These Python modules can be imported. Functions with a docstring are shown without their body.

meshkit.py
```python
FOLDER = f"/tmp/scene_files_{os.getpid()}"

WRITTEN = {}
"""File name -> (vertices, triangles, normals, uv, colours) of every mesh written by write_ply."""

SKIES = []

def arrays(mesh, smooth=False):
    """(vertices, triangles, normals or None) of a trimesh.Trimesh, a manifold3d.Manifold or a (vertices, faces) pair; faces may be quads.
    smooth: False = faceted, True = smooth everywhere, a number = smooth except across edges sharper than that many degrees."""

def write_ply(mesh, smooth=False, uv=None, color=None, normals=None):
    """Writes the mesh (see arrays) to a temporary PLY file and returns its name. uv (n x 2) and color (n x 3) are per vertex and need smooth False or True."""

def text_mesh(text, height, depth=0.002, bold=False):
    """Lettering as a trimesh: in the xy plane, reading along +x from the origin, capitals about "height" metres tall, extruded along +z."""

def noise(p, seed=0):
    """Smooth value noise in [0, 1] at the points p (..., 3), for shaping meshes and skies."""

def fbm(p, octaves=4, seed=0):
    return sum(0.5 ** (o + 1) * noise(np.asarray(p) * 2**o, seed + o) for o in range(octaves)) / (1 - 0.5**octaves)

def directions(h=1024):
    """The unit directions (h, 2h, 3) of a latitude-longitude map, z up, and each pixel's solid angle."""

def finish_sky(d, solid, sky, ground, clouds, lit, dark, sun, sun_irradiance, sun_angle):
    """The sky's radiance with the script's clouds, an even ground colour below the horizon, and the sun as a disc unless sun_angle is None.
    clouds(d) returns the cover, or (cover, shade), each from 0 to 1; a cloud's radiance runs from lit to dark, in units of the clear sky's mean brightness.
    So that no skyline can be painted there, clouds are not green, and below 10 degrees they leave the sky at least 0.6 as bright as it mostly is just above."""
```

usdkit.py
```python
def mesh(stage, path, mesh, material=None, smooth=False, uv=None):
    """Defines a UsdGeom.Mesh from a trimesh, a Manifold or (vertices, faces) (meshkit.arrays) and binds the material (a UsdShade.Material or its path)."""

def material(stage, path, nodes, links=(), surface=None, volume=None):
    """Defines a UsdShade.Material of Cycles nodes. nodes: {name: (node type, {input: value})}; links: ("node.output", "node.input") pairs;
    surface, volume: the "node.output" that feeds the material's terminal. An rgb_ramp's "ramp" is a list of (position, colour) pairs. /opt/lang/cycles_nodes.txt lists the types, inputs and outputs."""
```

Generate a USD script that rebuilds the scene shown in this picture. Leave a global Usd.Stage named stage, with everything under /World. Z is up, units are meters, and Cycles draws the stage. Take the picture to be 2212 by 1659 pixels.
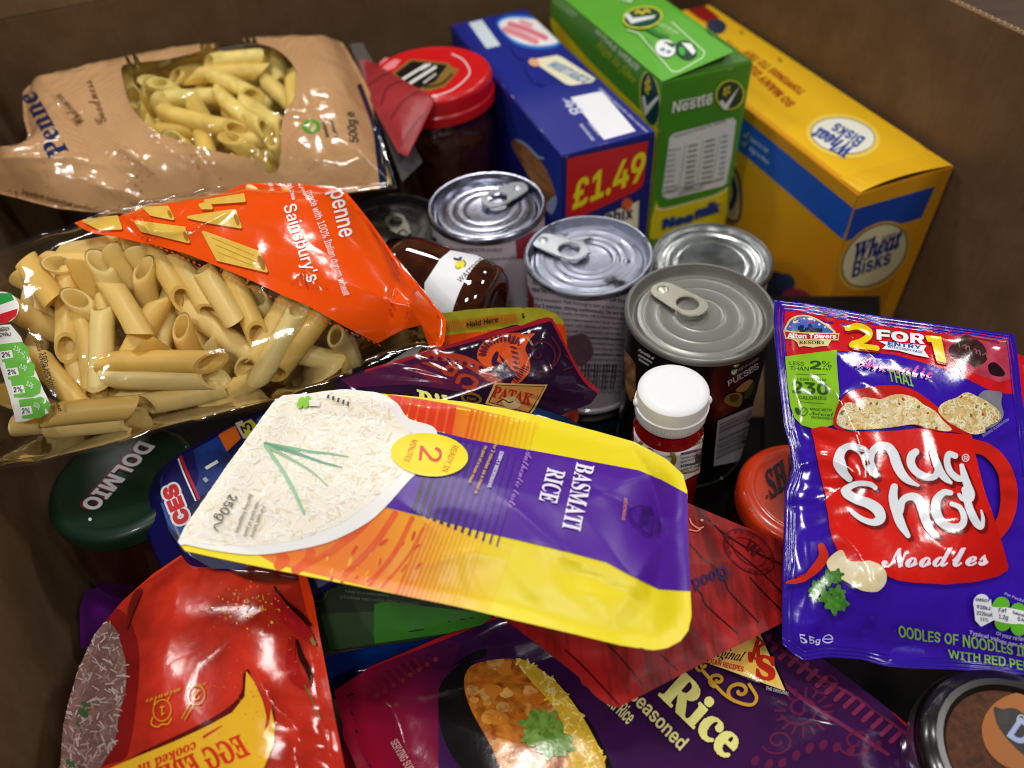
import glob, math, random
import numpy as np, trimesh, shapely, usdkit, meshkit
from shapely import affinity
from shapely.geometry import Polygon, LineString, Point, MultiPolygon, box as sbox
from scipy.ndimage import map_coordinates, gaussian_filter, spline_filter
from scipy.spatial import cKDTree, Delaunay
from pxr import Usd, UsdGeom, UsdLux, UsdShade, Sdf, Gf, Vt

random.seed(7)
rng = np.random.default_rng(7)
stage = Usd.Stage.CreateInMemory()
UsdGeom.SetStageUpAxis(stage, 'Z')
world = UsdGeom.Xform.Define(stage, '/World')
stage.SetDefaultPrim(world.GetPrim())

# ------------------------------------------------------------------ camera
EXPOSURE = 0.0
CAM_H, PITCH, ROLL, FPX = 0.465, math.radians(46.9), math.radians(4.6), 1668.0
PCX, PCY, PW = 1105.5, 829.5, 2211.0
fw = np.array([0, math.cos(PITCH), -math.sin(PITCH)])
_dn = np.array([0, -math.sin(PITCH), -math.cos(PITCH)]); _rt = np.array([1., 0, 0])
rt = _rt * math.cos(ROLL) + _dn * math.sin(ROLL)
dn = _dn * math.cos(ROLL) - _rt * math.sin(ROLL)
EYE = np.array([0, 0, CAM_H])
cam = UsdGeom.Camera.Define(stage, '/World/camera')
cam.CreateHorizontalApertureAttr(36.0); cam.CreateVerticalApertureAttr(27.0)
cam.CreateFocalLengthAttr(36.0 * FPX / PW)
cam.CreateFStopAttr(5.2); cam.CreateFocusDistanceAttr(0.365)
cam.CreateClippingRangeAttr(Gf.Vec2f(0.02, 100)); cam.CreateExposureAttr(EXPOSURE)
_m = Gf.Matrix4d(*rt, 0, *(-dn), 0, *(-fw), 0, *EYE, 1)
UsdGeom.Xformable(cam).AddTransformOp().Set(_m)

# ------------------------------------------------------------------ lamps of the store room (ceiling strip lights) and its dim walls
def mat(name, nodes, links=(), surface='p.BSDF', volume=None):
    return usdkit.material(stage, '/World/Looks/' + name, nodes, links, surface=surface, volume=volume)

dome = UsdLux.DomeLight.Define(stage, '/World/room_light')
dmat = mat('room_light', {'b': ('background_shader', {'color': (0.95, 0.97, 1.0), 'strength': 0.03})}, surface='b.background')
UsdShade.MaterialBindingAPI.Apply(dome.GetPrim()).Bind(dmat)

def strip(name, x, y, z, sx, sy, power, rz=0.0, col=(1.0, 0.97, 0.93)):
    l = UsdLux.RectLight.Define(stage, '/World/' + name)
    l.CreateWidthAttr(sx); l.CreateHeightAttr(sy); l.CreateIntensityAttr(power); l.CreateColorAttr(Gf.Vec3f(*col))
    l.CreateNormalizeAttr(True)
    l.AddTranslateOp().Set(Gf.Vec3d(x, y, z)); l.AddRotateZOp().Set(rz)
    return l
LP = 6.6
for i, (x, y) in enumerate([(x, y) for y in (-1.2, 0.8, 2.8) for x in (-2.0, -0.1, 1.6 if y < 0 else 2.15)]):
    strip('ceiling_light' + (f'_{i:03d}' if i else ''), x, y, 2.6, 0.38, 0.38, LP)

# ------------------------------------------------------------------ projection helpers (photo pixel -> point of the place)
def ray(x, y):
    return rt * (x - PCX) / FPX + dn * (y - PCY) / FPX + fw
def at(x, y, z):
    r = ray(x, y); return EYE + r * (z - CAM_H) / r[2]
def atd(x, y, d):
    return EYE + ray(x, y) * d
def proj(P):
    q = np.asarray(P) - EYE; z = q @ fw
    return np.stack([PCX + FPX * (q @ rt) / z, PCY + FPX * (q @ dn) / z], -1)
def fr(x0, y0, w, zw):
    k = w / zw * 0.8343
    def f(pts):
        p = np.atleast_2d(np.asarray(pts, float)); return p * k + np.array([x0, y0]) * 0.8343
    f.k = k
    return f
VIEW = lambda pts: np.atleast_2d(np.asarray(pts, float)); VIEW.k = 1.0

# ------------------------------------------------------------------ colours and naming
def srgb(c):
    if isinstance(c, str):
        c = [int(c[i:i + 2], 16) / 255 for i in (0, 2, 4)]
    c = np.asarray(c, float)
    return np.where(c <= 0.04045, c / 12.92, ((c + 0.055) / 1.055) ** 2.4)
_names = {}
def uniq(parent, name):
    k = (parent, name); n = _names.get(k, 0); _names[k] = n + 1
    return f'{parent}/{name}' + (f'_{n:03d}' if n else '')
def tag(prim, label=None, cat=None, group=None, kind=None):
    for k, v in (('label', label), ('category', cat), ('group', group), ('kind', kind)):
        if v: prim.SetCustomDataByKey(k, v)
    return prim
def thing(name, label, cat, group=None):
    p = uniq('/World', name)
    x = UsdGeom.Xform.Define(stage, p); tag(x.GetPrim(), label, cat, group)
    return p
def put(parent, name, v, f, material, n=None, col=None, label=None):
    path = uniq(parent, name)
    m = UsdGeom.Mesh.Define(stage, path)
    v = np.asarray(v, float); f = np.asarray(f, np.int32)
    m.CreatePointsAttr(Vt.Vec3fArray.FromNumpy(v.astype(np.float32)))
    m.CreateFaceVertexCountsAttr(Vt.IntArray.FromNumpy(np.full(len(f), f.shape[1], np.int32)))
    m.CreateFaceVertexIndicesAttr(Vt.IntArray.FromNumpy(np.ascontiguousarray(f).ravel()))
    m.CreateSubdivisionSchemeAttr('none')
    if n is not None:
        m.CreateNormalsAttr(Vt.Vec3fArray.FromNumpy(np.asarray(n, np.float32))); m.SetNormalsInterpolation('vertex')
    if col is not None:
        UsdGeom.PrimvarsAPI(m).CreatePrimvar('Cd', Sdf.ValueTypeNames.Color3fArray, 'vertex').Set(Vt.Vec3fArray.FromNumpy(np.asarray(col, np.float32)))
    UsdShade.MaterialBindingAPI.Apply(m.GetPrim()).Bind(material)
    if label: m.GetPrim().SetCustomDataByKey('label', label)
    return path
def putm(parent, name, mesh, material, smooth=False, label=None):
    v, f, n = meshkit.arrays(mesh, smooth)
    return put(parent, name, v, f, material, n, label=label)

# ------------------------------------------------------------------ materials
def printed(name, rough=0.25, spec=0.5, bump=0.0, bscale=300.0, coat=0.0, metallic=0.0):
    nodes = {'a': ('attribute', {'attribute': 'Cd'}), 'p': ('principled_bsdf', {'roughness': rough, 'specular_ior_level': spec, 'coat_weight': coat, 'coat_roughness': 0.08, 'metallic': metallic})}
    links = [('a.color', 'p.base_color')]
    if bump:
        nodes |= {'g': ('geometry', {}), 'n': ('noise_texture', {'scale': bscale, 'detail': 3.0}), 'b': ('bump', {'strength': bump, 'distance': 0.0006})}
        links += [('g.position', 'n.vector'), ('n.fac', 'b.height'), ('b.normal', 'p.normal')]
    return mat(name, nodes, links)
M_FILM = printed('printed_film', 0.13, 0.40, 0.30, 95)
M_FOIL = printed('printed_foil_film', 0.14, 0.5, 0.26, 100)
M_CRISP = printed('printed_crisp_film', 0.13, 0.5, 0.28, 140)
M_MATTE = printed('printed_matte_film', 0.62, 0.25, 0.1, 120)
M_SATIN = printed('printed_satin_film', 0.36, 0.45, 0.12, 120)
M_CARTON = printed('printed_carton', 0.42, 0.4, 0.10, 45)
M_PAPER = printed('printed_paper', 0.38, 0.4)
M_INK = printed('printed_metal', 0.3, 0.5)
def mottled(name, rough, scale, lo, hi, stretch=(1., 1., 1.), dist=0.0, bump=0.28, bscale=95., r0=0.40, r1=0.62):
    """Printed film whose picture has a mottled ground: the print colour times a noise between lo and hi."""
    return mat(name, {'a': ('attribute', {'attribute': 'Cd'}), 'g': ('geometry', {}), 'mp': ('mapping', {'scale': stretch, 'rotation': (0, 0, 0.85)}), 'n': ('noise_texture', {'scale': scale, 'detail': 7.0, 'roughness': 0.62, 'distortion': dist}),
        'r': ('rgb_ramp', {'ramp': [(r0, (lo,) * 3), (r1, (hi,) * 3)]}), 'm': ('mix', {'mix_type': 'multiply', 'fac': 1.0}), 'n2': ('noise_texture', {'scale': bscale, 'detail': 3.0}), 'b': ('bump', {'strength': bump, 'distance': 0.0006}),
        'p': ('principled_bsdf', {'roughness': rough, 'specular_ior_level': 0.33})},
        [('g.position', 'mp.vector'), ('mp.vector', 'n.vector'), ('n.fac', 'r.fac'), ('a.color', 'm.color1'), ('r.color', 'm.color2'), ('m.color', 'p.base_color'), ('g.position', 'n2.vector'), ('n2.fac', 'b.height'), ('b.normal', 'p.normal')])
def plain(name, col, rough=0.4, spec=0.5, metallic=0.0, bump=0.0, bscale=200., coat=0.0, var=0.0, vscale=60., trans=0.0, sss=0.0, dist=0.0006):
    c = srgb(col)
    nodes = {'p': ('principled_bsdf', {'base_color': tuple(c), 'roughness': rough, 'specular_ior_level': spec, 'metallic': metallic, 'coat_weight': coat, 'transmission_weight': trans})}
    links = []
    if sss: nodes['p'][1].update({'subsurface_weight': sss, 'subsurface_scale': 0.004, 'subsurface_radius': (1.0, 0.6, 0.25)})
    if bump or var:
        nodes |= {'g': ('geometry', {}), 'n': ('noise_texture', {'scale': bscale, 'detail': 4.0})}
        links += [('g.position', 'n.vector')]
    if bump:
        nodes['b'] = ('bump', {'strength': bump, 'distance': dist}); links += [('n.fac', 'b.height'), ('b.normal', 'p.normal')]
    if var:
        nodes |= {'n2': ('noise_texture', {'scale': vscale, 'detail': 5.0}), 'r': ('rgb_ramp', {'ramp': [(0.3, tuple(c * (1 - var))), (0.7, tuple(np.minimum(c * (1 + var), 1)))]})}
        links += [('g.position', 'n2.vector'), ('n2.fac', 'r.fac'), ('r.color', 'p.base_color')]
    return mat(name, nodes, links)

# ------------------------------------------------------------------ lettering and drawing in 2D
from PIL import Image, ImageDraw, ImageFont
_FD = glob.glob('/opt/blender-*/*/datafiles/fonts/')[0]
_fc, _tc = {}, {}
def _font(kind, wt, size):
    k = (kind, wt, size)
    if k not in _fc:
        if kind == 'inter':
            f = ImageFont.truetype(_FD + 'Inter.woff2', size); f.set_variation_by_axes([14 if size < 1 else 24, wt])
        else:
            f = ImageFont.truetype(_FD + {'math': 'NotoSansMath-Regular.woff2', 'mono': 'DejaVuSansMono.woff2'}[kind], size)
        _fc[k] = f
    return _fc[k]
def _mathmap(s, style):
    base = {'serifbold': (0x1D400, 0x1D41A, 0x1D7CE), 'bolditalic': (0x1D468, 0x1D482, 0x1D7CE), 'script': (0x1D4D0, 0x1D4EA, 0x1D7CE)}[style]
    out = ''
    for c in s:
        if 'A' <= c <= 'Z': out += chr(base[0] + ord(c) - 65)
        elif 'a' <= c <= 'z': out += chr(base[1] + ord(c) - 97)
        elif '0' <= c <= '9': out += chr(base[2] + ord(c) - 48)
        else: out += c
    return out
def glyphs(s, kind='inter', wt=700, size=72):
    key = (s, kind, wt, size)
    if key in _tc: return _tc[key]
    if kind in ('serifbold', 'bolditalic', 'script'):
        font, txt = _font('math', 0, size), _mathmap(s, kind)
    else:
        font, txt = _font(kind, wt, size), s
    x0, y0, x1, y1 = font.getbbox(txt, anchor='ls')
    im = Image.new('L', (x1 - x0 + 8, y1 - y0 + 8))
    ImageDraw.Draw(im).text((4 - x0, 4 - y0), txt, 255, font, anchor='ls')
    on = np.pad(np.asarray(im) > 120, ((0, 0), (1, 1))).astype(np.int8)
    rows, starts = np.nonzero(np.diff(on, axis=1) == 1)
    ends = np.nonzero(np.diff(on, axis=1) == -1)[1]
    g = shapely.union_all(shapely.box(starts, -rows - 1, ends, -rows)).buffer(0.6).buffer(-0.6).simplify(0.55)
    cap = -_font('inter' if kind == 'inter' else ('math' if kind != 'mono' else 'mono'), wt, size).getbbox('H', anchor='ls')[1]
    g = affinity.translate(g, -4, 4 - y0)
    g = affinity.scale(g, 1 / cap, 1 / cap, origin=(0, 0))
    b = g.bounds
    g = affinity.translate(g, -b[0], 0)
    _tc[key] = g
    return g
def T(s, p0, p1, h, F=VIEW, up=None, kind='inter', wt=700, size=72, dil=0.0):
    """Lettering along the baseline p0 -> p1 (frame F), capitals h high."""
    g = glyphs(s, kind, wt, size)
    if dil: g = g.buffer(dil)
    w = g.bounds[2]
    p0, p1 = F(p0)[0], F(p1)[0]
    d = (p1 - p0) / w
    if up is None:
        u = np.array([d[1], -d[0]]); u = u / np.linalg.norm(u) * h * F.k
    else:
        u = np.asarray(up, float); u = u / np.linalg.norm(u) * h * F.k
    return affinity.affine_transform(g, [d[0], u[0], d[1], u[1], p0[0], p0[1]])
def PL(pts, F=VIEW):
    g = Polygon(F(pts)); return g if g.is_valid else g.buffer(0)
def _cr(p, n=10):
    p = np.asarray(p, float)
    q = np.vstack([2 * p[0] - p[1], p, 2 * p[-1] - p[-2]]); out = []
    for i in range(1, len(q) - 2):
        t = np.linspace(0, 1, n, endpoint=False)[:, None]
        a, b, c, d = q[i - 1], q[i], q[i + 1], q[i + 2]
        out.append(0.5 * ((2 * b) + (c - a) * t + (2 * a - 5 * b + 4 * c - d) * t * t + (3 * b - a - 3 * c + d) * t ** 3))
    return np.vstack(out + [p[-1:]])
def SM(pts, F=VIEW):
    p = F(pts); q = np.vstack([p, p[:1]]); c = _cr(np.vstack([p[-1:], q, p[1:2]]), 8)[8:-8]
    g = Polygon(c); return g if g.is_valid else g.buffer(0)
def ST(pts, w, F=VIEW, smooth=True, cap='round'):
    p = F(pts); p = _cr(p) if smooth and len(p) > 2 else p
    return LineString(p).buffer(w * F.k / 2, cap_style=cap, quad_segs=5)
def VS(pts, F=VIEW):
    """A brush stroke whose width varies: points (x, y, width)."""
    a = np.asarray(pts, float); c = _cr(a, 8); xy = F(c[:, :2]); out = []
    for i in range(len(xy) - 1):
        out.append(shapely.union_all([Point(xy[i]).buffer(c[i, 2] * F.k / 2, 6), Point(xy[i + 1]).buffer(c[i + 1, 2] * F.k / 2, 6)]).convex_hull)
    return shapely.union_all(out)
def EL(cx, cy, rx, ry, rot=0, F=VIEW):
    c = F((cx, cy))[0]
    return affinity.translate(affinity.rotate(affinity.scale(Point(0, 0).buffer(1, 16), rx * F.k, ry * F.k), rot, origin=(0, 0)), *c)
def polys(g):
    if g.is_empty: return []
    if g.geom_type == 'Polygon': return [g]
    return [p for q in getattr(g, 'geoms', []) for p in polys(q)]
def tri2d(g, step):
    """Triangles of a polygon no edge longer than step."""
    V, Fs, k = [], [], 0
    for p in polys(g):
        if p.area < step * step * 1e-3: continue
        try: v, f = trimesh.creation.triangulate_polygon(p, engine='earcut')
        except Exception: continue
        v = np.c_[v, np.zeros(len(v))]
        if len(f) == 0: continue
        v, f = trimesh.remesh.subdivide_to_size(v, f, step, max_iter=14)
        V.append(v[:, :2]); Fs.append(f + k); k += len(v)
    if not V: return np.zeros((0, 2)), np.zeros((0, 3), int)
    v, f = np.vstack(V), np.vstack(Fs)
    key = np.round(v / (step * 1e-3)).astype(np.int64)
    _, i, inv = np.unique(key, axis=0, return_index=True, return_inverse=True)
    inv = inv.ravel(); f = inv[f]; v = v[i]
    f = f[(f[:, 0] != f[:, 1]) & (f[:, 1] != f[:, 2]) & (f[:, 0] != f[:, 2])]
    a = v[f[:, 1]] - v[f[:, 0]]; b = v[f[:, 2]] - v[f[:, 0]]
    fl = a[:, 0] * b[:, 1] - a[:, 1] * b[:, 0] < 0
    f[fl] = f[fl][:, ::-1]
    return v, f

# ------------------------------------------------------------------ surfaces that carry print
class Surf:
    """P(uv) -> points; uv in metres over the rectangle dom = (u0, v0, u1, v1)."""
    step = 0.0022
    def __init__(s, base, dom, h=None, nrm=None, gs=0.0012, flip=False, front=True):
        s.base, s.dom, s.h, s.nrm, s.gs, s.flip, s.layer = base, dom, h, nrm, gs, flip, 0
        if h is not None: s.h = spline_filter(h, order=2, mode='nearest')
        s.clip = sbox(*dom)
        s._seed = None
    def P(s, uv):
        uv = np.asarray(uv, float)
        p = s.base(uv)
        if s.h is not None:
            ij = [(uv[:, 0] - s.dom[0]) / s.gs, (uv[:, 1] - s.dom[1]) / s.gs]
            p = p + s.nrm * map_coordinates(s.h, ij, order=2, mode='nearest', prefilter=False)[:, None]
        return p
    def N(s, uv, e=0.0005):
        uv = np.asarray(uv, float)
        a = s.P(uv + [e, 0]) - s.P(uv - [e, 0]); b = s.P(uv + [0, e]) - s.P(uv - [0, e])
        n = np.cross(a, b); n /= np.maximum(np.linalg.norm(n, axis=1, keepdims=True), 1e-12)
        return -n if s.flip else n
    def inv(s, px):
        px = np.atleast_2d(np.asarray(px, float))
        if s._seed is None:
            g = np.stack(np.meshgrid(np.linspace(s.dom[0], s.dom[2], 60), np.linspace(s.dom[1], s.dom[3], 60)), -1).reshape(-1, 2)
            p, n = s.P(g), s.N(g)
            ok = ((EYE - p) * n).sum(1) > 0
            if ok.sum() < 20: ok[:] = True
            s._seed = (cKDTree(proj(p[ok])), g[ok])
        uv = s._seed[1][s._seed[0].query(px)[1]].copy(); e = 2e-4
        for _ in range(9):
            f0 = proj(s.P(uv)); ju = (proj(s.P(uv + [e, 0])) - f0) / e; jv = (proj(s.P(uv + [0, e])) - f0) / e
            det = ju[:, 0] * jv[:, 1] - ju[:, 1] * jv[:, 0]; det = np.where(np.abs(det) < 1e3, 1e3 * np.sign(det + 1e-9), det)
            r = px - f0
            du = (r[:, 0] * jv[:, 1] - r[:, 1] * jv[:, 0]) / det; dv = (ju[:, 0] * r[:, 1] - ju[:, 1] * r[:, 0]) / det
            uv = uv + np.clip(np.stack([du, dv], -1), -0.012, 0.012)
        return uv
    def map(s, g):
        out = []
        for p in polys(g):
            p = p.segmentize(9.0)
            rings = [s.inv(np.array(p.exterior.coords))] + [s.inv(np.array(r.coords)) for r in p.interiors]
            q = Polygon(rings[0], rings[1:])
            if not q.is_valid: q = q.buffer(0)
            out += polys(q)
        return out
def colour_of(c, px):
    if callable(c): return np.clip(c(px), 0, 1)
    return np.tile(srgb(c), (len(px), 1))
def ink(s, parent, name, shapes, material=M_FILM, jit=0.0, gap=2.2e-5, lay=6e-5, label=None, uvspace=False, lift=0.0):
    s.layer += 1
    V, Fs, Ns, Cs, k = [], [], [], [], 0
    for i, (g, c) in enumerate(shapes):
        if g.is_empty: continue
        qs = polys(g) if uvspace else s.map(g)
        q = shapely.union_all(qs).intersection(s.clip) if len(qs) > 1 else (qs[0].intersection(s.clip) if qs else None)
        if q is None or q.is_empty: continue
        v, f = tri2d(q, s.step)
        if len(f) == 0: continue
        p, n = s.P(v), s.N(v)
        off = s.layer * lay + (rng.random() * jit if jit else i * gap) + lift
        pc = proj(p)
        V.append(p + n * off); Fs.append((f if not s.flip else f[:, ::-1]) + k); Ns.append(n); Cs.append(colour_of(c, pc)); k += len(v)
    s.layer += int(jit / lay) + 1 if jit else int(len(shapes) * gap / lay)
    if not V: return None
    if len(V) <= 4 and not jit and 'lettering' not in name:
        paths, k = [], 0
        for v_, f_, n_, c_ in zip(V, Fs, Ns, Cs):
            paths.append(put(parent, name, v_, f_ - k, material, n_, c_, label)); k += len(v_)
        return paths[0]
    path = put(parent, name, np.vstack(V), np.vstack(Fs), material, np.vstack(Ns), np.vstack(Cs), label)
    if len(V) > 1: stage.GetPrimAtPath(path).SetCustomDataByKey('kind', 'stuff')      # marks too small to pick apart singly
    return path

def bilinear(A, B, C, D):
    A, B, C, D = map(np.asarray, (A, B, C, D))
    W = (np.linalg.norm(B - A) + np.linalg.norm(C - D)) / 2; H = (np.linalg.norm(D - A) + np.linalg.norm(C - B)) / 2
    def base(uv):
        a = (uv[:, :1] / W); b = (uv[:, 1:] / H)
        return A * (1 - a) * (1 - b) + B * a * (1 - b) + C * a * b + D * (1 - a) * b
    n = np.cross(B - A + C - D, D - A + C - B); n /= np.linalg.norm(n)
    ctr = (A + B + C + D) / 4; flip = n @ (EYE - ctr) < 0
    return base, W, H, (-n if flip else n), flip
def flat(A, B, C, D):
    base, W, H, n, flip = bilinear(A, B, C, D)
    s = Surf(base, (0, 0, W, H), flip=flip); s.W, s.H, s.nrm = W, H, n; s.step = 0.02
    return s
def ridged(uv, scale, seed):
    p = np.c_[uv / scale, np.full(len(uv), seed * 3.7)]
    w = np.stack([meshkit.noise(p * 0.8 + 11, seed), meshkit.noise(p * 0.8 + 37, seed + 1), np.zeros(len(p))], -1) * 1.3
    return 1 - np.abs(2 * meshkit.noise(p + w, seed + 2) - 1) * 2

def pouch(name, label, cat, quad, outline, material, color, thick=0.012, seal=0.006, L=0.022, bend=0.0, wr=0.0009, wscale=0.03, fine=0.0, creases=(), seed=1, back=None, dome=None, group=None, step=0.0022, edge=0.0006, body='front_sheet', sealwr=0.0):
    """A soft packet: two sheets joined along an outline, filled to a thickness, with creases."""
    P3 = [np.asarray(q[1] if isinstance(q, tuple) and len(q) == 2 else at(*q)) for q in quad]
    base, W, H, n, flip = bilinear(*P3)
    root = thing(name, label, cat, group)
    s0 = Surf(base, (-0.1 * W, -0.1 * H, 1.1 * W, 1.1 * H), flip=flip)
    s0.nrm = n
    gs = 0.0012
    def grid(dom):
        nu, nv = int((dom[2] - dom[0]) / gs) + 2, int((dom[3] - dom[1]) / gs) + 2
        g = np.stack(np.meshgrid(dom[0] + np.arange(nu) * gs, dom[1] + np.arange(nv) * gs, indexing='ij'), -1)
        return g.reshape(-1, 2), (nu, nv)
    def bendf(uv):
        b = bend * np.sin(np.pi * np.clip(uv[:, 0] / W, 0, 1)) if not callable(bend) else bend(uv[:, 0] / W, uv[:, 1] / H)
        return b
    out = Polygon(s0.inv(np.array(PL(outline).segmentize(12).exterior.coords)))
    if callable(bend) or bend:
        g, sh = grid(s0.dom); s0 = Surf(base, s0.dom, bendf(g).reshape(sh), n, gs, flip)
        out = Polygon(s0.inv(np.array(PL(outline).segmentize(12).exterior.coords)))
    if not out.is_valid: out = max(polys(out.buffer(0)), key=lambda p: p.area)
    out = out.buffer(0.0015).buffer(-0.0015)
    b = out.bounds; m = 0.004
    dom = (b[0] - m, b[1] - m, b[2] + m, b[3] + m)
    g, sh = grid(dom)
    pts = shapely.points(g); shapely.prepare(out)
    d = shapely.distance(pts, out.exterior); d = np.where(shapely.contains(out, pts), d, 0)
    t = np.clip((d - seal), 0, None) / L
    bul = 1 - np.exp(-t ** 1.4)
    if dome is not None: bul = bul * dome(g[:, 0] / W, g[:, 1] / H)
    msk = np.clip(d / 0.012, 0.12, 1)
    h = bendf(g) + thick * bul
    cr = ridged(g, wscale, seed) * 0.6 + ridged(g, wscale * 0.47, seed + 5) * 0.3
    h = h + wr * cr * msk
    if sealwr:
        ang = np.arctan2(g[:, 1] - H / 2, g[:, 0] - W / 2)
        h = h + sealwr * np.exp(-((d - seal - 0.006) / 0.008) ** 2) * (meshkit.noise(np.c_[ang * 9, d * 15, np.full(len(g), seed)], seed + 9) - 0.5) * 2
    if fine: h = h + fine * (meshkit.fbm(np.c_[g / 0.006, np.full(len(g), seed * 1.3)], 3, seed) - 0.5)
    s1 = Surf(base, dom, (bendf(g) + thick * bul).reshape(sh), n, gs, flip)
    for cpts, amp, wid in creases:
        q = s1.inv(_cr(VIEW(cpts), 6) if len(cpts) > 2 else VIEW(cpts))
        ln = LineString(q); dd = shapely.distance(pts, ln)
        pr = shapely.line_locate_point(ln, pts) / max(ln.length, 1e-6)
        h = h + amp * np.exp(-dd / wid) * np.sqrt(np.clip(np.sin(np.pi * np.clip(pr, 0.02, 0.98)), 0, 1)) * np.clip(d / 0.004, 0, 1)
    hh = gaussian_filter(h.reshape(sh), 0.55)
    hb = (bendf(g) - thick * 0.8 * bul - edge).reshape(sh)
    s = Surf(base, dom, hh, n, gs, flip); s.clip = out; s.W, s.H, s.root, s.out, s.step = W, H, root, out, step
    sb = Surf(base, dom, hb, n, gs, not flip)
    # interior grid + boundary
    st = step
    bd = np.array(out.exterior.segmentize(st * 0.8).coords)[:-1]
    gx = np.stack(np.meshgrid(np.arange(b[0], b[2], st), np.arange(b[1], b[3], st), indexing='ij'), -1).reshape(-1, 2)
    gx = gx[shapely.contains_xy(out.buffer(-0.5 * st), gx[:, 0], gx[:, 1])]
    uv = np.vstack([bd, gx]); tr = Delaunay(uv).simplices
    c = uv[tr].mean(1); tr = tr[shapely.contains_xy(out, c[:, 0], c[:, 1])]
    a = uv[tr[:, 1]] - uv[tr[:, 0]]; bb = uv[tr[:, 2]] - uv[tr[:, 0]]
    neg = a[:, 0] * bb[:, 1] - a[:, 1] * bb[:, 0] < 0; tr[neg] = tr[neg][:, ::-1]
    if flip: tr = tr[:, ::-1]
    N = len(uv); pf, pb = s.P(uv), sb.P(uv)
    nf, nb = s.N(uv), sb.N(uv)
    nbd = len(bd); i = np.arange(nbd); j = (i + 1) % nbd
    side = np.vstack([np.c_[i, j, i + N], np.c_[j, j + N, i + N]])
    if material is not None:
        V = np.vstack([pf, pb, pf[:nbd], pb[:nbd]]); Nn = np.vstack([nf, nb, nf[:nbd], nf[:nbd]])
        F = np.vstack([tr, tr[:, ::-1] + N, np.where(side < N, side + 2 * N, side - N + 2 * N + nbd)])
        cf = colour_of(color, proj(pf)); cb = colour_of(back or color, proj(pb)) if not callable(color) or back else cf
        put(root, body, V, F, material, Nn, np.vstack([cf, cb, cf[:nbd], cf[:nbd]]))
    s.uvb, s.trb, s.back = uv, tr, sb
    return s

class lathe_surf(Surf):
    def __init__(s, O, axis, X, r, v0, v1, span=math.pi):
        axis = np.asarray(axis) / np.linalg.norm(axis); X = X - axis * (X @ axis); X = X / np.linalg.norm(X); Y = np.cross(axis, X)
        rf = r if callable(r) else (lambda v: np.full(np.shape(v), float(r)))
        R = float(np.max(rf(np.linspace(v0, v1, 20))))
        def base(uv):
            th = uv[:, :1] / R; rr = rf(uv[:, 1])[:, None]
            return O + axis * uv[:, 1:] + rr * (np.cos(th) * X + np.sin(th) * Y)
        super().__init__(base, (-R * span, v0, R * span, v1)); s.step = 0.003
        s.flip = False
        n = s.N(np.array([[0., (v0 + v1) / 2]]))[0]
        if n @ X < 0: s.flip = True
def revolve(O, axis, prof, seg=72):
    axis = np.asarray(axis, float) / np.linalg.norm(axis)
    m = trimesh.creation.revolve(np.asarray(prof, float), sections=seg)
    m.apply_transform(trimesh.geometry.align_vectors([0, 0, 1], axis)); m.apply_translation(O)
    return m
def toward(O):
    x = EYE - O; x[2] = 0; return x / np.linalg.norm(x)
UP = np.array([0, 0, 1.])
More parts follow.
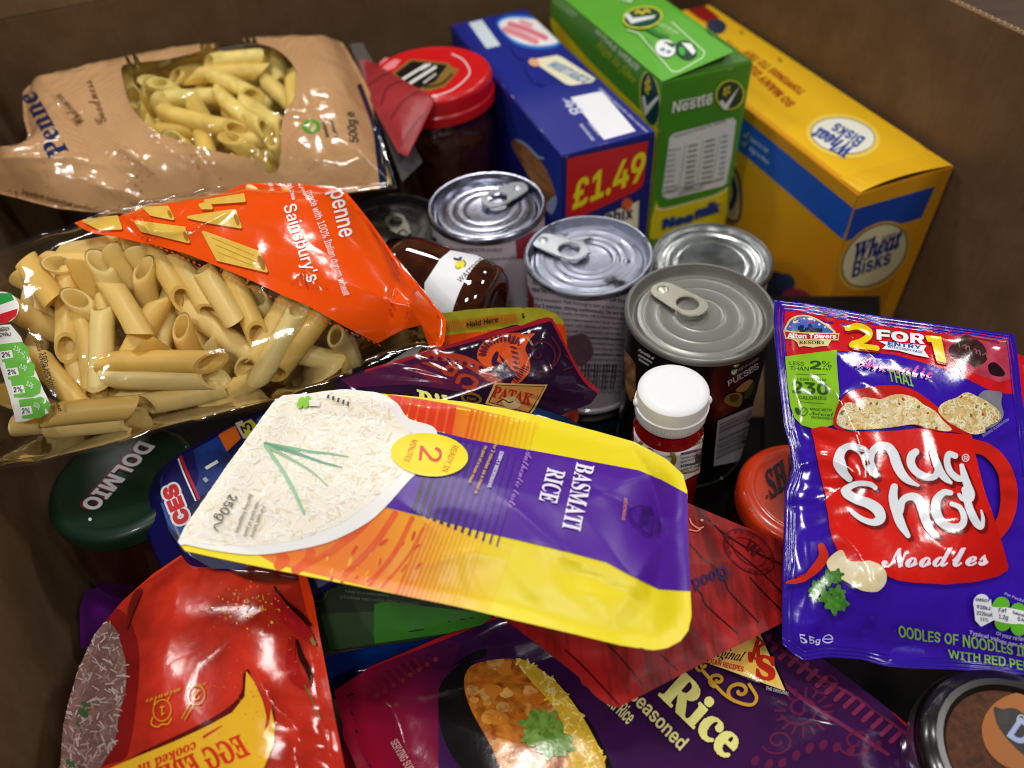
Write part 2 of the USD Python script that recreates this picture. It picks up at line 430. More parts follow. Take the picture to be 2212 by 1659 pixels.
def extr(poly, h, O=(0, 0, 0), X=(1, 0, 0), Y=(0, 1, 0), bev=0.0):
    """Extruded outline with a small bevel, placed in the frame O, X, Y."""
    X, Y = np.asarray(X, float), np.asarray(Y, float); Z = np.cross(X, Y)
    lay = [(0, 0)] if not bev else [(0, bev), (bev, 0), (h - bev, 0), (h, bev)]
    if not bev:
        m = trimesh.creation.extrude_polygon(poly, h, engine='earcut')
    else:
        ms = []
        import manifold3d as m3
        man = None
        for z0, z1, ins in ((0, h, bev), (bev, h - bev, 0)):
            q = poly.buffer(-ins) if ins else poly
            for p in polys(q):
                t = trimesh.creation.extrude_polygon(p, z1 - z0, engine='earcut'); t.apply_translation([0, 0, z0]); ms.append(t)
        m = trimesh.util.concatenate(ms)
    v = np.asarray(m.vertices)
    return trimesh.Trimesh(np.asarray(O) + v[:, :1] * X + v[:, 1:2] * Y + v[:, 2:] * Z, m.faces, process=False)
def noise_px(sc, seed=0):
    return lambda px: meshkit.fbm(np.c_[px / sc, np.full(len(px), seed * 1.7)], 4, seed)[:, None]
def mix2(a, b, f):
    A, B = srgb(a), srgb(b)
    return lambda px: A * (1 - np.clip(f(px), 0, 1)) + B * np.clip(f(px), 0, 1)
def ramp3(stops, f):
    xs = [s[0] for s in stops]; cs = np.array([srgb(s[1]) for s in stops])
    def c(px):
        t = np.clip(np.ravel(f(px)), 0, 1); return np.stack([np.interp(t, xs, cs[:, k]) for k in range(3)], -1)
    return c
# ------------------------------------------------------------------ the setting: table top and the cardboard box
YAW = math.radians(18.0)
BU = np.array([math.cos(YAW), math.sin(YAW), 0]); BV = np.array([-BU[1], BU[0], 0])
def wood_mat():
    return mat('dark_wood', {'g': ('geometry', {}), 'm': ('mapping', {'scale': (3.0, 40.0, 3.0)}), 'n': ('noise_texture', {'scale': 1.6, 'detail': 6.0, 'distortion': 0.6}),
        'r': ('rgb_ramp', {'ramp': [(0.3, (0.035, 0.017, 0.008)), (0.55, (0.075, 0.038, 0.018)), (0.75, (0.12, 0.065, 0.03))]}), 'p': ('principled_bsdf', {'roughness': 0.45})},
        [('g.position', 'm.vector'), ('m.vector', 'n.vector'), ('n.fac', 'r.fac'), ('r.color', 'p.base_color')])
tm = trimesh.creation.box([3.0, 3.0, 0.03]); tm.apply_translation([0.2, 0.3, -0.0205])
tag(stage.GetPrimAtPath(putm('/World', 'table_top', tm, wood_mat())), kind='structure')

M_CARD = mat('brown_cardboard', {'g': ('geometry', {}), 'n': ('noise_texture', {'scale': 35.0, 'detail': 8.0, 'roughness': 0.65}), 'm': ('mapping', {'scale': (420.0, 420.0, 60.0)}), 'n2': ('noise_texture', {'scale': 1.0, 'detail': 3.0}),
    'mm': ('math', {'math_type': 'multiply_add', 'value2': 0.3}), 'r': ('rgb_ramp', {'ramp': [(0.40, (0.125, 0.070, 0.031)), (0.62, (0.152, 0.087, 0.040)), (0.80, (0.180, 0.106, 0.051))]}),
    'b': ('bump', {'strength': 0.25, 'distance': 0.0008}), 'p': ('principled_bsdf', {'roughness': 0.75, 'specular_ior_level': 0.25})},
    [('g.position', 'n.vector'), ('g.position', 'm.vector'), ('m.vector', 'n2.vector'), ('n2.fac', 'mm.value1'), ('n.fac', 'mm.value3'), ('mm.value', 'r.fac'), ('r.color', 'p.base_color'), ('n2.fac', 'b.height'), ('b.normal', 'p.normal')])
M_CARD_EDGE = plain('cardboard_edge', 'a98a66', 0.85, 0.2, bump=0.6, bscale=900)
wbFL = at(1853, 421, 0.180)
UR = (wbFL + BU * 0.0775) @ BU                      # inner face of the right wall, along BU
VB = (at(988, 48, 0.203) + BV * 0.012) @ BV         # inner face of the back wall, along BV
UL = np.array([-0.222, 0.126, 0]) @ BU
VF = -0.06
BOXH, TH = 0.264, 0.005
card = thing('cardboard_box', 'large open brown cardboard box holding all the groceries', 'box')
def wallpanel(name, u0, u1, v0, v1, z0, z1, flute):
    """A corrugated board: two liners with a wavy flute between them that shows at the rim."""
    m = trimesh.creation.box([u1 - u0, v1 - v0, z1 - z0]); m.apply_translation([(u0 + u1) / 2, (v0 + v1) / 2, (z0 + z1) / 2])
    # slight bow of the board
    m = m.subdivide_to_size(0.05)
    v = np.asarray(m.vertices)
    a = (v[:, 0] - u0) / max(u1 - u0, 1e-6) if flute == 'u' else (v[:, 1] - v0) / max(v1 - v0, 1e-6)
    bow = 0.004 * np.sin(np.pi * a) * (v[:, 2] / BOXH)
    if name == 'side_wall' and u0 > 0: v[:, 0] += bow
    P = v[:, :1] * BU + v[:, 1:2] * BV + v[:, 2:] * UP
    return putm(card, name, trimesh.Trimesh(P, m.faces, process=False), M_CARD)
wallpanel('side_wall', UR, UR + TH, VF, VB, 0.006, BOXH, 'v')
wallpanel('side_wall', UL - TH, UL, VF, VB, 0.006, BOXH, 'v')
wallpanel('end_wall', UL - TH, UR + TH, VB + 0.0002, VB + TH, 0.006, BOXH, 'u')
wallpanel('end_wall', UL - TH, UR + TH, VF - TH, VF - 0.0002, 0.006, BOXH, 'u')
wallpanel('bottom', UL - TH, UR + TH, VF - TH, VB + TH, 0.0, 0.0055, 'u')
rim = []
n = 150; vv = np.linspace(VF, VB, n * 6)
wav = UR + TH / 2 + 0.004 * np.sin(np.pi * (vv - VF) / (VB - VF)) + 0.0016 * np.sin(np.arange(n * 6) * 2 * np.pi / 6)
lp = LineString(np.c_[wav, vv]).buffer(0.00035, quad_segs=1)
rmesh = trimesh.creation.extrude_polygon(lp, 0.0012, engine='earcut')
v = np.asarray(rmesh.vertices); P = v[:, :1] * BU + v[:, 1:2] * BV + (v[:, 2:] + BOXH - 0.0006) * UP
fl = trimesh.creation.box([UR - UL, .004, .17]).subdivide_to_size(.05); v = np.asarray(fl.vertices) + [(UR + UL) / 2, 0, .085]
P2 = v[:, :1] * BU + (v[:, 1:2] + VB + .003 + v[:, 2:] * .22) * BV + (v[:, 2:] * .97 + BOXH + .0008) * UP
putm(card, 'raised_flap', trimesh.Trimesh(P2, fl.faces, process=False), M_CARD)
putm(card, 'corrugated_edge', trimesh.Trimesh(P, rmesh.faces, process=False), M_CARD_EDGE)

# ------------------------------------------------------------------ tins
def metal(name, col, rough, bump=0.0, bscale=300., var=0.0):
    c = np.asarray(col)
    nodes = {'g': ('geometry', {}), 'n': ('noise_texture', {'scale': bscale, 'detail': 5.0}), 'p': ('principled_bsdf', {'base_color': tuple(c), 'metallic': 1.0, 'roughness': rough}),
             'rr': ('map_range', {'from_min': 0.35, 'from_max': 0.7, 'to_min': rough * 0.8, 'to_max': rough * (1.25 + var)}), 'b': ('bump', {'strength': bump, 'distance': 0.0004})}
    return mat(name, nodes, [('g.position', 'n.vector'), ('n.fac', 'rr.value'), ('rr.result', 'p.roughness'), ('n.fac', 'b.height'), ('b.normal', 'p.normal')])
M_TIN = metal('tinplate', (0.60, 0.62, 0.62), 0.27, 0.0, 40.)
M_TIN_LILAC = metal('tinplate_lilac', (0.33, 0.34, 0.42), 0.24, 0.0, 40.)
M_TIN_FROST = metal('tinplate_smeared', (0.40, 0.42, 0.51), 0.27, 0.0, 70., 1.8)
M_TIN_GREY = plain('grey_lacquered_tin', '8d8c86', 0.36, 0.5, metallic=0.6, bump=0.05, bscale=900)
M_TAB = plain('ring_pull_metal', 'd2cfc0', 0.36, 0.5, metallic=0.85)
M_TABS = plain('silver_ring_pull_metal', 'c4c9cf', 0.30, 0.5, metallic=0.9)
M_TIN_DARK = metal('dark_tin', (0.07, 0.065, 0.06), 0.45)
M_BARE = metal('tin_side', (0.55, 0.55, 0.58), 0.25)
def can(name, label, c, R, H, lidmat, sidecol, beads, tab=None, tabmat=None, group=None, sidemat=None):
    root = thing(name, label, 'tin can', group)
    c = np.asarray(c, float)
    prof = [(0, -.0044)]
    for r in beads:
        prof += [(r - .0013, -.0044), (r - .0005, -.0039), (r + .0005, -.0039), (r + .0013, -.0045)]
    prof += [(R - .0068, -.0046), (R - .0052, -.0062), (R - .0042, -.0062), (R - .0034, -.0050), (R - .0030, -.0010), (R - .0024, -.0001), (R - .0013, 0), (R - .0003, -.0008), (R, -.0018), (R, -.0036), (R - .0007, -.0043), (R - .0016, -.0046)]
    putm(root, 'lid', revolve(c, UP, prof, 96), lidmat, 40)
    RB = R - .0014
    bp = [(RB - .0004, -.0044), (RB, -.0060), (RB, -H + .006), (RB, -H + .0045), (R - .0002, -H + .0036), (R, -H + .0015), (R - .001, -H), (R - .004, -H + .0005), (R - .005, -H + .003), (0, -H + .003)]
    putm(root, 'body', revolve(c, UP, bp, 96), sidemat or plain(name + '_side' + str(_names.get(('/World', name), 0)), sidecol, 0.32, 0.5, coat=0.3), 35)
    side = lathe_surf(c, UP, toward(c), RB + .00012, -H + .005, -.0058, 2.2); side.root = root
    side.top = c
    lid = flat(c + np.array([-R, -R, -.0044]), c + np.array([R, -R, -.0044]), c + np.array([R, R, -.0044]), c + np.array([-R, R, -.0044]))
    if tab:
        a, b = at(*tab[0], c[2]), at(*tab[1], c[2])
        X = (b - a); Ln = np.linalg.norm(X); X = X / Ln; Y = np.cross(UP, X)
        tp = ring_pull(root, a + UP * (-.0026), X, Y, Ln, tabmat or M_TAB)
    return root, side, lid
def ring_pull(root, a, X, Y, Ln, m):
    w = Ln * 0.30
    q = shapely.union_all([Point(.0012, 0).buffer(w * .80, 24), Point(Ln * .28, 0).buffer(w * .86, 24), sbox(Ln * .35, -w * .9, Ln - w * .75, w * .9), Point(Ln - w * .95, 0).buffer(w * .95, 32)]).convex_hull.buffer(.0006)
    hole = affinity.translate(affinity.scale(Point(0, 0).buffer(1, 24), Ln * .225, w * .70), Ln * .62, 0)
    X2 = X * math.cos(.045) + UP * math.sin(.045); 
    o1 = q.difference(hole)
    tab_ = putm(root, 'ring_pull', extr(o1, .0010, a, X2, Y, .0003), m, 30)
    rim1 = q.difference(q.buffer(-.0012)); rim2 = hole.buffer(.0011).difference(hole)
    ring = trimesh.util.concatenate([extr(rim1, .0014, a - UP * .0002, X2, Y, .0004), extr(rim2, .0013, a - UP * .0001, X2, Y, .0004)])
    putm(tab_, 'curled_edge', ring, m, 50)
    rv = revolve(a + UP * .0009, UP, [(0, .0010), (.0020, .0009), (.0031, .0003), (.0033, -.0005), (.0046, -.0007)], 28)
    putm(tab_, 'rivet', rv, m, 50)

PULSE = at(1512, 666, .197); BEEF = at(1271, 545, .189); BACK = at(1050, 440, .19); PLAIN = at(1537, 556, .160); DARKC = at(838, 486, .178)
pr_, ps_, pl_ = can('tin_can', 'black-labelled tin with grey ring-pull lid behind the white-capped ketchup bottle', PULSE, .0385, .108, M_TIN_GREY, '0b0a09', (.0125, .021, .0285), ((1432, 620), (1519, 672)))
br_, bs_, bl_ = can('tin_can', 'beef and onion tin with smeared silver ring-pull lid, middle of the tins', BEEF, .0375, .101, M_TIN_FROST, 'c9c2cc', (.012, .0165, .021, .027), ((1173, 514), (1264, 549)), M_TABS)
kr_, ks_, kl_ = can('tin_can', 'silver ring-pull tin behind the marmalade jar, beside the dark blue price-marked carton', BACK, .0375, .101, M_TIN_LILAC, 'c6bfc9', (.0135, .020, .026), ((1118, 400), (1046, 440)), M_TABS)
qr_, qs_, ql_ = can('tin_can', 'plain silver tin without ring pull below the green cereal carton', PLAIN, .0375, .085, M_TIN, 'b5ada0', (.0215, .0275, .0305), None)
dr_, ds_, dl_ = can('tin_can', 'dark tin half hidden between the two pasta bags and the marmalade jar', DARKC, .0365, .095, M_TIN_DARK, '12100f', (.02, .027), ((868, 498), (846, 462)), metal('dull_ring_pull', (0.16, 0.15, 0.12), 0.42))
# the tin that carries the beef tin, and those that carry the others
TEAL = np.array([BEEF[0] - .002, BEEF[1] - .004, BEEF[2] - .1015])
tr_, ts_, tl_ = can('tin_can', 'dark teal tin under the beef and onion tin', TEAL, .0375, TEAL[2] - .0065, M_TIN_DARK, '0e2a33', (.02, .028), None)
for nm, P in (('pulses', PULSE), ('silver', BACK), ('plain', PLAIN), ('dark', DARKC)):
    hh = {'pulses': .108, 'silver': .101, 'plain': .085, 'dark': .095}[nm]
    P2 = P + np.array([.001, .002, -hh - .0004])
    can('tin_can', f'dark tin at the bottom of the box underneath the {dict(pulses="black pulses tin", silver="silver tin beside the price-marked carton", plain="plain silver tin", dark="dark tin between the pasta bags")[nm]}', P2, .037, P2[2] - .0065, M_TIN_DARK, '191411', (.02, .028), None)
# blurred lights on the smeared beef lid: dried smears
KB = fr(1600, 880, 450, 1659); CN = fr(1000, 400, 1050, 2177)
# print on the pulses tin
ink(ps_, pr_, 'picture', [(PL([(60, 90), (110, 150), (165, 230), (165, 560), (120, 590), (70, 480), (60, 300)], KB), mix2('5e3c22', 'b98a5c', lambda p: noise_px(9, 3)(p) * 1.7 - .4))], M_INK)
wh = 'd8d8d8'
ink(ps_, pr_, 'lettering', [
    (T('Panelle di', (192, 105), (335, 190), 26, KB, wt=700), wh), (T('pomodoro', (192, 150), (320, 226), 24, KB), wh), (T('tomato', (192, 190), (290, 250), 24, KB), wh),
    (T('PULSES', (1052, 442), (1340, 268), 52, KB, up=(-.18, -1), wt=500), 'e6e6e6'), (T('MADE WITH', (1135, 352), (1305, 268), 20, KB, up=(-.2, -1)), 'b0b0b0'),
    (T('1 of your 5 a day', (1155, 222), (1385, 92), 26, KB, up=(-.2, -1), wt=500), 'a8a8a8'), (T('High in protein', (1142, 300), (1340, 185), 26, KB, up=(-.2, -1), wt=500), 'a8a8a8')], M_INK)
ink(ps_, pr_, 'tick_badges', [(EL(1118, 230, 34, 27, -20, KB), '6fae4a'), (EL(1102, 306, 30, 27, -20, KB), '6fae4a')], M_INK)
ink(ps_, pr_, 'ticks', [(ST([(1100, 228), (1112, 244), (1140, 205)], 10, KB, False), 'f2f2f2'), (ST([(1086, 304), (1098, 320), (1126, 282)], 10, KB, False), 'f2f2f2')], M_INK)
ink(ps_, pr_, 'vegetable_picture', [(SM([(1005, 570), (1050, 515), (1150, 500), (1180, 545), (1165, 610), (1130, 636), (1050, 615)], KB), '7d8430'), (SM([(1060, 530), (1120, 512), (1150, 540), (1120, 590), (1070, 580)], KB), '3a3d18'),
    (SM([(1115, 480), (1170, 420), (1240, 375), (1275, 385), (1250, 440), (1190, 490)], KB), 'b28a4a'), (SM([(1205, 560), (1195, 510), (1250, 430), (1290, 390), (1270, 500)], KB), '4a4a1c')], M_INK)
bars = [(PL([(945, 766), (1290, 620), (1240, 1130), (905, 1200)], KB), 'b9b9c4')]
yy = 800
for i in range(26):
    a = yy + i * 13.0; wdt = rng.choice([3, 4, 7])
    x0, x1 = 962 - (a - 800) * .12, 1290 - (a - 800) * .12
    bars.append((PL([(x0, a), (x1 - 20, a - 140), (x1 - 20, a - 140 + wdt), (x0, a + wdt)], KB), '26262c'))
ink(ps_, pr_, 'barcode', bars, M_INK)
# print on the beef tin
ink(bs_, br_, 'label', [(PL([(770, 660), (1420, 600), (1420, 1330), (1250, 1400), (880, 1400), (770, 1000)], CN), mix2('cfc7d2', 'b9aab6', noise_px(50, 4)))], M_PAPER)
lines = [("Minced beef and onions in a rich gravy", 785, 700, 1300, 760, 30, 400), ("HEATING INSTRUCTIONS: TO HEAT ON THE HOB: Empty", 782, 735, 1300, 800, 22, 800), ("into a saucepan. Heat thoroughly over a medium heat", 790, 782, 1295, 838, 20, 400),
         ("for 5 minutes, stirring continuously. Do not boil", 800, 818, 1290, 865, 20, 600), ("MICROWAVE: Empty contents into a microwaveable", 806, 848, 1285, 890, 18, 400)]
for k in range(14):
    lines.append((''.join(random.choice('aeioustnr lmpdhc') for _ in range(36)), 812 + k * 3, 880 + k * 31, 1280 - k * 2, 915 + k * 28, 15, 700 if k in (3, 6, 9) else 400))
def bow(s, x0, y0, x1, y1, h, wt, F):
    return T(s, (x0, y0), (x1, y1), h, F, up=(0, -1), wt=wt, size=40)
ink(bs_, br_, 'lettering', [(bow(*l[:6], l[6], CN), '3c3238') for l in lines], M_PAPER)
ink(bs_, br_, 'picture', [(PL([(745, 690), (790, 760), (800, 860), (760, 840), (735, 720)], CN), '9c2a24'), (SM([(940, 1010), (1060, 960), (1110, 1060), (1050, 1130), (960, 1110)], CN), mix2('8f6f80', '6a4c5a', noise_px(20, 2)))], M_PAPER)
ink(bs_, br_, 'barcode', [(PL([(1050 + i * 16, 1120), (1050 + i * 16 + (8 if i % 3 else 4), 1119), (1044 + i * 15 + (8 if i % 3 else 4), 1260), (1044 + i * 15, 1261)], CN), '3a3238') for i in range(12)], M_PAPER)
ink(ks_, kr_, 'label', [(PL([(230, 420), (860, 420), (860, 600), (700, 700), (420, 640), (240, 520)], CN), 'cdc3cd')], M_PAPER)
ink(ks_, kr_, 'lettering', [(T('understand this product', (372, 520), (620, 522), 22, CN, up=(0, -1), wt=500), '4a4048'), (T('ingredients and gravy', (520, 575), (700, 560), 18, CN, up=(0, -1), wt=500), '5a5058')], M_PAPER)
ink(ks_, kr_, 'red_panel', [(PL([(690, 440), (860, 400), (860, 560), (700, 560)], CN), 'a13440')], M_PAPER)
ink(ts_, tr_, 'label', [(PL([(980, 1370), (1300, 1340), (1300, 1700), (1000, 1700)], CN), '0c2f3c')], M_PAPER)

# ------------------------------------------------------------------ jars and bottles
M_LIDRED = plain('red_plastic_lid', 'd3131a', 0.28, 0.5, bump=0.02)
M_CAPWHITE = plain('white_plastic_cap', 'f2f2f2', 0.42, 0.45, sss=0.15)
M_COFFEE = plain('brown_powder_in_glass', '3a1a10', 0.08, 0.6, coat=0.6, var=0.35, vscale=150)
M_SAUCE = plain('red_sauce_in_glass', '8a0d0c', 0.06, 0.6, coat=0.7, var=0.12, vscale=60)
M_DARKSAUCE = plain('dark_sauce_in_glass', '2a0806', 0.07, 0.6, coat=0.6)
M_MARM = plain('marmalade_in_glass', '3c1a0b', 0.05, 0.6, coat=0.8, var=0.5, vscale=110)
M_GREENLID = plain('green_lacquered_lid', '062a1a', 0.40, 0.5, coat=0.25)
M_ORLID = plain('orange_red_lacquered_lid', 'de3a0a', 0.34, 0.5, coat=0.4, bump=0.02)
M_GLASS = mat('clear_glass', {'f': ('fresnel', {'IOR': 1.45}), 't': ('transparent_bsdf', {'color': (0.93, 0.95, 0.95)}), 'g': ('glossy_bsdf', {'color': (1, 1, 1), 'roughness': 0.03}), 'x': ('mix_closure', {})},
              [('f.fac', 'x.fac'), ('t.BSDF', 'x.closure1'), ('g.BSDF', 'x.closure2')], surface='x.closure')
def lidsurf(c, R, dz=0.0):
    s = flat(c + np.array([-R, -R, dz]), c + np.array([R, -R, dz]), c + np.array([R, R, dz]), c + np.array([-R, R, dz])); s.step = 0.004; return s
# red-lidded jar at the back
RC = at(930, 158, .215); RR = .0440
rj = thing('jar', 'brown jar with big red plastic lid behind the brown pasta bag', 'jar')
putm(rj, 'lid', revolve(RC, UP, [(0, .0), (RR - .006, .0), (RR - .0045, .0012), (RR - .003, .0012), (RR - .0008, -.0006), (RR, -.003), (RR, -.0115), (RR + .0009, -.0125), (RR + .0009, -.019), (RR - .001, -.0205), (RR - .004, -.0205)], 96), M_LIDRED, 40)
putm(rj, 'glass_body', revolve(RC, UP, [(RR - .006, -.018), (RR - .005, -.024), (RR - .002, -.032), (RR - .001, -.04), (RR - .001, -RC[2] + .012), (RR - .006, -RC[2] + .0065), (0, -RC[2] + .0065)], 64), M_COFFEE, 40)
BX = fr(900, 0, 1050, 2177)
rs = lidsurf(RC, RR)
ink(rs, rj, 'emblem', [(PL([(238, 395), (335, 318), (540, 340), (560, 362), (600, 375), (520, 465), (440, 490), (375, 485), (330, 470), (330, 450), (290, 440)], BX), '8c6b2e'), (PL([(255, 395), (345, 328), (535, 350), (470, 440), (380, 478), (340, 455), (290, 425)], BX), '0f0c0b')], M_CARTON)
ink(rs, rj, 'emblem_lettering', [(ST([(290, 430), (420, 350)], 14, BX), 'e9e6e2'), (ST([(335, 448), (470, 362)], 16, BX), 'e9e6e2'), (ST([(395, 372), (440, 348)], 12, BX), 'e9e6e2'), (ST([(410, 445), (470, 400)], 10, BX), 'cfcac2'), (ST([(415, 470), (500, 452), (560, 400)], 12, BX), '3a2c14')], M_CARTON)
ink(rs, rj, 'lid_marks', [(PL([(168, 345), (200, 312), (285, 325), (255, 365), (205, 385)], BX), 'f08a90'), (ST([(560, 292), (620, 325), (655, 385), (630, 430), (560, 485), (480, 515)], 7, BX), 'f6d9d6'), (EL(465, 527, 20, 16, 0, BX), 'f8e4e0')], M_CARTON)
# ketchup bottle
KC = at(1455, 836, .203); KR = .0168
def ribbed(mesh, C, z0, z1, n, a):
    v = np.asarray(mesh.vertices) - C; m = (v[:, 2] > z0) & (v[:, 2] < z1); th = np.arctan2(v[:, 1], v[:, 0])
    v[m, :2] *= (1 + a * np.cos(n * th[m]))[:, None]; mesh.vertices = v + C; return mesh
kb = thing('ketchup_bottle', 'small red ketchup bottle with a white flip cap in front of the black tin', 'bottle')
putm(kb, 'cap', ribbed(revolve(KC, UP, [(0, .0), (KR - .006, -.0001), (KR - .004, -.0002), (KR - .0018, -.0008), (KR - .0006, -.002), (KR - .0002, -.0095), (KR + .0004, -.0098), (KR + .0004, -.0105), (KR - .0002, -.0108), (KR - .0002, -.0120), (KR - .0002, -.0125), (KR - .0003, -.0168), (KR - .0012, -.0184), (KR - .004, -.0184)], 288), KC, -.0170, -.0122, 72, .010), M_CAPWHITE, 35)
hg = trimesh.util.concatenate([trimesh.creation.icosphere(2, .0032) for _ in range(2)])
for i, sgn in enumerate((-1, 1)):
    t = trimesh.creation.icosphere(2, .0026); t.apply_scale([.55, .8, .8]); t.apply_translation(KC + rt * np.array([1, 1, 0]) * sgn * KR * 1.0 + np.array([0, -.001, -.0085])); putm(kb, 'hinge', t, M_CAPWHITE, True)
kprof = lambda v: np.interp(v, [-.203, -.058, -.044, -.034, -.029, -.026, -.0225, -.018], [.0195, .0185, .0172, .0170, .0168, .0154, .0150, .0138])
kv = np.array([-.018, -.020, -.0225, -.024, -.0255, -.0275, -.029, -.032, -.036, -.040, -.044, -.051, -.058, -.10, -.15, -KC[2] + .009])
putm(kb, 'glass_body', revolve(KC, UP, list(zip(kprof(kv), kv)) + [(.016, -KC[2] + .0065), (0, -KC[2] + .0065)], 72), M_SAUCE, 60)
ksf = lathe_surf(KC, UP, toward(KC), lambda v: kprof(v) + .0002, -.075, -.0275, 2.0); ksf.root = kb
gold, cream = '9a7a34', 'f0efe9'
ink(ksf, kb, 'label', [(PL([(150, 830), (240, 925), (420, 985), (600, 1000), (760, 950), (880, 860), (890, 1150), (780, 1260), (620, 1345), (400, 1340), (150, 1200)], KB), 'e9e8ec')], M_PAPER)
ink(ksf, kb, 'label_border', [(ST([(200, 905), (320, 960), (430, 1015), (520, 1040), (640, 1030), (760, 985), (880, 895)], 22, KB), gold), (ST([(500, 1052), (640, 1046), (780, 1000), (880, 915)], 5, KB), '2f7a46'),
    (ST([(600, 1275), (720, 1250), (800, 1200), (880, 1140)], 20, KB), gold), (ST([(590, 1255), (700, 1235), (800, 1175), (880, 1110)], 5, KB), '2f7a46'), (PL([(648, 985), (668, 980), (670, 1010), (650, 1014)], KB), '2f7a46'), (PL([(754, 945), (772, 935), (772, 970), (756, 976)], KB), '2f7a46')], M_PAPER)
ink(ksf, kb, 'crest', [(affinity.rotate(EL(370, 1080, 200, 120, 28, KB), 0), gold), (EL(362, 1084, 165, 98, 28, KB), '2f7a46'), (EL(362, 1085, 157, 90, 28, KB), 'ece8ea'), (ST([(255, 1050), (300, 1080), (340, 1060), (380, 1110), (405, 1130)], 26, KB), 'a2723c'), (ST([(290, 1030), (330, 1050), (350, 1100), (400, 1105)], 12, KB), '6a3a2a')], M_PAPER)
ink(ksf, kb, 'lettering', [(T('INGREDIENTS', (592, 1100), (790, 1052), 24, KB, up=(0, -1), wt=900), '26242c'), (T('Tomato Ketchup', (592, 1138), (800, 1092), 22, KB, up=(0, -1), wt=400), '3a3844'), (T('Spice and Herb Extract', (592, 1172), (850, 1100), 22, KB, up=(0, -1), wt=400), '3a3844'),
    (T('STORAGE', (592, 1212), (738, 1184), 24, KB, up=(0, -1), wt=900), '26242c'), (T('After opening', (748, 1178), (865, 1120), 22, KB, up=(0, -1), wt=400), '3a3844'), (T('within 8 weeks.', (592, 1248), (800, 1190), 22, KB, up=(0, -1), wt=500), '3a3844')], M_PAPER)
# marmalade jar lying on its side
PN, PB = at(880, 618, .172), at(1066, 684, .166)
AX = (PN - PB) / np.linalg.norm(PN - PB)
mj = thing('jar', 'brown marmalade jar with white label lying on its side among the tins', 'jar')
MR = .0300
mp = [(0, .003), (.014, .002), (.018, 0), (.024, .001), (.0285, .005), (MR, .012), (MR, .054), (.0295, .060), (.026, .066), (.0245, .0685), (.0245, .0725)]
putm(mj, 'glass_body', revolve(PB, AX, mp, 80), M_MARM, 50)
putm(mj, 'lid', revolve(PB, AX, [(.0255, .0695), (.0275, .0700), (.0278, .084), (.0265, .0856), (0, .0858)], 72), plain('black_lid', '0d0b0a', 0.3, 0.5), 40)
ms = lathe_surf(PB, AX, toward(PB) + UP * .6, lambda v: np.full(np.shape(v), MR + .00025), .014, .052, 1.9); ms.root = mj; ms.step = .002
ink(ms, mj, 'label', [(PL([(205, 690), (290, 560), (345, 515), (480, 540), (620, 600), (560, 625), (490, 690), (440, 780), (420, 850), (200, 850)], CN), 'e9e9ee')], M_PAPER)
ink(ms, mj, 'label_emblem', [(EL(395, 590, 32, 24, -50, CN), 'e3d81e'), (ST([(365, 560), (385, 566), (400, 556)], 12, CN), '1c1c20'), (PL([(388, 552), (405, 560), (398, 575), (384, 568)], CN), '2b48b0'), (ST([(370, 600), (378, 614), (398, 606)], 4, CN), '4a4a40'), (ST([(415, 570), (425, 588), (418, 604)], 6, CN), '55554a')], M_PAPER)
ink(ms, mj, 'label_lettering', [(T('WAITROSE', (396, 690), (540, 558), 27, CN, wt=500), '2a2a30'), (T('FINE CUT MARMALADE', (415, 775), (600, 590), 22, CN, wt=400, kind='serifbold'), 'a9a9b2')], M_PAPER)
# green-lidded sauce jar
DC = at(264, 1034, .150); DR = .0378
dj = thing('sauce_jar', 'dark sauce jar with green metal lid lettered in white', 'jar')
putm(dj, 'lid', revolve(DC, UP, [(0, -.0006), (.020, -.0006), (DR - .009, -.0006), (DR - .0075, .0004), (DR - .004, .0006), (DR - .0015, -.0006), (DR, -.003), (DR, -.0088), (DR - .001, -.0098), (DR - .004, -.0098)], 96), M_GREENLID, 40)
putm(dj, 'glass_body', revolve(DC, UP, [(DR - .003, -.009), (DR - .002, -.014), (DR + .003, -.03), (DR + .004, -.05), (DR + .004, -DC[2] + .012), (DR, -DC[2] + .0065), (0, -DC[2] + .0065)], 64), M_DARKSAUCE, 40)
DL = fr(100, 1080, 620, 2212)
dsf = lidsurf(DC, DR)
for off, colr, nm in (((-26, 6), '7c1a20', 'lettering_shadow'), ((0, 0), 'd9dde4', 'brand_lettering')):
    a = np.array([(960 + off[0], 255 + off[1]), (430 + off[0], 905 + off[1])])
    ink(dsf, dj, nm, [(T('DOLMIO', (930 + off[0], 218 + off[1]), (382 + off[0], 820 + off[1]), 158, DL, up=(.80, .28), wt=800), colr)], M_CARTON)
ink(dsf, dj, 'registered_mark', [(EL(476, 945, 16, 16, 0, DL), 'd9dde4')], M_CARTON)
# orange-lidded jar under the blue noodle packet
OC = at(1735, 1062, .135); OR = .0325
oj = thing('sauce_jar', 'jar with orange-red lid half under the blue noodle packet', 'jar')
putm(oj, 'lid', revolve(OC, UP, [(0, -.0006), (OR - .010, -.0006), (OR - .0085, .0006), (OR - .005, .0009), (OR - .002, -.0004), (OR, -.003), (OR, -.0105), (OR - .001, -.0115), (OR - .004, -.0115)], 96), M_ORLID, 40)
putm(oj, 'glass_body', revolve(OC, UP, [(OR - .003, -.011), (OR - .002, -.016), (OR + .002, -.026), (OR + .002, -OC[2] + .012), (OR - .002, -OC[2] + .0065), (0, -OC[2] + .0065)], 64), M_DARKSAUCE, 40)
osf = lidsurf(OC, OR)
ink(osf, oj, 'brand_lettering', [(T('SHARWOODS', (1462, 1515), (2300, 840), 250, KB, up=(-.34, -.94), kind='bolditalic', dil=.03), '14163c'), (EL(1420, 1492, 13, 13, 0, KB), '5a2018')], M_CARTON)
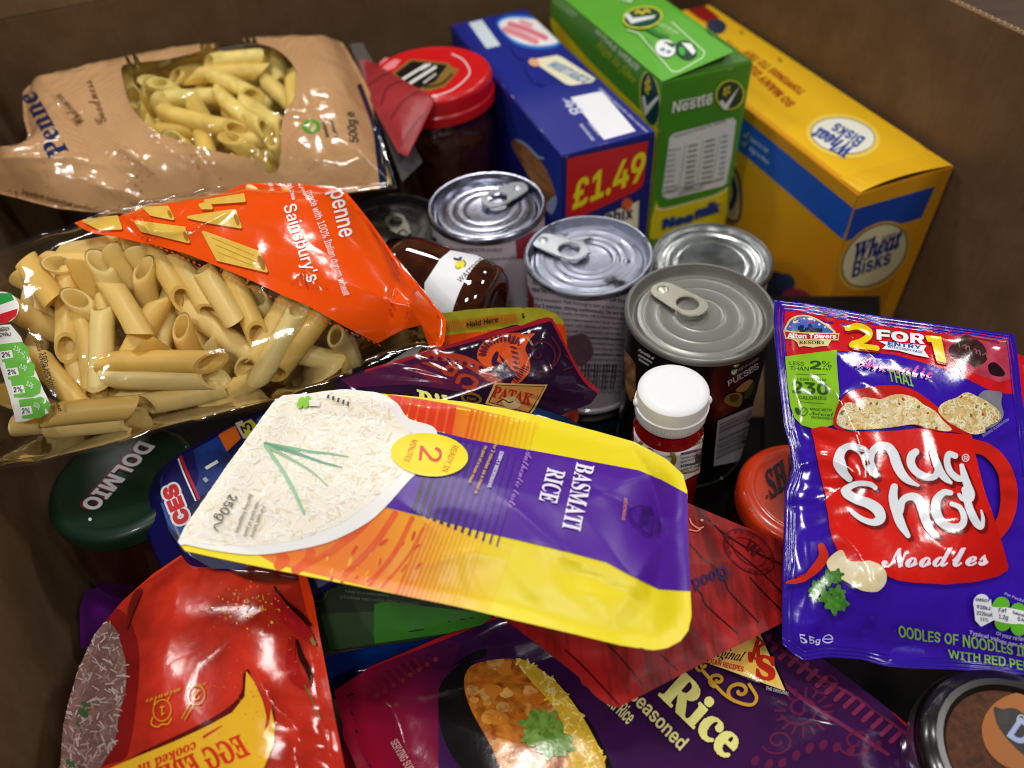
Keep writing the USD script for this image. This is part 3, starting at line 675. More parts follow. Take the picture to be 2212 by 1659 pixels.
RW = fr(1500, 1250, 600, 1659)
ink(osf, oj, 'date_stamp', [(T('19 03 21', (1205, 190), (1350, 310), 22, RW, kind='mono'), 'b9937a')], M_CARTON, lift=.0003)
# glass jar with brown contents, bottom right
GC = at(2210, 1640, .135); GR = .0375
gj = thing('glass_jar', 'glass jar of brown contents with an orange lid label, bottom right corner', 'jar')
putm(gj, 'lid_rim', revolve(GC, UP, [(GR - .0105, -.0016), (GR - .010, -.001), (GR - .0085, .0008), (GR - .006, .001), (GR - .004, -.0006), (GR - .0015, -.0015), (GR, -.004), (GR, -.016), (GR - .0015, -.018)], 96), plain('dark_glossy_lid', '16110e', 0.22, 0.5, coat=.3), 40)
putm(gj, 'contents', revolve(GC, UP, [(0, -.0013), (GR - .0102, -.0013), (GR - .009, -.006), (GR - .0085, -.02), (GR - .0035, -.024), (GR - .003, -GC[2] + .010), (0, -GC[2] + .009)], 64), plain('brown_granules', '4a2814', 0.7, 0.3, bump=1.0, bscale=420, var=0.4, vscale=300, dist=0.0012), 40)
putm(gj, 'glass_body', revolve(GC, UP, [(GR - .002, -.0185), (GR, -.022), (GR, -GC[2] + .009), (GR - .003, -GC[2] + .0065), (0, -GC[2] + .0065)], 64), M_GLASS, 40)
putm(gj, 'lid_band', revolve(GC, UP, [(GR + .0004, -.006), (GR + .0012, -.008), (GR + .0012, -.013), (GR + .0004, -.015)], 96), M_TIN, 40)
M3 = fr(1990, 1460, 660, 2074)
gsf = lidsurf(GC, GR, -.001)
ink(gsf, gj, 'lid_label', [(EL(2120, 1370, 390, 330, 8, M3), '965407')], M_PAPER)
ink(gsf, gj, 'label_emblem', [(SM([(1830, 1165), (1900, 1180), (2000, 1175), (2120, 1260), (2300, 1420), (2360, 1560), (2250, 1640), (2080, 1560), (1960, 1450), (1870, 1330), (1840, 1250)], M3), '15100e'), (EL(1905, 1245, 55, 60, 30, M3), '2a211c')], M_PAPER)
ink(gsf, gj, 'label_lettering', [(T('Di', (1930, 1400), (2120, 1530), 190, M3, wt=800), '8fa0c8'), (T('C', (2000, 1270), (2050, 1305), 70, M3, wt=600), 'a9a9a9')], M_PAPER)
# ------------------------------------------------------------------ cereal cartons
def carton(name, label, FL, w, l, col, z0=.0065, yaw=YAW, r=.0008):
    """Upright carton: FL is the near left top corner; returns its printed faces (front end, long left side, top)."""
    root = thing(name, label, 'cereal box')
    U = np.array([math.cos(yaw), math.sin(yaw), 0]); V = np.array([-U[1], U[0], 0])
    h = FL[2] - z0
    q = sbox(0, 0, w, l).buffer(-r).buffer(r, quad_segs=3)
    O = FL - UP * h
    m = extr(q, h, O, U, V, r * .8)
    c = srgb(col)
    v, f, n = meshkit.arrays(m, 30)
    put(root, 'carton_body', v, f, M_CARTON, n, np.tile(c, (len(v), 1)))
    e = .0001
    front = flat(FL - V * e, FL + U * w - V * e, FL + U * w - UP * h - V * e, FL - UP * h - V * e)
    side = flat(FL - U * e + V * l, FL - U * e, FL - U * e - UP * h, FL - U * e + V * l - UP * h)
    top = flat(FL + UP * e, FL + U * w + UP * e, FL + U * w + V * l + UP * e, FL + V * l + UP * e)
    for s in (front, side, top):
        s.clip = s.clip.buffer(-.0004); s.root = root; s.FL, s.U, s.V = FL, U, V
    return root, front, side, top
WB = fr(1600, 0, 1050, 1936)
# dark blue carton
wr, wf, wsd, wt_ = carton('cereal_carton', 'dark blue cereal carton with a red £1.49 price panel', at(1213, 338, .205), .0665, .226, '1b2282')
nv = '1a2384'
ink(wt_, wr, 'printed_panel', [(PL([(560, 60), (1060, 30), (1660, 740), (1160, 860)], BX), mix2('1b2a90', '16207c', lambda p: (p[:, :1] - 990) / 420))], M_CARTON)
ink(wt_, wr, 'white_panels', [(PL([(1195, 525), (1365, 490), (1545, 705), (1375, 752)], BX), 'eeeef4'), (PL([(648, 125), (720, 108), (820, 245), (745, 262)], BX), 'd9e6ec')], M_CARTON)
ink(wt_, wr, 'brand_badge', [(SM([(800, 130), (860, 85), (990, 90), (1060, 120), (1140, 215), (1110, 255), (985, 262), (880, 225)], BX), '2e7fd8'), (SM([(812, 135), (865, 100), (985, 104), (1050, 130), (1126, 212), (1100, 240), (990, 246), (885, 212)], BX), 'f3eef2')], M_CARTON)
ink(wt_, wr, 'badge_lettering', [(ST([(845, 160), (930, 190), (1010, 225)], 34, BX, False), 'e58e98'), (ST([(870, 132), (960, 160), (1060, 205)], 30, BX, False), 'e07c88'), (ST([(930, 118), (985, 138)], 22, BX, False), 'e9a0a8')], M_CARTON)
ink(wt_, wr, 'cream_tag', [(PL([(975, 325), (1120, 300), (1150, 310), (1330, 425), (1310, 445), (1200, 462), (1170, 455), (1010, 345)], BX), 'efe9c9'), (EL(1000, 338, 30, 20, 20, BX), 'e8b080')], M_CARTON)
ink(wt_, wr, 'tag_lettering', [(T('WEETABIX', (1060, 352), (1262, 452), 62, BX, up=(.86, -.28), wt=900), '5b86b6')], M_CARTON)
ink(wt_, wr, 'lettering', [(T('48', (1150, 548), (1205, 622), 70, BX, up=(.95, -.2), wt=700), 'd3d6f0'), (T('best before', (1150, 535), (1195, 590), 16, BX, up=(.95, -.2)), 'b9bce0'), (T('biscuits whole wheat', (1240, 672), (1310, 760), 24, BX, up=(.95, -.2)), 'c9ccea'), (T('suitable for', (1285, 660), (1345, 735), 18, BX, up=(.95, -.2)), 'b9bce0'),
    (T('please recycle this carton', (1345, 480), (1600, 715), 18, BX, up=(.95, -.2)), 'b9bce0')], M_CARTON)
ink(wt_, wr, 'flap_line', [(ST([(870, 255), (905, 310), (945, 330), (955, 385), (1000, 450), (1060, 462)], 5, BX), '10175c')], M_CARTON)
ink(wf, wr, 'printed_panel', [(PL([(1140, 850), (1650, 735), (1600, 1260), (1160, 1350)], BX), '1c2070')], M_CARTON)
ink(wf, wr, 'price_panel', [(PL([(1178, 852), (1612, 757), (1590, 960), (1578, 1000), (1540, 1030), (1170, 1200)], BX), 'd01f1f')], M_CARTON)
ink(wf, wr, 'price_lettering', [(T('£1.49', (1204, 1128), (1588, 960), 158, BX, up=(.10, -.99), wt=800), 'f4e21a')], M_CARTON)
ink(wf, wr, 'brand_tag', [(PL([(1385, 1150), (1545, 1085), (1562, 1075), (1555, 1230), (1300, 1290)], BX), 'efe6c0'), (EL(1497, 1096, 28, 34, 20, BX), 'e0602a')], M_CARTON)
ink(wf, wr, 'brand_lettering', [(T('abix', (1380, 1200), (1528, 1172), 70, BX, up=(.05, -1), wt=900), '20265e'), (EL(1544, 1082, 5, 5, 0, BX), '555'*2)], M_CARTON)
ink(wsd, wr, 'printed_panel', [(PL([(580, 120), (1140, 850), (1170, 1180), (1090, 1180), (860, 700)], BX), mix2('1a2690', '2440a8', lambda p: (p[:, 1:] - 200) / 260))], M_CARTON)
ink(wsd, wr, 'cereal_bowl_picture', [(SM([(880, 780), (910, 745), (970, 790), (1060, 900), (1115, 1040), (1110, 1090), (1070, 1090), (1010, 1010), (940, 890)], BX), mix2('7c4420', 'c08a58', lambda p: noise_px(10, 5)(p) * 1.9 - .45))], M_CARTON)
ink(wsd, wr, 'splash_picture', [(SM([(1075, 1085), (1115, 1050), (1122, 1090), (1095, 1150), (1060, 1110)], BX), 'aac4e8'), (ST([(905, 750), (960, 780), (1020, 840), (1050, 850)], 12, BX), '9ab4de')], M_CARTON)
# green and yellow carton
nr, nf, nsd, nt = carton('cereal_carton', 'green and yellow cereal carton with a nutrition table on its end', at(1431, 181, .225), .0685, .186, '58992c')
gr1, gr2 = '4f9a28', '3e8420'
ink(nt, nr, 'printed_panel', [(PL([(1240, -60), (1700, -90), (2160, 320), (1690, 450)], BX), mix2('66b83a', '4fa02a', lambda p: (p[:, :1] - 1250) / 400))], M_CARTON)
# raised lid flap
FLn = nf.FL; Un, Vn = nf.U, nf.V
A0, B0 = FLn + Vn * .0005 + UP * .0012, FLn + Un * .054 + Vn * .003 + UP * .0085
A1, B1 = FLn + Vn * .184 + UP * .0010, FLn + Un * .060 + Vn * .184 + UP * .0020
flap = flat(A0, B0, B1, A1); flap.root = nr
q = trimesh.Trimesh(np.vstack([A0, B0, B1, A1, A0 - UP * .0005, B0 - UP * .0005, B1 - UP * .0005, A1 - UP * .0005]), [[0, 1, 2], [0, 2, 3], [4, 6, 5], [4, 7, 6], [0, 4, 5], [0, 5, 1], [1, 5, 6], [1, 6, 2], [2, 6, 7], [2, 7, 3], [3, 7, 4], [3, 4, 0]], process=False)
put(nr, 'lid_flap', q.vertices[q.faces.ravel()], np.arange(36).reshape(-1, 3), M_CARTON, None, np.tile(srgb('5fae34'), (36, 1)))
C0 = FLn + Un * .0675 + Vn * .001 + UP * .0012
q2 = np.vstack([FLn + Un * .0675 + Vn * .001 + UP * .0006, FLn + Un * .012 + Vn * .002 + UP * .0010, FLn + Un * .052 + Vn * .012 + UP * .0055, FLn + Un * .0675 + Vn * .06 + UP * .0014])
put(nr, 'dust_flap', q2, [[0, 2, 1], [0, 3, 2]], M_CARTON, None, np.tile(srgb('4a7a2c'), (4, 1)))
ink(flap, nr, 'flap_print', [(ST([(1500, 160), (1560, 180), (1740, 385), (1775, 385), (1905, 310), (1915, 280), (1740, 120)], 7, BX, False), 'c8e6b0'), (T('WHOLE GRAIN', (1640, 125), (1740, 190), 20, BX, up=(.9, -.4)), '9fd27c'), (ST([(1610, 150), (1670, 185), (1710, 200)], 24, BX), '2f7c28'), (ST([(1600, 205), (1625, 235)], 5, BX), '2f7c28'),
    (T('is in the box', (1680, 130), (1770, 185), 16, BX, up=(.9, -.4)), 'c8e6b0'), (T('THINK', (1448, 0), (1520, 20), 30, BX, up=(.5, -.8)), 'd8eecb')], M_CARTON)
tb_ = ink(flap, nr, 'tick_badge', [(EL(1582, 96, 108, 60, -8, BX), 'd2d63a'), (EL(1582, 96, 98, 52, -8, BX), '0e4a36')], M_CARTON)
ink(flap, tb_, 'tick', [(PL([(1482, 78), (1510, 76), (1530, 100), (1655, 84), (1640, 100), (1520, 130)], BX), 'e6ecea'), (ST([(1545, 72), (1560, 62), (1580, 76), (1598, 58), (1620, 66)], 13, BX), 'd9c832')], M_CARTON)
ink(flap, nr, 'cartoon_globes', [(EL(1705, 262, 55, 46, 20, BX), 'eef2ee'), (EL(1815, 272, 62, 48, 30, BX), '17402c')], M_CARTON)
ink(flap, nr, 'globe_shapes', [(PL([(1690, 225), (1760, 240), (1745, 262), (1712, 240)], BX), '17402c'), (PL([(1790, 232), (1842, 238), (1868, 280), (1852, 300)], BX), 'eef2ee'), (SM([(1775, 265), (1800, 255), (1810, 290), (1790, 300)], BX), '3fae3f'), (EL(1690, 270, 14, 9, 0, BX), '5a8a9a'), (EL(1722, 282, 12, 9, 0, BX), '5a8a9a')], M_CARTON)
ink(nt, nr, 'black_lettering', [(T('OPEN HERE PUSH TAB', (1905, 205), (2060, 320), 24, BX, up=(.8, -.5), wt=700), '173b10'), (T('CLOSE', (1850, 160), (1900, 185), 20, BX, up=(.8, -.5)), '173b10')], M_CARTON)
ink(nf, nr, 'printed_panel', [(PL([(1685, 450), (2160, 330), (2050, 900), (2030, 1000), (1960, 1040), (1690, 1115), (1650, 1100), (1660, 1000)], BX), mix2('4c9a26', '3f8a20', lambda p: noise_px(30, 6)(p)))], M_CARTON)
ink(nf, nr, 'yellow_panel', [(PL([(1600, 1280), (1656, 1075), (1668, 1112), (1700, 1120), (1960, 1050), (2040, 1010), (2030, 1300)], BX), 'e6d41c'), (ST([(1650, 1110), (1700, 1122), (1960, 1052), (2038, 1010)], 8, BX), 'f2eeb0')], M_CARTON)
tb_ = ink(nf, nr, 'nutrition_table', [(PL([(1725, 742), (1745, 718), (2065, 632), (2084, 648), (2060, 830), (2030, 985), (2005, 1000), (1720, 1068), (1690, 1055), (1686, 1030)], BX), 'e8eae6')], M_CARTON)
tb = [(T('Reference Intake for Adults', (1752, 740), (2030, 655), 15, BX, wt=600), '5a625a')]
for k in range(9):
    y = 790 + k * 28
    tb += [(ST([(1715 - k * 3, y + 18), (1715 - k * 3 + rng.integers(20, 70), y + 18 - 8)], 6, BX), '8a908a'), (ST([(1830 - k * 3, y - 4), (1872 - k * 3, y - 14)], 10, BX), '858b86'), (ST([(1920 - k * 3, y - 30), (1968 - k * 3, y - 42)], 10, BX), '858b86'), (ST([(2010 - k * 3, y - 55), (2035 - k * 3, y - 62)], 9, BX), '80a0a4')]
tb += [(ST([(1810, 770), (1775, 1000)], 3, BX), '9aa09a'), (ST([(1902, 750), (1870, 985)], 3, BX), '9aa09a'), (ST([(1992, 725), (1955, 950)], 3, BX), '9aa09a'), (T('This pack contains servings of cereal', (1705, 1030), (1990, 965), 13, BX), '5a625a'), (T('made with whole grain', (1770, 1040), (1905, 1005), 13, BX), '5a625a')]
ink(nf, tb_, 'table_print', tb, M_CARTON)
ink(nf, nr, 'brand_lettering', [(T('Nestlé', (1735, 605), (1950, 555), 62, BX, up=(.10, -1), wt=800), 'e9efe6'), (ST([(1775, 540), (1950, 505)], 7, BX), 'e9efe6')], M_CARTON)
tb_ = ink(nf, nr, 'tick_badge', [(EL(2046, 506, 78, 82, 20, BX), 'c9cf42'), (EL(2046, 506, 68, 73, 20, BX), '0f4030')], M_CARTON)
ink(nf, tb_, 'tick', [(PL([(1988, 540), (2008, 532), (2020, 556), (2098, 458), (2030, 585), (2012, 585)], BX), 'e6ecea'), (ST([(2022, 515), (2026, 480), (2034, 462)], 7, BX), 'c9b832'), (EL(2014, 498, 8, 11, 0, BX), 'c9b832'), (EL(2038, 490, 8, 11, 0, BX), 'c9b832'), (EL(2018, 475, 8, 10, 0, BX), 'c9b832'), (EL(2040, 466, 8, 10, 0, BX), 'c9b832')], M_CARTON)
ink(nf, nr, 'name_lettering', [(T('mik', (1860, 1170), (1990, 1130), 62, BX, up=(.08, -1), wt=900, dil=.05), '1f3f8c'), (T('Nes', (1685, 1225), (1850, 1180), 52, BX, up=(.08, -1), wt=900, dil=.05), '1f3f8c')], M_CARTON)
ink(nsd, nr, 'printed_panel', [(PL([(1030, -80), (1250, -80), (1690, 450), (1690, 690), (1640, 670)], BX), mix2('4f9f2c', '479226', lambda p: noise_px(40, 8)(p)))], M_CARTON)
ink(nsd, nr, 'yellow_panel', [(PL([(1000, -60), (1020, 10), (1120, 120), (1300, 330), (1470, 500), (1590, 610), (1690, 720), (1660, 1100), (1600, 1280), (1560, 1150)], BX), mix2('ead81e', 'e0a818', lambda p: np.exp(-((p[:, :1] - 1215) / 12) ** 2)))], M_CARTON)
ink(nsd, nr, 'lettering', [(T('WHOLE GRAIN', (1322, 170), (1548, 382), 42, BX, up=(.62, -.78), wt=800), 'c9dfb8'), (T('high in fibre', (1335, 250), (1535, 455), 46, BX, up=(.5, -.86), kind='bolditalic'), 'b6bf20'), (ST([(1130, 0), (1210, 60)], 60, BX, False), '7fb860')], M_CARTON)
tb_ = ink(nsd, nr, 'tick_badge', [(EL(1624, 532, 56, 152, -6, BX), 'c9cf42'), (EL(1624, 532, 48, 142, -6, BX), '0d4540')], M_CARTON)
ink(nsd, tb_, 'tick', [(PL([(1580, 520), (1596, 512), (1606, 570), (1668, 512), (1668, 530), (1604, 618), (1596, 618)], BX), 'e6ecea'), (ST([(1612, 505), (1610, 440), (1616, 410)], 9, BX), 'c9b832'), (EL(1603, 480, 8, 16, 0, BX), 'c9b832'), (EL(1622, 470, 8, 16, 0, BX), 'c9b832'), (EL(1603, 445, 7, 15, 0, BX), 'c9b832'), (EL(1620, 435, 7, 15, 0, BX), 'c9b832')], M_CARTON)
# yellow carton
yr, yf, ysd, yt = carton('cereal_carton', 'yellow wheat biscuit carton with a blue band against the right box wall', wbFL, .0745, .30, 'dc9a1a')
ye = lambda a, b: mix2(a, b, lambda p: (p[:, 1:] - 150) / 420)
ink(yt, yr, 'printed_panel', [(PL([(-60, -300), (480, -300), (1540, 790), (1150, 910), (600, 480)], WB), mix2('e9b414', 'f0c020', lambda p: noise_px(120, 3)(p)))], M_CARTON)
ink(yt, yr, 'berry_picture', [(SM([(310, 20), (370, 5), (440, 50), (480, 90), (430, 110), (370, 80)], WB), mix2('b02018', '7c1414', noise_px(8, 2))), (SM([(420, 115), (470, 90), (515, 120), (500, 158), (450, 160)], WB), mix2('1c2030', '3c4868', noise_px(8, 3))), (EL(590, 157, 12, 8, 40, WB), 'b07a10'), (EL(772, 288, 12, 9, 50, WB), '9a7a14')], M_CARTON)
ink(yt, yr, 'lettering', [(T('SO MANY DIFFERENT', (848, 498), (520, 190), 44, WB, up=(-.78, .34), wt=900), '9c2c10'), (T('TOPPINGS TO TRY', (900, 440), (625, 238), 40, WB, up=(-.80, .30), wt=900), '9c2c10')], M_CARTON)
tb_ = ink(yt, yr, 'brand_badge', [(EL(1072, 652, 178, 104, 10, WB), 'f4d050'), (EL(1072, 650, 154, 86, 8, WB), '23357a'), (EL(1072, 650, 150, 82, 8, WB), 'efeedd')], M_CARTON)
ink(yt, tb_, 'brand_lettering', [(T('Wheat', (1125, 705), (955, 605), 74, WB, up=(-.55, .62), kind='bolditalic', dil=.03), '22429a'), (T('Bisks', (1182, 662), (1045, 588), 66, WB, up=(-.62, .60), wt=800), '22429a'), (T('100%', (1035, 658), (975, 622), 22, WB, up=(-.55, .62)), '22429a')], M_CARTON)
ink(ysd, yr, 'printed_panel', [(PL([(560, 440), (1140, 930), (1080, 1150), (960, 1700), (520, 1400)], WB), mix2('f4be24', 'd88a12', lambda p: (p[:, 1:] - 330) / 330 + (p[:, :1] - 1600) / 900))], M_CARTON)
ink(ysd, yr, 'top_panel', [(PL([(590, 460), (1145, 920), (1128, 1000), (600, 565)], WB), mix2('dfa41a', 'd6941a', noise_px(90, 3)))], M_CARTON)
ink(ysd, yr, 'blue_band', [(PL([(560, 540), (600, 565), (1128, 1000), (1082, 1152), (575, 715), (520, 660)], WB), mix2('2068d8', '1856c0', lambda p: (p[:, :1] - 1600) / 240))], M_CARTON)
ink(ysd, yr, 'band_lettering', [(T('Low in fat', (628, 668), (712, 732), 22, WB, up=(.35, -.93)), 'cfe0f4'), (T('High in fibre', (625, 718), (715, 785), 22, WB, up=(.35, -.93)), 'cfe0f4'), (ST([(600, 640), (612, 655), (625, 632)], 6, WB, False), 'd8d43a'), (ST([(592, 680), (604, 696), (618, 672)], 6, WB, False), 'd8d43a')], M_CARTON)
ink(ysd, yr, 'side_badge', [(SM([(520, 830), (560, 800), (592, 900), (585, 1040), (540, 1060), (505, 1000)], WB), '2a2a4a'), (SM([(520, 850), (555, 820), (580, 905), (575, 1030), (540, 1048), (505, 1000)], WB), 'e2c888'), (ST([(545, 850), (560, 920), (540, 990)], 24, WB), '2a2a5a')], M_CARTON)
ink(ysd, yr, 'berries_picture', [(EL(740, 1370, 85, 75, 0, WB), mix2('141a2c', '2c3858', noise_px(9, 3))), (EL(800, 1350, 45, 45, 0, WB), mix2('1c2440', '3a4a78', noise_px(9, 8))), (EL(860, 1440, 85, 60, 20, WB), mix2('7c2030', 'b8405a', noise_px(9, 4))), (PL([(750, 1440), (980, 1480), (940, 1650), (740, 1600)], WB), 'b06a10')], M_CARTON)
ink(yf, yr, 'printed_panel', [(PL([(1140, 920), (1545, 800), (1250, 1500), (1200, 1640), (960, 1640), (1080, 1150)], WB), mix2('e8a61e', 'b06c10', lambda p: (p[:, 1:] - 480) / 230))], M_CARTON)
ink(yf, yr, 'blue_band', [(PL([(1127, 1000), (1512, 890), (1445, 1040), (1082, 1152)], WB), '184cb0')], M_CARTON)
tb_ = ink(yf, yr, 'brand_badge', [(EL(1222, 1222, 200, 132, -42, WB), 'd9a83a'), (EL(1222, 1220, 182, 122, -42, WB), '2a2438'), (EL(1222, 1219, 176, 116, -42, WB), 'e0d6aa')], M_CARTON)
ink(yf, tb_, 'brand_lettering', [(T('Wheat', (1120, 1255), (1345, 1178), 95, WB, up=(.14, -1), kind='bolditalic', dil=.035), '22307c'), (T('Bisks', (1112, 1328), (1295, 1258), 78, WB, up=(.14, -1), wt=800), '22307c'), (T('100%', (1255, 1150), (1330, 1128), 22, WB, up=(.14, -1)), '22307c')], M_CARTON)
ink(yf, yr, 'small_print', [(T('biscuits made with whole wheat', (1000, 1520), (1240, 1440), 16, WB), '5a3408'), (T('and fortified with vitamins', (1000, 1552), (1220, 1480), 16, WB), '5a3408')], M_CARTON)
# lid flap of the yellow carton: a folded tongue with a torn dark gap
F2 = wbFL; U2, V2 = yf.U, yf.V
t_ = np.linspace(0, 1, 13)
a_ = F2 + U2 * (.0015 + .0715 * t_[:, None]) + V2 * .0005 + UP * (.0008 + .0034 * np.sin(np.pi * t_[:, None] ** .8))
b_ = a_ + V2 * .020 - UP * (.0003 + .0033 * np.sin(np.pi * t_[:, None] ** .8))
P_ = np.vstack([a_, b_]); n_ = len(t_); i_ = np.arange(n_ - 1)
put(yr, 'lid_flap', P_, np.vstack([np.c_[i_, i_ + 1, i_ + n_], np.c_[i_ + 1, i_ + n_ + 1, i_ + n_]]), M_CARTON, None, np.tile(srgb('e9b418'), (2 * n_, 1)))

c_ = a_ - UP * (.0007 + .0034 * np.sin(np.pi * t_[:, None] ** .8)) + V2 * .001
put(yr, 'inner_flap', np.vstack([a_ + V2 * .001 - UP * .0002, c_]), np.vstack([np.c_[i_, i_ + n_, i_ + 1], np.c_[i_ + 1, i_ + n_, i_ + n_ + 1]]), M_CARTON, None, np.tile(srgb('4a3418'), (2 * n_, 1)))  # dark brown strip under the flap edge: shade of the gap put into its colour
# whitened, rubbed edges of the cartons
def wear(face, root, n, seed, w0=.0007):
    r_ = np.random.default_rng(seed); sh = []
    W_, H_ = face.W, face.H
    for k in range(n):
        e = r_.integers(0, 3); ln = r_.uniform(.0012, .007); wd = r_.uniform(.0002, w0)
        if e == 0: u, v, du, dv = r_.uniform(0, W_), 0, ln, wd
        elif e == 1: u, v, du, dv = 0, r_.uniform(0, min(H_, .13)), wd, ln
        else: u, v, du, dv = W_ - wd, r_.uniform(0, min(H_, .13)), wd, ln
        pts = [(u + du * a + r_.normal(0, wd * .25), v + dv * b + r_.normal(0, wd * .25)) for a, b in ((0, 0), (.4, -.1), (1, 0), (.9, .8), (.5, 1.1), (.1, .9))]
        sh.append((Polygon(pts).buffer(.00005), ['d8cfc0', 'c9bda8', 'e2dccf'][k % 3]))
    ink(face, root, 'rubbed_edges', sh, M_PAPER, uvspace=True)
for fc, rt_, n_, sd in ((wf, wr, 14, 1), (wt_, wr, 12, 2), (nf, nr, 16, 3), (nsd, nr, 10, 4), (yf, yr, 18, 5), (yt, yr, 14, 6), (ysd, yr, 10, 7)): wear(fc, rt_, n_, sd)
ink(yf, yr, 'torn_corner', [(PL([(1128, 895), (1150, 885), (1160, 905), (1148, 925), (1140, 945), (1130, 925)], WB), 'cbb896')], M_PAPER)
# ------------------------------------------------------------------ soft packets
# ---- basmati rice pouch
B0_, B2_ = fr(450, 950, 1400, 2212), fr(1060, 1000, 740, 2212)
bas = pouch('rice_pouch', 'yellow and purple basmati rice pouch lying on top of the other packets', 'food pouch',
    [(600, 848, .205), (1475, 1020, .19), (1492, 1400, .185), (385, 1185, .2)],
    [(385, 1172), (400, 1140), (490, 1010), (590, 872), (612, 856), (650, 853), (700, 845), (740, 842), (800, 848), (900, 857), (1000, 868), (1090, 882), (1190, 905), (1290, 932), (1370, 955), (1440, 992), (1475, 1025), (1484, 1060), (1486, 1180), (1493, 1330), (1486, 1362), (1470, 1384), (1440, 1400), (1412, 1404), (1392, 1402), (1388, 1396), (1380, 1400), (1340, 1394), (1200, 1360), (1000, 1313), (800, 1272), (640, 1240), (500, 1212), (400, 1190)],
    M_SATIN, 'ecd91e', thick=.0125, seal=.0045, L=.022, wr=.0012, wscale=.042, seed=3, fine=.00015, sealwr=.0006,
    bend=lambda u, v: .004 * np.sin(np.pi * np.clip(u, 0, 1)) - .004 * np.clip((u - .8) / .2, 0, 1) ** 2,
    creases=[([(1180, 1010), (1300, 1060), (1400, 1110), (1480, 1120)], -.0018, .006), ([(1330, 1330), (1390, 1230), (1440, 1150)], .0018, .006), ([(1200, 1220), (1290, 1250), (1420, 1320)], -.0018, .006), ([(610, 870), (720, 905), (830, 915)], .0014, .003), ([(1090, 1080), (1180, 1160), (1260, 1230)], .0010, .002), ([(860, 1080), (940, 1150), (960, 1230)], .0009, .0018), ([(1080, 1170), (1220, 1200), (1330, 1260)], .0008, .002), ([(1360, 960), (1410, 1050), (1430, 1120)], .0022, .005), ([(1405, 1040), (1425, 1130), (1418, 1240), (1380, 1340)], -.0016, .005), ([(1240, 1270), (1300, 1300), (1330, 1360)], .0014, .004), ([(900, 1230), (1000, 1200), (1090, 1210)], .0010, .003)])
red1, ora = 'd8401c', 'eca02a'
fade = lambda x0, x1: (lambda p: (p[:, :1] - x0) / (x1 - x0))
# orange-red printed bands that fade into the yellow
ink(bas, bas.root, 'striped_band', [
    (PL([(870, 112), (1000, 130), (1180, 160), (1500, 235), (1460, 300), (1440, 345), (1210, 300), (1050, 250), (960, 200)], B0_), mix2('e0521c', 'ecd01e', fade(960, 1150))),
    (PL([(340, 765), (480, 745), (640, 690), (760, 625), (850, 572), (1120, 640), (1390, 720), (1360, 820), (1290, 1005), (900, 925), (520, 835), (400, 800)], B0_), mix2('e67a22', 'ecd01e', fade(800, 1070)))], M_SATIN)
st = []
for i, x in enumerate([905, 940, 975, 1012, 1052, 1092, 1130]):                               # upper stripes
    st.append((PL([(x, 122 + (x - 905) * .15), (x + 26, 126 + (x - 905) * .15), (x + 6, 205 + (x - 905) * .34), (x - 22, 196 + (x - 905) * .34)], B0_), 'd6361a'))
for i, x in enumerate(range(1215, 1480, 22)):
    wdt = max(3, 13 - i * .9)
    st.append((PL([(x, 172 + (x - 1215) * .2), (x + wdt, 174 + (x - 1215) * .2), (x - 30 + wdt, 300 + (x - 1215) * .2), (x - 30, 298 + (x - 1215) * .2)], B0_), mix2('de5a1e', 'eab822', fade(1010, 1140))))
for (x0, y0, x1, y1, w) in [(830, 580, 640, 760, 30), (905, 600, 700, 850, 26), (975, 620, 800, 890, 20), (1020, 660, 850, 900, 12), (700, 700, 560, 800, 24), (560, 760, 500, 830, 40), (440, 775, 430, 810, 44)]:
    st.append((ST([(x0, y0), ((x0 + x1) / 2 + 18, (y0 + y1) / 2), (x1, y1)], w, B0_), mix2('d8401a', 'e4701e', noise_px(14, 4))))
for i in range(15):
    x = 1030 + i * 17
    st.append((PL([(x, 625 + i * 4.5), (x + max(3, 11 - i * .6), 627 + i * 4.5), (x - 130 + i * 2 + max(3, 10 - i * .6), 945 + i * 5), (x - 130 + i * 2, 942 + i * 5)], B0_), mix2('dc4a1c', 'eabf22', fade(840, 1060))))
for i in range(26):                                                                            # rough wood-block specks
    cx, cy = rng.uniform(560, 1010), rng.uniform(690, 900)
    st.append((affinity.rotate(EL(cx, cy, rng.uniform(10, 26), rng.uniform(3, 8), rng.uniform(100, 150), B0_), 0), 'd2401a' if i % 3 else 'ecaa2c'))
ink(bas, bas.root, 'wood_block_stripes', st, M_SATIN, jit=.00006)
for t_i, s_i in enumerate([[(575, 830), (600, 820), (625, 838)], [(1140, 205), (1150, 260), (1175, 285)]]):
    pass
# purple panel
pur = mix2('47148e', '561c9e', noise_px(160, 5))
ink(bas, bas.root, 'purple_panel', [(PL([(1060, 262), (1220, 300), (1500, 350), (1900, 425), (1990, 462), (2098, 520), (2106, 700), (2112, 918), (1980, 910), (1860, 850), (1770, 800), (1560, 745), (1260, 675), (1060, 622), (855, 572), (900, 520), (960, 450), (1000, 420), (1050, 330)], B0_), pur)], M_SATIN)
dk = []
for i in range(13):
    x = 20 + i * 55; w_ = max(6, 36 - i * 2.4)
    dk.append((PL([(x + 190, 370 + i * 16), (x + 190 + w_, 374 + i * 16), (x - 10 + w_, 985 + i * 22), (x - 10, 975 + i * 22)], B2_), mix2('1e1040', '431a86', fade(900, 1120))))
ink(bas, bas.root, 'dark_stripes', dk, M_SATIN)
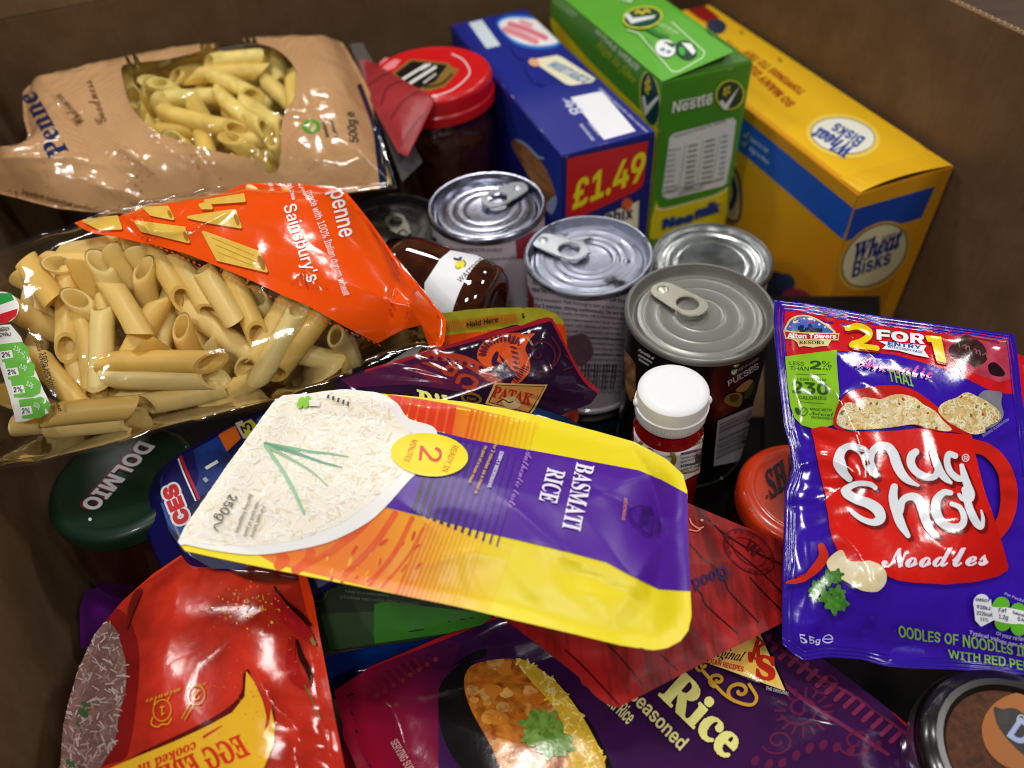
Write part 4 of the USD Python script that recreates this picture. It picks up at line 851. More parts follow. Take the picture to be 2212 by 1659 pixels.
# rice bowl picture
ink(bas, bas.root, 'bowl_rim', [(SM([(10, 710), (150, 460), (380, 160), (470, 116), (560, 112), (700, 95), (830, 108), (910, 150), (960, 215), (1060, 250), (1075, 300), (1040, 390), (960, 470), (880, 560), (790, 640), (640, 715), (480, 752), (330, 770), (180, 755), (60, 730)], B0_), 'eceae8')], M_SATIN)
rice_area = PL([(22, 700), (150, 465), (380, 165), (470, 122), (560, 120), (700, 104), (800, 118), (870, 160), (930, 235), (990, 290), (985, 380), (900, 470), (800, 560), (690, 640), (520, 705), (330, 735), (160, 730), (50, 715)], B0_)
ink(bas, bas.root, 'rice_picture', [(rice_area, mix2('eadfc6', 'f8f3e8', lambda p: noise_px(15, 2)(p) * 1.6 - .25))], M_SATIN)
grains = []
bx0 = rice_area.bounds; shapely.prepare(rice_area)
while len(grains) < 1000:
    c = np.array([rng.uniform(bx0[0], bx0[2]), rng.uniform(bx0[1], bx0[3])])
    if not rice_area.contains(Point(c)): continue
    a = rng.uniform(0, math.pi); ln, wd = rng.uniform(11, 21), rng.uniform(2.6, 4.2)
    d = np.array([math.cos(a), math.sin(a)]); nn = np.array([-d[1], d[0]]) * rng.uniform(-.22, .22)
    g = ST([c - d * ln / 2, c + nn * ln / 2, c + d * ln / 2], wd)
    grains.append((g.intersection(rice_area), ['f8f4ea', 'f5efe2', 'faf8f2', 'f1e9d6', 'f6f0e4', 'e8d9b8', 'f9f5ec'][rng.integers(0, 7)]))
ink(bas, bas.root, 'rice_grains_print', grains, M_SATIN, jit=.00022)
ink(bas, bas.root, 'chives_print', [(VS([(378, 318, 12), (520, 345, 12), (640, 362, 8), (715, 374, 4)], B0_), '86b68e'), (VS([(382, 325, 16), (480, 350, 14), (600, 392, 9), (690, 416, 4)], B0_), '6ea58a'), (VS([(384, 330, 13), (480, 380, 11), (570, 435, 7), (632, 490, 4)], B0_), '98c29c'), (VS([(380, 330, 14), (430, 400, 15), (490, 500, 15), (536, 600, 11)], B0_), '9cc8a4')], M_SATIN)
bd_ = ink(bas, bas.root, 'badge', [(EL(1045, 366, 158, 86, 6, B0_), 'f0dc1c')], M_SATIN)
o2 = 'e0661a'
ink(bas, bd_, 'badge_lettering', [(T('2', (1008, 330), (1002, 390), 92, B0_, up=(1, .1), wt=500), 'd8451a'), (T('READY IN', (1140, 328), (1098, 432), 24, B0_, up=(1, .25), wt=500), o2), (T('MINUTES', (975, 305), (940, 392), 24, B0_, up=(1, .25), wt=500), o2)], M_SATIN)
whi = 'ece4f4'
ink(bas, bas.root, 'product_lettering', [(T('BASMATI', (1290, 606), (1180, 1100), 146, B2_, up=(1, .23), kind='serifbold', dil=.012), whi), (T('RICE', (1064, 646), (998, 890), 146, B2_, up=(1, .24), kind='serifbold', dil=.012), whi)], M_SATIN)
ink(bas, bas.root, 'small_lettering', [(T('Authentic taste', (905, 505), (760, 945), 62, B2_, up=(1, .3), kind='script'), 'b07ad2'),
    (T('SIMPLY MICROWAVE', (700, 520), (600, 790), 30, B2_, up=(1, .25), wt=800), 'd9d0ea'), (T('for 2 minutes as a meal or', (655, 460), (500, 840), 28, B2_, up=(1, .25), wt=700), 'd9a83a'), (T('as part of a main meal', (580, 480), (455, 755), 28, B2_, up=(1, .25), wt=700), 'd9a83a'),
    (T('MICROWAVE', (1650, 872), (1625, 1048), 26, B2_, up=(1, .15), wt=600), 'e08a4a'), (T('RICE', (1785, 952), (1768, 1080), 60, B2_, up=(1, .15), wt=800), '2c1460')], M_SATIN)
ink(bas, bas.root, 'emblem', [(LineString(B2_([(1690, 970), (1700, 1040), (1800, 1140), (1850, 1170), (1868, 1030), (1850, 950), (1760, 930), (1690, 970)])).buffer(1.4), '2c1460'), (ST([(1900, 1030), (1920, 1090), (1900, 1150)], 16, B2_), '32166a'), (ST([(1945, 1080), (1960, 1130)], 8, B2_), '32166a')], M_SATIN)
ink(bas, bas.root, 'weight_lettering', [(T('250g', (238, 530), (180, 628), 36, B0_, up=(1, .3), wt=500), '5a5650'), (ST([(205, 640), (178, 648), (176, 662), (188, 672)], 5, B0_), '6a665f'), (T('For best before', (368, 572), (320, 698), 14, B0_, up=(1, .3)), '8a8070'), (T('see back of pack', (345, 555), (292, 695), 14, B0_, up=(1, .3)), '8a8070'), (T('Serving Suggestion', (318, 528), (258, 680), 14, B0_, up=(1, .3)), '8a8070')], M_SATIN)
ink(bas, bas.root, 'nutrition_badges', [(EL(524, 158, 14, 24, 15, B0_), '8fd04a'), (EL(548, 154, 14, 26, 15, B0_), '8fd04a'), (PL([(556, 150), (600, 152), (598, 176), (556, 176)], B0_), 'f0f2ec')] + [(PL([(632 + i * 20, 126 + i * 8), (640 + i * 20, 126 + i * 8), (636 + i * 20, 144 + i * 8), (628 + i * 20, 142 + i * 8)], B0_), '55504a') for i in range(5)], M_SATIN)

# ---- blue noodle packet
M1, M2 = fr(1990, 760, 660, 2212), fr(1990, 1110, 660, 2212)
mug = pouch('noodle_packet', 'violet-blue noodle packet picturing a red mug, leaning at the right', 'food packet',
    [('p', atd(1675, 648, .36)), ('p', atd(2192, 722, .365)), ('p', atd(2275, 1450, .325)), ('p', atd(1700, 1418, .335))],
    [(1672, 648), (1740, 655), (1900, 683), (2050, 703), (2190, 722), (2196, 760), (2206, 850), (2240, 1100), (2275, 1330), (2290, 1462), (2200, 1457), (2058, 1446), (1960, 1443), (1909, 1438), (1860, 1424), (1800, 1419), (1777, 1420), (1735, 1427), (1712, 1412), (1689, 1391), (1689, 1250), (1693, 1150), (1695, 1060), (1706, 1030), (1712, 1006), (1706, 970), (1693, 917), (1675, 759), (1670, 690)],
    M_FOIL, mix2('3a17a8', '3012a0', noise_px(200, 4)), thick=.010, seal=.007, L=.020, wr=.0016, wscale=.038, seed=11, fine=.0001, sealwr=.0009,
    creases=[([(1725, 790), (1790, 840), (1850, 960), (1870, 1060)], .0028, .005), ([(1690, 1090), (1760, 1090), (1850, 1030)], -.0014, .003), ([(1790, 1130), (1850, 1200), (1870, 1260), (1855, 1360)], .0030, .007), ([(1715, 1010), (1780, 990), (1850, 1030)], .0016, .003), ([(1850, 1240), (1870, 1320), (1910, 1390)], .0014, .004), ([(1800, 690), (1870, 760), (1960, 790)], .0008, .003), ([(1909, 1438), (1960, 1400), (2030, 1370)], -.002, .006), ([(1730, 1140), (1726, 1260), (1735, 1400)], .0012, .0012), ([(1712, 1180), (1710, 1290), (1714, 1400)], .0009, .0009), ([(1700, 1200), (1698, 1300), (1702, 1390)], .0007, .0008)])
mr = mug.root
top_red = mix2('d81c22', 'c81a24', noise_px(90, 2))
ink(mug, mr, 'promotion_band', [(PL([(72, 72), (400, 120), (900, 215), (1500, 300), (2112, 388), (2120, 600), (2128, 875), (2010, 862), (1920, 842), (1700, 735), (1500, 650), (1300, 590), (1080, 530), (860, 512), (640, 498), (420, 515), (200, 550), (96, 545), (85, 300)], M1), top_red)], M_FOIL)
ink(mug, mr, 'ride_picture', [(PL([(1545, 395), (1700, 345), (2075, 390), (2085, 560), (2098, 740), (1990, 770), (1800, 700), (1640, 640), (1560, 600), (1530, 500)], M1), mix2('c8506a', 'a02838', lambda p: noise_px(26, 7)(p) * 1.8 - .5))], M_FOIL)
rd = [(SM([(1560, 480), (1640, 400), (1720, 360), (1840, 430), (1890, 520), (1880, 590), (1790, 640), (1720, 600), (1640, 560), (1580, 540)], M1), mix2('1c0e12', '5a3434', lambda p: noise_px(7, 5)(p) * 1.8 - .5)), (VS([(1590, 560, 20), (1650, 620, 34), (1690, 690, 36)], M1), '5a2420'), (SM([(1900, 620), (1960, 600), (2040, 680), (2020, 720), (1920, 700)], M1), '24101a'), (ST([(1730, 390), (1860, 400), (1990, 430)], 16, M1), '8c2420')]
for k in range(9):
    rd.append((ST([(1610 + k * 30, 440 + k * 12), (1640 + k * 30, 425 + k * 12), (1650 + k * 30, 465 + k * 12)], 10, M1), ['7c6a66', '3a1c1c', '8c5a50'][k % 3]))
ink(mug, mr, 'ride_shapes', rd, M_FOIL, jit=.0001)
# park logo
cr_ = 'e6cf90'
pe_ = ink(mug, mr, 'park_emblem', [(SM([(148, 325), (150, 270), (185, 220), (260, 190), (350, 195), (440, 235), (520, 290), (570, 350), (360, 350)], M1), cr_), (SM([(162, 322), (166, 275), (196, 232), (262, 203), (345, 208), (430, 246), (505, 298), (548, 346), (360, 340)], M1), mix2('2a3a9a', '5a78d0', lambda p: noise_px(10, 2)(p)))], M_FOIL)
ink(mug, pe_, 'emblem_castle', [(PL([(250, 325), (252, 285), (268, 285), (268, 275), (300, 280), (302, 300), (330, 300), (335, 275), (355, 262), (372, 285), (380, 305), (395, 300), (440, 310), (455, 300), (460, 345), (250, 335)], M1), '1c2454'), (PL([(320, 240), (400, 255), (360, 262)], M1), 'c82a34'), (SM([(190, 325), (230, 312), (270, 330), (230, 340)], M1), '5a9a3a'), (EL(215, 250, 9, 9, 0, M1), 'f2e6f2'), (EL(300, 222, 8, 8, 0, M1), 'f2c0d0'), (EL(390, 240, 8, 8, 0, M1), 'f0e8a0'), (EL(430, 275, 10, 10, 0, M1), 'f0e8a0'), (EL(180, 290, 8, 8, 0, M1), 'f2a0a8'), (EL(480, 300, 8, 8, 0, M1), 'dfe6f4')], M_FOIL)
ink(mug, pe_, 'emblem_ribbon', [(PL([(120, 322), (360, 345), (606, 352), (598, 415), (370, 408), (140, 396)], M1), cr_), (PL([(130, 332), (360, 354), (596, 362), (590, 406), (370, 399), (148, 387)], M1), 'c61c22'), (PL([(205, 400), (370, 412), (535, 412), (505, 462), (450, 460), (380, 472), (300, 458), (262, 468), (245, 425)], M1), cr_)], M_FOIL)
ink(mug, pe_, 'emblem_lettering', [(T('Alton Towers', (156, 388), (576, 400), 42, M1, up=(.04, -1), wt=900), 'f4eef0'), (T('RESORT', (262, 440), (480, 444), 28, M1, up=(0, -1), kind='serifbold'), '2a2420')], M_FOIL)
yl = 'eed218'
def two(dx, dy, grow):
    return VS([(675 + dx, 310 + dy, 50 + grow), (760 + dx, 290 + dy, 62 + grow), (850 + dx, 330 + dy, 66 + grow), (855 + dx, 380 + dy, 60 + grow), (790 + dx, 425 + dy, 54 + grow), (720 + dx, 445 + dy, 50 + grow)], M1).union(ST([(710 + dx, 455 + dy), (930 + dx, 485 + dy)], 46 + grow, M1, False))
def one(dx, dy, grow):
    return PL([(1350 + dx, 375 + dy), (1480 + dx, 380 + dy), (1528 + dx, 610 + dy), (1448 + dx, 592 + dy), (1405 + dx, 428 + dy), (1372 + dx, 425 + dy)], M1).buffer(grow * M1.k / 2 + .8)
ink(mug, mr, 'offer_shadow', [(two(8, 10, 14).union(one(8, 10, 14)), 'a01c1e')], M_FOIL)
ink(mug, mr, 'offer_lettering', [(two(0, 0, 0).union(one(0, 0, 0)), yl), (T('FOR', (930, 408), (1345, 450), 92, M1, up=(-.04, -1), wt=900), 'eef0f6')], M_FOIL)
of_ = ink(mug, mr, 'offer_ribbon', [(PL([(945, 420), (1360, 462), (1335, 500), (1385, 568), (1260, 545), (1110, 505), (975, 492), (1010, 455)], M1), 'eef0f6')], M_FOIL)
ink(mug, of_, 'ribbon_lettering', [(T('ENTRY', (1022, 458), (1310, 494), 32, M1, up=(0, -1), wt=900), '2456a8'), (T('WITH EVERY PACK', (1020, 478), (1325, 532), 20, M1, up=(0, -1), wt=700), '2456a8')], M_FOIL)
# green claims panel
grn = '93cc2a'
cp_ = ink(mug, mr, 'claims_panel', [(PL([(135, 552), (250, 535), (420, 515), (578, 500), (590, 700), (610, 1000), (600, 1090), (560, 1140), (480, 1165), (380, 1168), (280, 1140), (215, 1080), (180, 980), (155, 780)], M1), mix2('93cc2a', '86c024', noise_px(60, 3)))], M_FOIL)
dg = '2f5420'
ink(mug, cp_, 'claims_lettering', [(T('LESS', (172, 622), (305, 632), 32, M1, up=(0, -1), wt=500), dg), (T('THAN', (175, 665), (350, 674), 32, M1, up=(0, -1), wt=500), dg), (T('2', (358, 662), (448, 670), 78, M1, up=(0, -1), wt=800), dg), (T('%', (455, 642), (538, 648), 52, M1, up=(0, -1), wt=500), dg), (T('FAT', (462, 672), (532, 676), 18, M1, up=(0, -1), wt=500), dg),
    (ST([(222, 702), (492, 710)], 4, M1), dg), (T('LESS THAN', (245, 755), (490, 765), 20, M1, up=(0, -1), wt=500), dg), (T('230', (198, 862), (520, 882), 100, M1, up=(0, -1), wt=800), dg), (T('CALORIES', (258, 914), (500, 922), 28, M1, up=(0, -1), wt=500), dg), (ST([(245, 938), (480, 952)], 4, M1), dg),
    (T('MADE WITH', (358, 1012), (545, 1020), 22, M1, up=(0, -1), wt=500), dg), (T('Natural', (352, 1055), (560, 1064), 40, M1, up=(0, -1), kind='script'), dg), (T('INGREDIENTS', (366, 1086), (572, 1096), 20, M1, up=(0, -1), wt=600), dg), (SM([(218, 995), (250, 1000), (268, 1030), (255, 1056), (228, 1040)], M1), dg), (LineString(EL(302, 1028, 30, 36, 20, M1).exterior.coords).buffer(.8), dg), (ST([(282, 1050), (325, 1005)], 4, M1), dg)], M_FOIL)
ink(mug, mr, 'flavour_lettering', [(T('Aromatic', (750, 640), (1405, 750), 112, M1, up=(-.05, -1), kind='script', dil=.012), 'd84fb0'), (T('THAI', (1030, 770), (1240, 818), 110, M1, up=(-.22, -1), wt=600), '8fc02a')], M_FOIL)
# mug picture
mugred = mix2('d81f16', 'b81410', lambda p: ((p[:, :1] - 1990) / 160) + (p[:, 1:] - 1210) / 200)
ink(mug, mr, 'mug_handle_picture', [(VS([(1740, 150, 110), (1880, 200, 120), (2010, 350, 130), (2055, 560, 150), (2030, 760, 140), (1950, 900, 120), (1900, 960, 60)], M2), mix2('c41c14', 'd8281c', noise_px(40, 2)))], M_FOIL)
ink(mug, mr, 'mug_picture', [(PL([(368, 0), (460, -20), (560, 5), (800, 30), (1100, 20), (1300, 0), (1450, 35), (1640, 50), (1730, 50), (1760, 200), (1850, 560), (1950, 850), (2050, 1180), (2040, 1230), (1960, 1280), (1800, 1320), (1500, 1345), (1250, 1330), (1100, 1310), (980, 1260), (830, 1200), (700, 1160), (600, 1060), (550, 950), (480, 560), (420, 260)], M2), mugred),
    (SM([(560, 1140), (640, 890), (820, 820), (1060, 805), (1220, 840), (1350, 920), (1470, 1010), (1650, 1130), (1700, 1230), (1600, 1210), (1400, 1195), (1200, 1140), (900, 1180), (700, 1185)], M1), mix2('d01e16', 'b01810', noise_px(30, 4)))], M_FOIL)
nood = SM([(590, 1120), (650, 960), (760, 960), (800, 905), (880, 910), (960, 920), (1050, 890), (1150, 885), (1250, 920), (1330, 980), (1420, 1030), (1480, 1100), (1560, 1180), (1500, 1200), (1350, 1170), (1240, 1140), (1050, 1165), (850, 1185), (700, 1180)], M1)
spn = SM([(1800, 880), (1920, 850), (1990, 870), (1985, 960), (2005, 1040), (1985, 1110), (1900, 1170), (1750, 1200), (1650, 1160)], M1)
nod2 = SM([(1450, 1030), (1490, 960), (1600, 910), (1680, 865), (1760, 890), (1860, 940), (1940, 1000), (1980, 1060), (1960, 1110), (1850, 1170), (1840, 1210), (1730, 1225), (1600, 1160), (1520, 1110)], M1)
ink(mug, mr, 'spoon_picture', [(spn, mix2('9a9aa6', '5a5a68', noise_px(20, 6)))], M_FOIL)
ink(mug, mr, 'noodle_picture', [(nood, mix2('d8bf86', 'e8d8ae', noise_px(9, 2))), (nod2, mix2('cfae6a', 'e6cf92', noise_px(9, 3)))], M_FOIL)
nl = []
for area, cnt in ((nood, 170), (nod2, 110)):
    shapely.prepare(area); b_ = area.bounds; k = 0
    while k < cnt:
        c = np.array([rng.uniform(b_[0], b_[2]), rng.uniform(b_[1], b_[3])])
        if not area.contains(Point(c)): continue
        k += 1; a = rng.uniform(0, 6.28); d = np.array([math.cos(a), math.sin(a)]); e_ = np.array([-d[1], d[0]]); L_ = rng.uniform(6, 12)
        nl.append((ST([c - d * L_, c - d * L_ * .3 + e_ * 3, c + d * L_ * .3 - e_ * 3, c + d * L_], rng.uniform(2.2, 3.8)).intersection(area), ['f0e2ba', 'e9d6a2', 'f4ead0', 'd8bb78', 'e2cb90', 'c9a85e', 'f2e6c4'][rng.integers(0, 7)]))
        if k % 9 == 0: nl.append((EL(*c, rng.uniform(2, 4.2), rng.uniform(2, 3.4), rng.uniform(0, 180)).intersection(area), ['c03a28', 'b83a2a', '6a7a3a'][rng.integers(0, 3)]))
ink(mug, mr, 'noodle_strands_print', nl, M_FOIL, jit=.00018)
ink(mug, mr, 'serving_lettering', [(T('SERVING SUGGESTION', (1822, 1255), (2052, 1118), 26, M1, up=(-.4, -1), wt=600), '8f86d0')], M_FOIL)
def mugshot(dx, dy, g):
    S = lambda pts: VS([(x + dx, y + dy, w + g) for x, y, w in pts], M2)
    parts = [[(690, 425, 58), (640, 370, 84), (600, 280, 88), (630, 200, 74), (690, 155, 62), (760, 165, 62), (815, 215, 66), (850, 300, 78), (880, 370, 76), (905, 405, 50)],
             [(850, 300, 66), (870, 210, 66), (930, 155, 62), (1010, 160, 72), (1060, 220, 86), (1090, 310, 88), (1130, 390, 78), (1190, 450, 56), (1275, 492, 22)],
             [(1255, 205, 62), (1220, 240, 74), (1215, 310, 72), (1260, 380, 66), (1340, 420, 60), (1410, 415, 54), (1435, 370, 46)], [(1400, 215, 56), (1425, 290, 66), (1455, 370, 68), (1500, 430, 58), (1550, 470, 30)],
             [(1585, 240, 50), (1530, 225, 54), (1515, 290, 56), (1540, 370, 56), (1600, 430, 56), (1655, 440, 46)], [(1640, 325, 40), (1660, 400, 58), (1690, 490, 66), (1720, 570, 68), (1710, 620, 56), (1650, 610, 44), (1620, 575, 30)],
             [(905, 510, 40), (850, 475, 44), (770, 475, 50), (690, 510, 70), (670, 560, 84), (740, 610, 84), (850, 650, 92), (930, 710, 96), (950, 780, 86), (890, 815, 60), (800, 790, 48), (730, 740, 42), (695, 705, 22)],
             [(1070, 505, 62), (1060, 600, 78), (1090, 720, 84), (1130, 830, 76), (1190, 930, 42)], [(1120, 720, 60), (1140, 630, 62), (1200, 590, 64), (1270, 610, 78), (1310, 700, 84), (1340, 800, 78), (1380, 880, 64), (1440, 930, 36)],
             [(1550, 560, 44), (1490, 555, 58), (1430, 620, 78), (1425, 720, 84), (1470, 810, 78), (1560, 855, 72), (1640, 840, 64), (1665, 770, 54), (1630, 690, 46), (1560, 655, 40)],
             [(1665, 530, 50), (1690, 620, 62), (1720, 720, 66), (1770, 820, 66), (1810, 850, 46), (1822, 780, 34), (1808, 715, 16)]]
    return shapely.union_all([S(p) for p in parts])
ink(mug, mr, 'brand_shadow', [(mugshot(26, 26, 8), '7c0f10')], M_FOIL)
ink(mug, mr, 'brand_lettering', [(mugshot(0, 0, 0), 'e6ebf2')], M_FOIL)
ink(mug, mr, 'noodles_lettering', [(T('Noodles', (960, 1200), (1870, 1180), 180, M2, up=(-.05, -1), kind='script', dil=.02), 'efe2f0'), (LineString(EL(1672, 258, 28, 30, 0, M2).exterior.coords).buffer(.9), 'efe2f0'), (T('R', (1658, 275), (1688, 278), 34, M2, wt=600), 'efe2f0')], M_FOIL)
# vegetables and writing at the foot
ink(mug, mr, 'chilli_picture', [(VS([(460, 1020, 60), (475, 1100, 80), (430, 1180, 82), (340, 1260, 60), (240, 1310, 50), (150, 1330, 20)], M2), mix2('d83a1c', 'c02014', noise_px(20, 2)))], M_FOIL)
ink(mug, mr, 'garlic_picture', [(SM([(500, 1160), (560, 1080), (640, 1050), (700, 1140), (830, 1150), (930, 1180), (985, 1240), (980, 1330), (900, 1400), (800, 1390), (680, 1330), (560, 1260)], M2), mix2('efe6c8', 'd9c48c', lambda p: noise_px(24, 5)(p) * 1.6 - .4))], M_FOIL)
herb = []
for (x, y, r_) in [(500, 110, 60), (560, 90, 46), (400, 200, 66), (370, 240, 40), (470, 270, 54), (560, 230, 58), (520, 320, 60), (590, 300, 50), (440, 160, 40)]:
    herb.append((SM([(x + r_ * math.cos(t) * (1 + .28 * math.cos(5 * t + x)), y + r_ * math.sin(t) * (1 + .28 * math.cos(5 * t + x))) for t in np.linspace(0, 6.28, 22)[:-1]], M3), mix2(['2c6418', '3c7c24', '245412'][(x // 10) % 3], '5a9a3c', lambda p, x=x: noise_px(7, x % 9)(p) * 2.2 - .6)))
ink(mug, mr, 'herb_picture', herb, M_FOIL, jit=.0001)
ink(mug, mr, 'weight_lettering', [(T('55g', (250, 622), (398, 634), 66, M3, up=(0, -1), wt=500), 'dfe0f2'), (ST([(432, 590), (506, 592), (502, 568), (478, 552), (446, 556), (424, 580), (424, 606), (446, 628), (480, 632), (508, 614)], 9, M3), 'dfe0f2')], M_FOIL)
gl = '86b828'
ink(mug, mr, 'strapline_lettering', [(T('OODLES OF NOODLES IN A TANGY', (1030, 560), (2520, 800), 88, M3, up=(-.05, -1), wt=600), gl), (T('WITH RED PEPPERS', (1440, 752), (2330, 905), 84, M3, up=(-.05, -1), wt=600), gl)], M_FOIL)
ink(mug, mr, 'nutrition_badges', [(EL(1700, 310, 68, 78, -10, M3), 'e2e6ee'), (PL([(1632, 290), (1775, 280), (1800, 440), (1700, 490), (1650, 440)], M3), 'e2e6ee'), (EL(1850, 330, 64, 62, 10, M3), '5fb02c'), (EL(1880, 450, 72, 74, 10, M3), '5fb02c'), (EL(1980, 380, 60, 62, 10, M3), '5fb02c'), (EL(2010, 490, 70, 74, 10, M3), '5fb02c'), (EL(2120, 430, 70, 72, 10, M3), '5fb02c'), (EL(2140, 540, 70, 70, 10, M3), '5fb02c'), (PL([(1770, 330), (2300, 440), (2320, 560), (1800, 440)], M3), 'e2e6ee')], M_FOIL)
ink(mug, mr, 'badge_print', [(T('ENERGY', (1650, 285), (1765, 300), 24, M3, up=(0, -1)), '4a4a70'), (T('938kJ', (1660, 345), (1770, 362), 30, M3, up=(0, -1)), '4a4a70'), (T('222kcal', (1660, 392), (1785, 412), 30, M3, up=(0, -1)), '4a4a70'), (T('11%', (1690, 440), (1755, 450), 26, M3, up=(0, -1)), '4a4a70'), (T('Fat', (1835, 375), (1890, 385), 28, M3, up=(0, -1)), '4a4a60'), (T('1.2g', (1840, 425), (1910, 440), 34, M3, up=(0, -1)), '4a4a60'), (T('Saturates', (1935, 405), (2050, 440), 26, M3, up=(0, -1)), '4a4a60'), (T('0.4g', (1975, 460), (2040, 475), 34, M3, up=(0, -1)), '4a4a60'),
    (T('Per Packet', (1865, 250), (2030, 320), 22, M3), '9a98d8'), (T('Of your reference', (1815, 550), (2130, 620), 28, M3), '9a98d8'), (T('Typical values per 100g', (1592, 545), (2120, 665), 30, M3), 'b0aee0')], M_FOIL)

# the crimped seal round the noodle packet
def crimp(s, parent, color, width=.0048, pitch=.0016, amp=.00006, material=M_FOIL):
    ring = s.out.buffer(-.0003).difference(s.out.buffer(-width)); v, f = tri2d(ring, .0011)
    d = shapely.distance(shapely.points(v), s.out.exterior)
    p = s.P(v) + s.N(v) * (.00005 + amp * (1 + np.cos(2 * np.pi * d / pitch)))[:, None]
    if s.flip: f = f[:, ::-1]
    vv, ff, nn = meshkit.arrays((p, f), True)
    put(parent, 'crimped_seal', vv, ff, material, nn, colour_of(color, proj(vv)))
crimp(mug, mr, '2e1596')
# ---- purple rice pouch at the bottom
BT = fr(800, 1300, 1850, 2212)
qp = pouch('rice_pouch', 'dark purple rice pouch with a curry picture, along the bottom of the photo', 'food pouch',
    [(720, 1495, .116), (1600, 1290, .112), (1990, 1600, .112), (1000, 2000, .120)],
    [(722, 1492), (800, 1440), (960, 1372), (1140, 1300), (1400, 1230), (1580, 1230), (1680, 1350), (1780, 1425), (1880, 1500), (1985, 1585), (1988, 1610), (1960, 1665), (1850, 1800), (1500, 1950), (1000, 2040), (830, 1800), (740, 1590)],
    M_FILM, mix2('30123a', '3c184a', noise_px(80, 3)), thick=.013, seal=.005, L=.024, wr=.0007, wscale=.04, seed=21, sealwr=.0006,
    creases=[([(1780, 1440), (1860, 1520), (1950, 1590)], .0016, .003), ([(1820, 1450), (1900, 1540), (1960, 1560)], -.0012, .002), ([(800, 1460), (860, 1560), (880, 1650)], .0008, .003)])
r = qp.root
ink(qp, r, 'crimson_panel', [(PL([(60, 590), (150, 520), (330, 460), (420, 420), (470, 440), (400, 600), (400, 830), (100, 830), (105, 690), (80, 620)], BT), mix2('a01434', '48143c', lambda p: ((p[:, :1] - 760) / 260) - (p[:, 1:] - 1560) / 500))], M_FILM)
ink(qp, r, 'red_edge', [(ST([(75, 575), (160, 520), (420, 418), (600, 345)], 14, BT), 'b01c22'), (ST([(1500, 380), (1640, 500), (1760, 590), (1850, 680), (1888, 720), (1850, 800)], 26, BT), 'a81a1e')], M_FILM)
pz = '6e2448'
pat = []
for k in range(15):
    t = k / 14; x, y = 1400 + t * 400, 440 + t * 300
    pat.append((ST([(x, y), (x + 26, y - 24)], 15, BT), '7c2a4e'))
pat += [(ST([(1390, 400), (1560, 530), (1700, 610), (1850, 720)], 10, BT), pz), (ST([(1370, 470), (1500, 590), (1650, 690), (1790, 780)], 12, BT), pz)]
for cx, cy, sc in [(1520, 640, 1.0), (1690, 740, .9), (1600, 560, .7), (1450, 740, .8)]:
    sp = [(cx + sc * (10 + 6 * t) * math.cos(t), cy + sc * (8 + 5 * t) * math.sin(t)) for t in np.linspace(0, 9, 22)]
    pat.append((ST(sp, 9 * sc, BT), '5c1e40'))
for k in range(16):
    a = .4 * k; pat.append((ST([(1530 + 60 * math.cos(a), 650 + 50 * math.sin(a)), (1530 + 88 * math.cos(a), 650 + 74 * math.sin(a))], 8, BT), '5c1e40'))
for k in range(10):
    pat.append((EL(1380 + 42 * k, 800 - 6 * k + 20 * math.sin(k), 12, 17, 30, BT), '5c1e40'))
for k in range(8):
    pat.append((ST([(170 + 22 * k, 570 - 12 * k), (195 + 22 * k, 600 - 12 * k)], 9, BT), '7a2238')); pat.append((EL(210 + 26 * k, 600 - 16 * k, 8, 8, 0, BT), '8a2a3a'))
ink(qp, r, 'paisley_pattern', pat, M_FILM, jit=.00005)
ink(qp, r, 'pan_picture', [(SM([(400, 640), (410, 560), (470, 500), (440, 510), (500, 470), (548, 455), (540, 480), (500, 500), (640, 485), (720, 520), (800, 590), (880, 700), (940, 830), (930, 900), (600, 900), (480, 830), (420, 740)], BT), mix2('0e0c0e', '1c181a', noise_px(30, 2)))], M_FILM)
cur = SM([(480, 560), (500, 510), (560, 492), (640, 488), (700, 520), (760, 600), (790, 700), (830, 830), (810, 900), (640, 900), (560, 750), (500, 640)], BT)
ric = SM([(640, 488), (700, 510), (780, 575), (860, 690), (915, 810), (900, 880), (830, 880), (800, 740), (760, 640), (690, 560)], BT)
ink(qp, r, 'curry_picture', [(cur, mix2('7c300c', 'd8862c', lambda p: noise_px(13, 2)(p) * 2.1 - .55))], M_FILM)
cg = []
shapely.prepare(cur); b_ = cur.bounds
while len(cg) < 60:
    c = np.array([rng.uniform(b_[0], b_[2]), rng.uniform(b_[1], b_[3])])
    if cur.contains(Point(c)):
        rr = rng.uniform(8, 24)
        cg.append((SM([(c[0] + rr * math.cos(t) * rng.uniform(.7, 1.15), c[1] + rr * .8 * math.sin(t) * rng.uniform(.7, 1.15)) for t in np.linspace(0, 6.28, 10)[:-1]]).intersection(cur), mix2(['b0561a', '8c3810', 'c07a2c'][rng.integers(0, 3)], ['e8a84c', 'd07a24', 'ecbc68'][rng.integers(0, 3)], lambda p, s_=int(c[0]): noise_px(9, s_ % 9)(p) * 1.9 - .45)))
ink(qp, r, 'curry_pieces_print', cg, M_FILM, jit=.00012)
ink(qp, r, 'yellow_rice_picture', [(ric, mix2('c89a20', 'e8c648', noise_px(8, 3)))], M_FILM)
rg = []
shapely.prepare(ric); b_ = ric.bounds
while len(rg) < 130:
    c = np.array([rng.uniform(b_[0], b_[2]), rng.uniform(b_[1], b_[3])])
    if ric.contains(Point(c)):
        a = rng.uniform(0, 3.14); d = np.array([math.cos(a), math.sin(a)]) * rng.uniform(5, 10)
        rg.append((ST([c - d, c + d], rng.uniform(3, 5)), ['f0d868', 'e2b838', 'f4e08a', 'd8a828'][rng.integers(0, 4)]))
ink(qp, r, 'yellow_rice_grains_print', rg, M_FILM, jit=.00012)
lf = []
